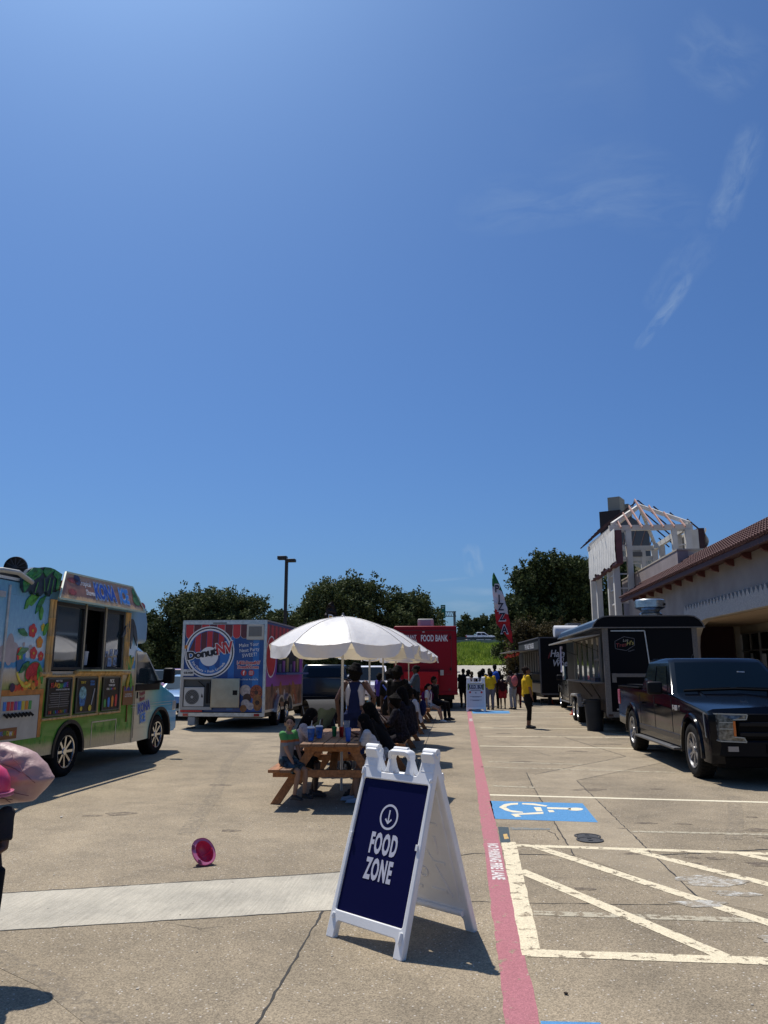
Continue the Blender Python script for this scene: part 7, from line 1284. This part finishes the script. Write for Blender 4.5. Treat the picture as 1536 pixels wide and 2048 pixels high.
# tote bag
t = thing('tote_bag', 'quilted pale pink tote bag hanging from a hand at the left edge', 'bag', (-2.70, 4.46, .85)); qp = mat('pale pink nylon', (.42, .27, .25), .5, var=.10, vs=4, bump=.5, bs=14)
outl = [(-.28, .02), (.0, .0), (.10, .015), (.225, .03), (.29, .10), (.335, .155), (.28, .23), (.20, .30), (.10, .335), (.02, .355), (-.12, .34), (-.30, .30)]
def rsm(p, n=56):
    P_ = [Vector(a) for a in p]; L_ = [0]
    for a, b in zip(P_, P_[1:]+P_[:1]): L_.append(L_[-1]+(b-a).length)
    out = []
    for i in range(n):
        s_ = L_[-1]*i/n; j = max(x for x in range(len(P_)) if L_[x] <= s_); f = (s_-L_[j])/(L_[j+1]-L_[j]); out.append(P_[j].lerp(P_[(j+1) % len(P_)], f))
    return out
o_ = rsm(outl, 110); cen = Vector((.02, .17)); rings = []
from mathutils import noise as NZ
def wr_(x, z):
    a = NZ.noise(Vector((x*7+z*5, z*13-x*3, 1.3))); b = NZ.noise(Vector((x*16-z*9, z*22+x*8, 4.1))); return .045*(.35-abs(a))+.022*(.3-abs(b))
SS = [.02, .1, .2, .3, .4, .5, .6, .69, .77, .84, .89, .93, .96, .985, 1.0]
for sg, lst in ((-1, SS), (1, SS[::-1][1:])):
    for s_ in lst:
        row = []
        for p in o_:
            x = cen.x+(p.x-cen.x)*s_; z = cen.y+(p.y-cen.y)*s_; e = (1-s_**3)**.5; row.append((x, sg*(.115*e)+wr_(x, z)*e*(-1 if sg < 0 else 1), z+.005*math.sin(x*60)*e))
        rings.append(row)
b_ = MB().ring(rings, True).build('bag_body', qp, t, smooth=True, flat=75)
seam = mat('plum seam', (.20, .10, .11), .7)
def bfront(x, z):
    r_ = min(.97, max(abs(x-.02)/.30, abs(z-.17)/.165)); e = (1-r_**3)**.5; return Vector((x, -.115*e-wr_(x, z)*e-.003, z))
for (a, b) in (((-.12, .325), (.20, .20)), ((-.20, .21), (.24, .07)), ((-.10, .31), (.13, .03)), ((.12, .30), (.27, .14)), ((-.18, .10), (.16, .05))):
    MB().tube([bfront(a[0]+(b[0]-a[0])*i/14, a[1]+(b[1]-a[1])*i/14+.002*math.sin(i*.5)) for i in range(15)], .0022, 5).build('quilting_seam', seam, t, smooth=True)
MB().tube([(-.20, -.03, .33), (-.235, -.02, .40), (-.30, 0, .425), (-.36, .02, .40), (-.36, .02, .32)], .012, 6).build('bag_handle', qp, t, smooth=True); MB().tube([(-.26, .04, .33), (-.27, .03, .40), (-.31, .02, .42), (-.40, .04, .36)], .012, 6).build('bag_handle', qp, t, smooth=True)
# ================================================================ THINGS ON AND AROUND THE TABLES
def cup(x, y, label, m_, z=.756, h_=.14, r_=.042, lid=True, cat='cup', nm='paper_cup'):
    t = thing(nm, label, cat, (x, y, z)); MB().lathe([(.0, 0), (r_*.72, 0), (r_, h_), (r_*1.04, h_), (r_*1.04, h_+.006), (r_*.9, h_+.002)], 16).build('body', m_, t, smooth=True, flat=40)
    if lid: MB().lathe([(r_*1.05, h_), (r_*1.05, h_+.008), (r_*.8, h_+.02), (0, h_+.02)], 16).build('lid', white, t, smooth=True); MB().tube([(0, 0, h_), (.012, 0, h_+.09)], .004, 6).build('straw', inkw, t)
    return t
cb = mat('blue cup print', (.03, .13, .42), .45, var=.7, vs=16); cb2 = mat('plain blue cup', (.015, .10, .42), .4)
cup(-1.90, 9.86, 'blue and white printed cup at the front left corner of the nearest table', cb, r_=.048, h_=.15); cup(-1.86, 10.22, 'blue cup below the face of the girl in the dotted shirt', cb, r_=.048); cup(-1.42, 9.80, 'plain blue cup at the right edge of the nearest table', cb2, r_=.038, h_=.155, lid=False)
cup(-1.70, 10.45, 'green drinks can in the middle of the nearest table', mat('green can', (.02, .22, .08), .3, .6), r_=.034, h_=.12, lid=False, cat='can', nm='drinks_can'); cup(-1.60, 10.42, 'red drinks can beside the umbrella pole', mat('red can', (.3, .02, .02), .3, .6), r_=.034, h_=.12, lid=False, cat='can', nm='drinks_can')
t = cup(-1.55, 10.55, 'clear cup holding several straws near the umbrella pole', mat('clear cup', (.4, .4, .42), .2), r_=.036, h_=.1, lid=False); [MB().tube([(.01*i-.02, 0, .02), (.018*i-.035, .01, .2)], .004, 6).build('straw', inkw, t) for i in range(5)]
t = thing('food_tray', 'foil tray of food on the near end of the second table', 'tray', (-1.62, 13.2, .757)); MB().box(-.16, .16, -.12, .12, 0, .03).build('tray', alu, t, .008); MB().ball((0, 0, .03), .1, .07, .02).build('food', mat('mixed food', (.3, .2, .1), .7, var=.7, vs=20), t)
t = thing('plastic_bottle', 'clear water bottle standing on the third table', 'bottle', (-1.52, 16.9, .757)); MB().lathe([(0, 0), (.033, 0), (.033, .15), (.014, .19), (.014, .21)], 14).build('bottle', mat('clear pale plastic', (.45, .48, .5), .15, coat=1), t, smooth=True); MB().lathe([(.016, .205), (.016, .225), (0, .225)], 12).build('cap', white, t)
# stroller
t = thing('stroller', 'dark stroller with a pale green cloth over it behind the nearest table', 'stroller', (-2.22, 12.7, 0), R(25)); sm = mat('black stroller fabric', (.010, .010, .012), .8)
MB().prism([(-.35, .45), (.25, .40), (.38, .95), (.28, .98), (.15, .55), (-.3, .55)], 0, -.22, .22).build('seat', sm, t, .02); cn = MB(); cn.ring([[(x, .32-.42*math.cos(a)*.9, .72+.42*math.sin(a)) for x in (-.25, -.12, 0, .12, .25)] for a in [PI*.1*i for i in range(2, 10)]], False, False); cn.build('canopy', sm, t, smooth=True)
fm = MB(); [fm.tube([(s_*.25, -.38, .12), (s_*.24, .05, .5), (s_*.24, .55, 1.02)], .013, 6) for s_ in (-1, 1)]; [fm.tube([(s_*.25, .40, .12), (s_*.24, .0, .55)], .013, 6) for s_ in (-1, 1)]; fm.tube([(-.24, .55, 1.02), (.24, .55, 1.02)], .016, 6); fm.build('frame', mat('grey tube', (.1, .1, .1), .4, .6), t, smooth=True)
for x in (-.27, .27):
    for y in (-.38, .40): wheel(t, x, y, .11, .035, 1 if x > 0 else -1, .7, 5, mat('grey hub', (.2, .2, .2), .5))
gr = [[(-.20+.4*i/8, -.16+.09*j+.02*math.sin(i), .98-.075*j*.9+.02*math.sin(i*1.3+j)-.002*j*j) for i in range(9)] for j in range(6)]; tt = thing('cloth', 'pale green cloth draped over the dark stroller', 'cloth', (-2.22, 12.7, .03), R(25)); gr = [[(p[0]*.75, p[1], p[2]) for p in r_] for r_ in gr]; MB().ring(gr, False, False).build('folds', mat('pale green cotton', (.13, .19, .15), .9, bump=.3, bs=8), tt, smooth=True, flat=80)
# folding chairs, trash can, cones
t = thing('trash_can', 'tall dark grey plastic trash can beside the near black trailer wheels', 'trash can', (3.58, 22.15, 0)); gc = mat('slate grey plastic', (.022, .027, .033), .55, spec=.25, var=.1, vs=3)
MB().lathe([(0, 0), (.215, 0), (.235, .3), (.262, .78), (.285, .785), (.288, .83), (.272, .835), (.255, .80), (.2, .1), (0, .08)], 36).build('bin', gc, t, smooth=True, flat=40); [MB().box(s_*.29-.03, s_*.29+.03, -.07, .07, .70, .76).build('handle', gc, t, .012) for s_ in (-1, 1)]
t = thing('garden_hose', 'pale hose lying on the ground behind the grey trash can', 'hose', (3.9, 21.4, 0)); MB().tube([(0, .2, .02), (.15, -.25, .02), (.5, -.5, .02), (1.0, -.45, .02), (1.3, -.2, .02)], .014, 6).build('hose', mat('dull olive hose', (.12, .12, .07), .6), t, smooth=True)
def cone(x, y, lb):
    t = thing('traffic_cone', lb, 'traffic cone', (x, y, 0)); og = mat('cone orange red', (.6, .06, .02), .5); MB().box(-.17, .17, -.17, .17, 0, .03).build('base', og, t); MB().lathe([(.13, .03), (.03, .45), (0, .45)], 16).build('cone', og, t, smooth=True); MB().lathe([(.102, .14), (.078, .24)], 16).build('collar', mat('cone white collar', (.6, .6, .6), .5), t)
cone(4.25, 39.0, 'orange cone under the farther black trailer, right of the woman in yellow'); cone(4.12, 29.9, 'orange cone beside the wheels of the dark hitched pickup'); 
t = thing('metal_frame_step', 'small black step frame under the corner of the farther black trailer', 'step', (3.95, 38.6, 0)); q = MB(); [q.box(a, b, 0, .3, c, d) for a, b, c, d in ((-.2, .2, .22, .27), (-.2, -.16, 0, .22), (.16, .2, 0, .22))]; q.build('frame', black, t)
t = thing('metal_folding_chair', 'black metal folding chair behind the nearest table', 'chair', (-2.35, 14.2, 0), R(200)); q = MB(); q.box(-.21, .21, -.2, .2, .43, .46); q.build('seat', black, t); q = MB(); q.box(-.21, .21, .2, .23, .68, .88); q.build('backrest', black, t); 
for s_ in (-1, 1): MB().tube([(s_*.21, -.25, 0), (s_*.21, .22, .9)], .013, 6).build('leg', black, t); MB().tube([(s_*.2, .28, 0), (s_*.2, -.1, .45)], .013, 6).build('leg', black, t)
# bake remeshed figures
dg = bpy.context.evaluated_depsgraph_get(); dg.update()
for o in BAKE:
    me = bpy.data.meshes.new_from_object(o.evaluated_get(dg)); o['_n'] = 1; del o['_n']; NEW = me; nm = o.name; me.name = nm; o_mods = [m for m in o.modifiers]; o['__'] = 1; del o['__']; me_map = me; o.modifiers.clear(); o.data = me
    me.polygons.foreach_set('use_smooth', [True]*len(me.polygons))
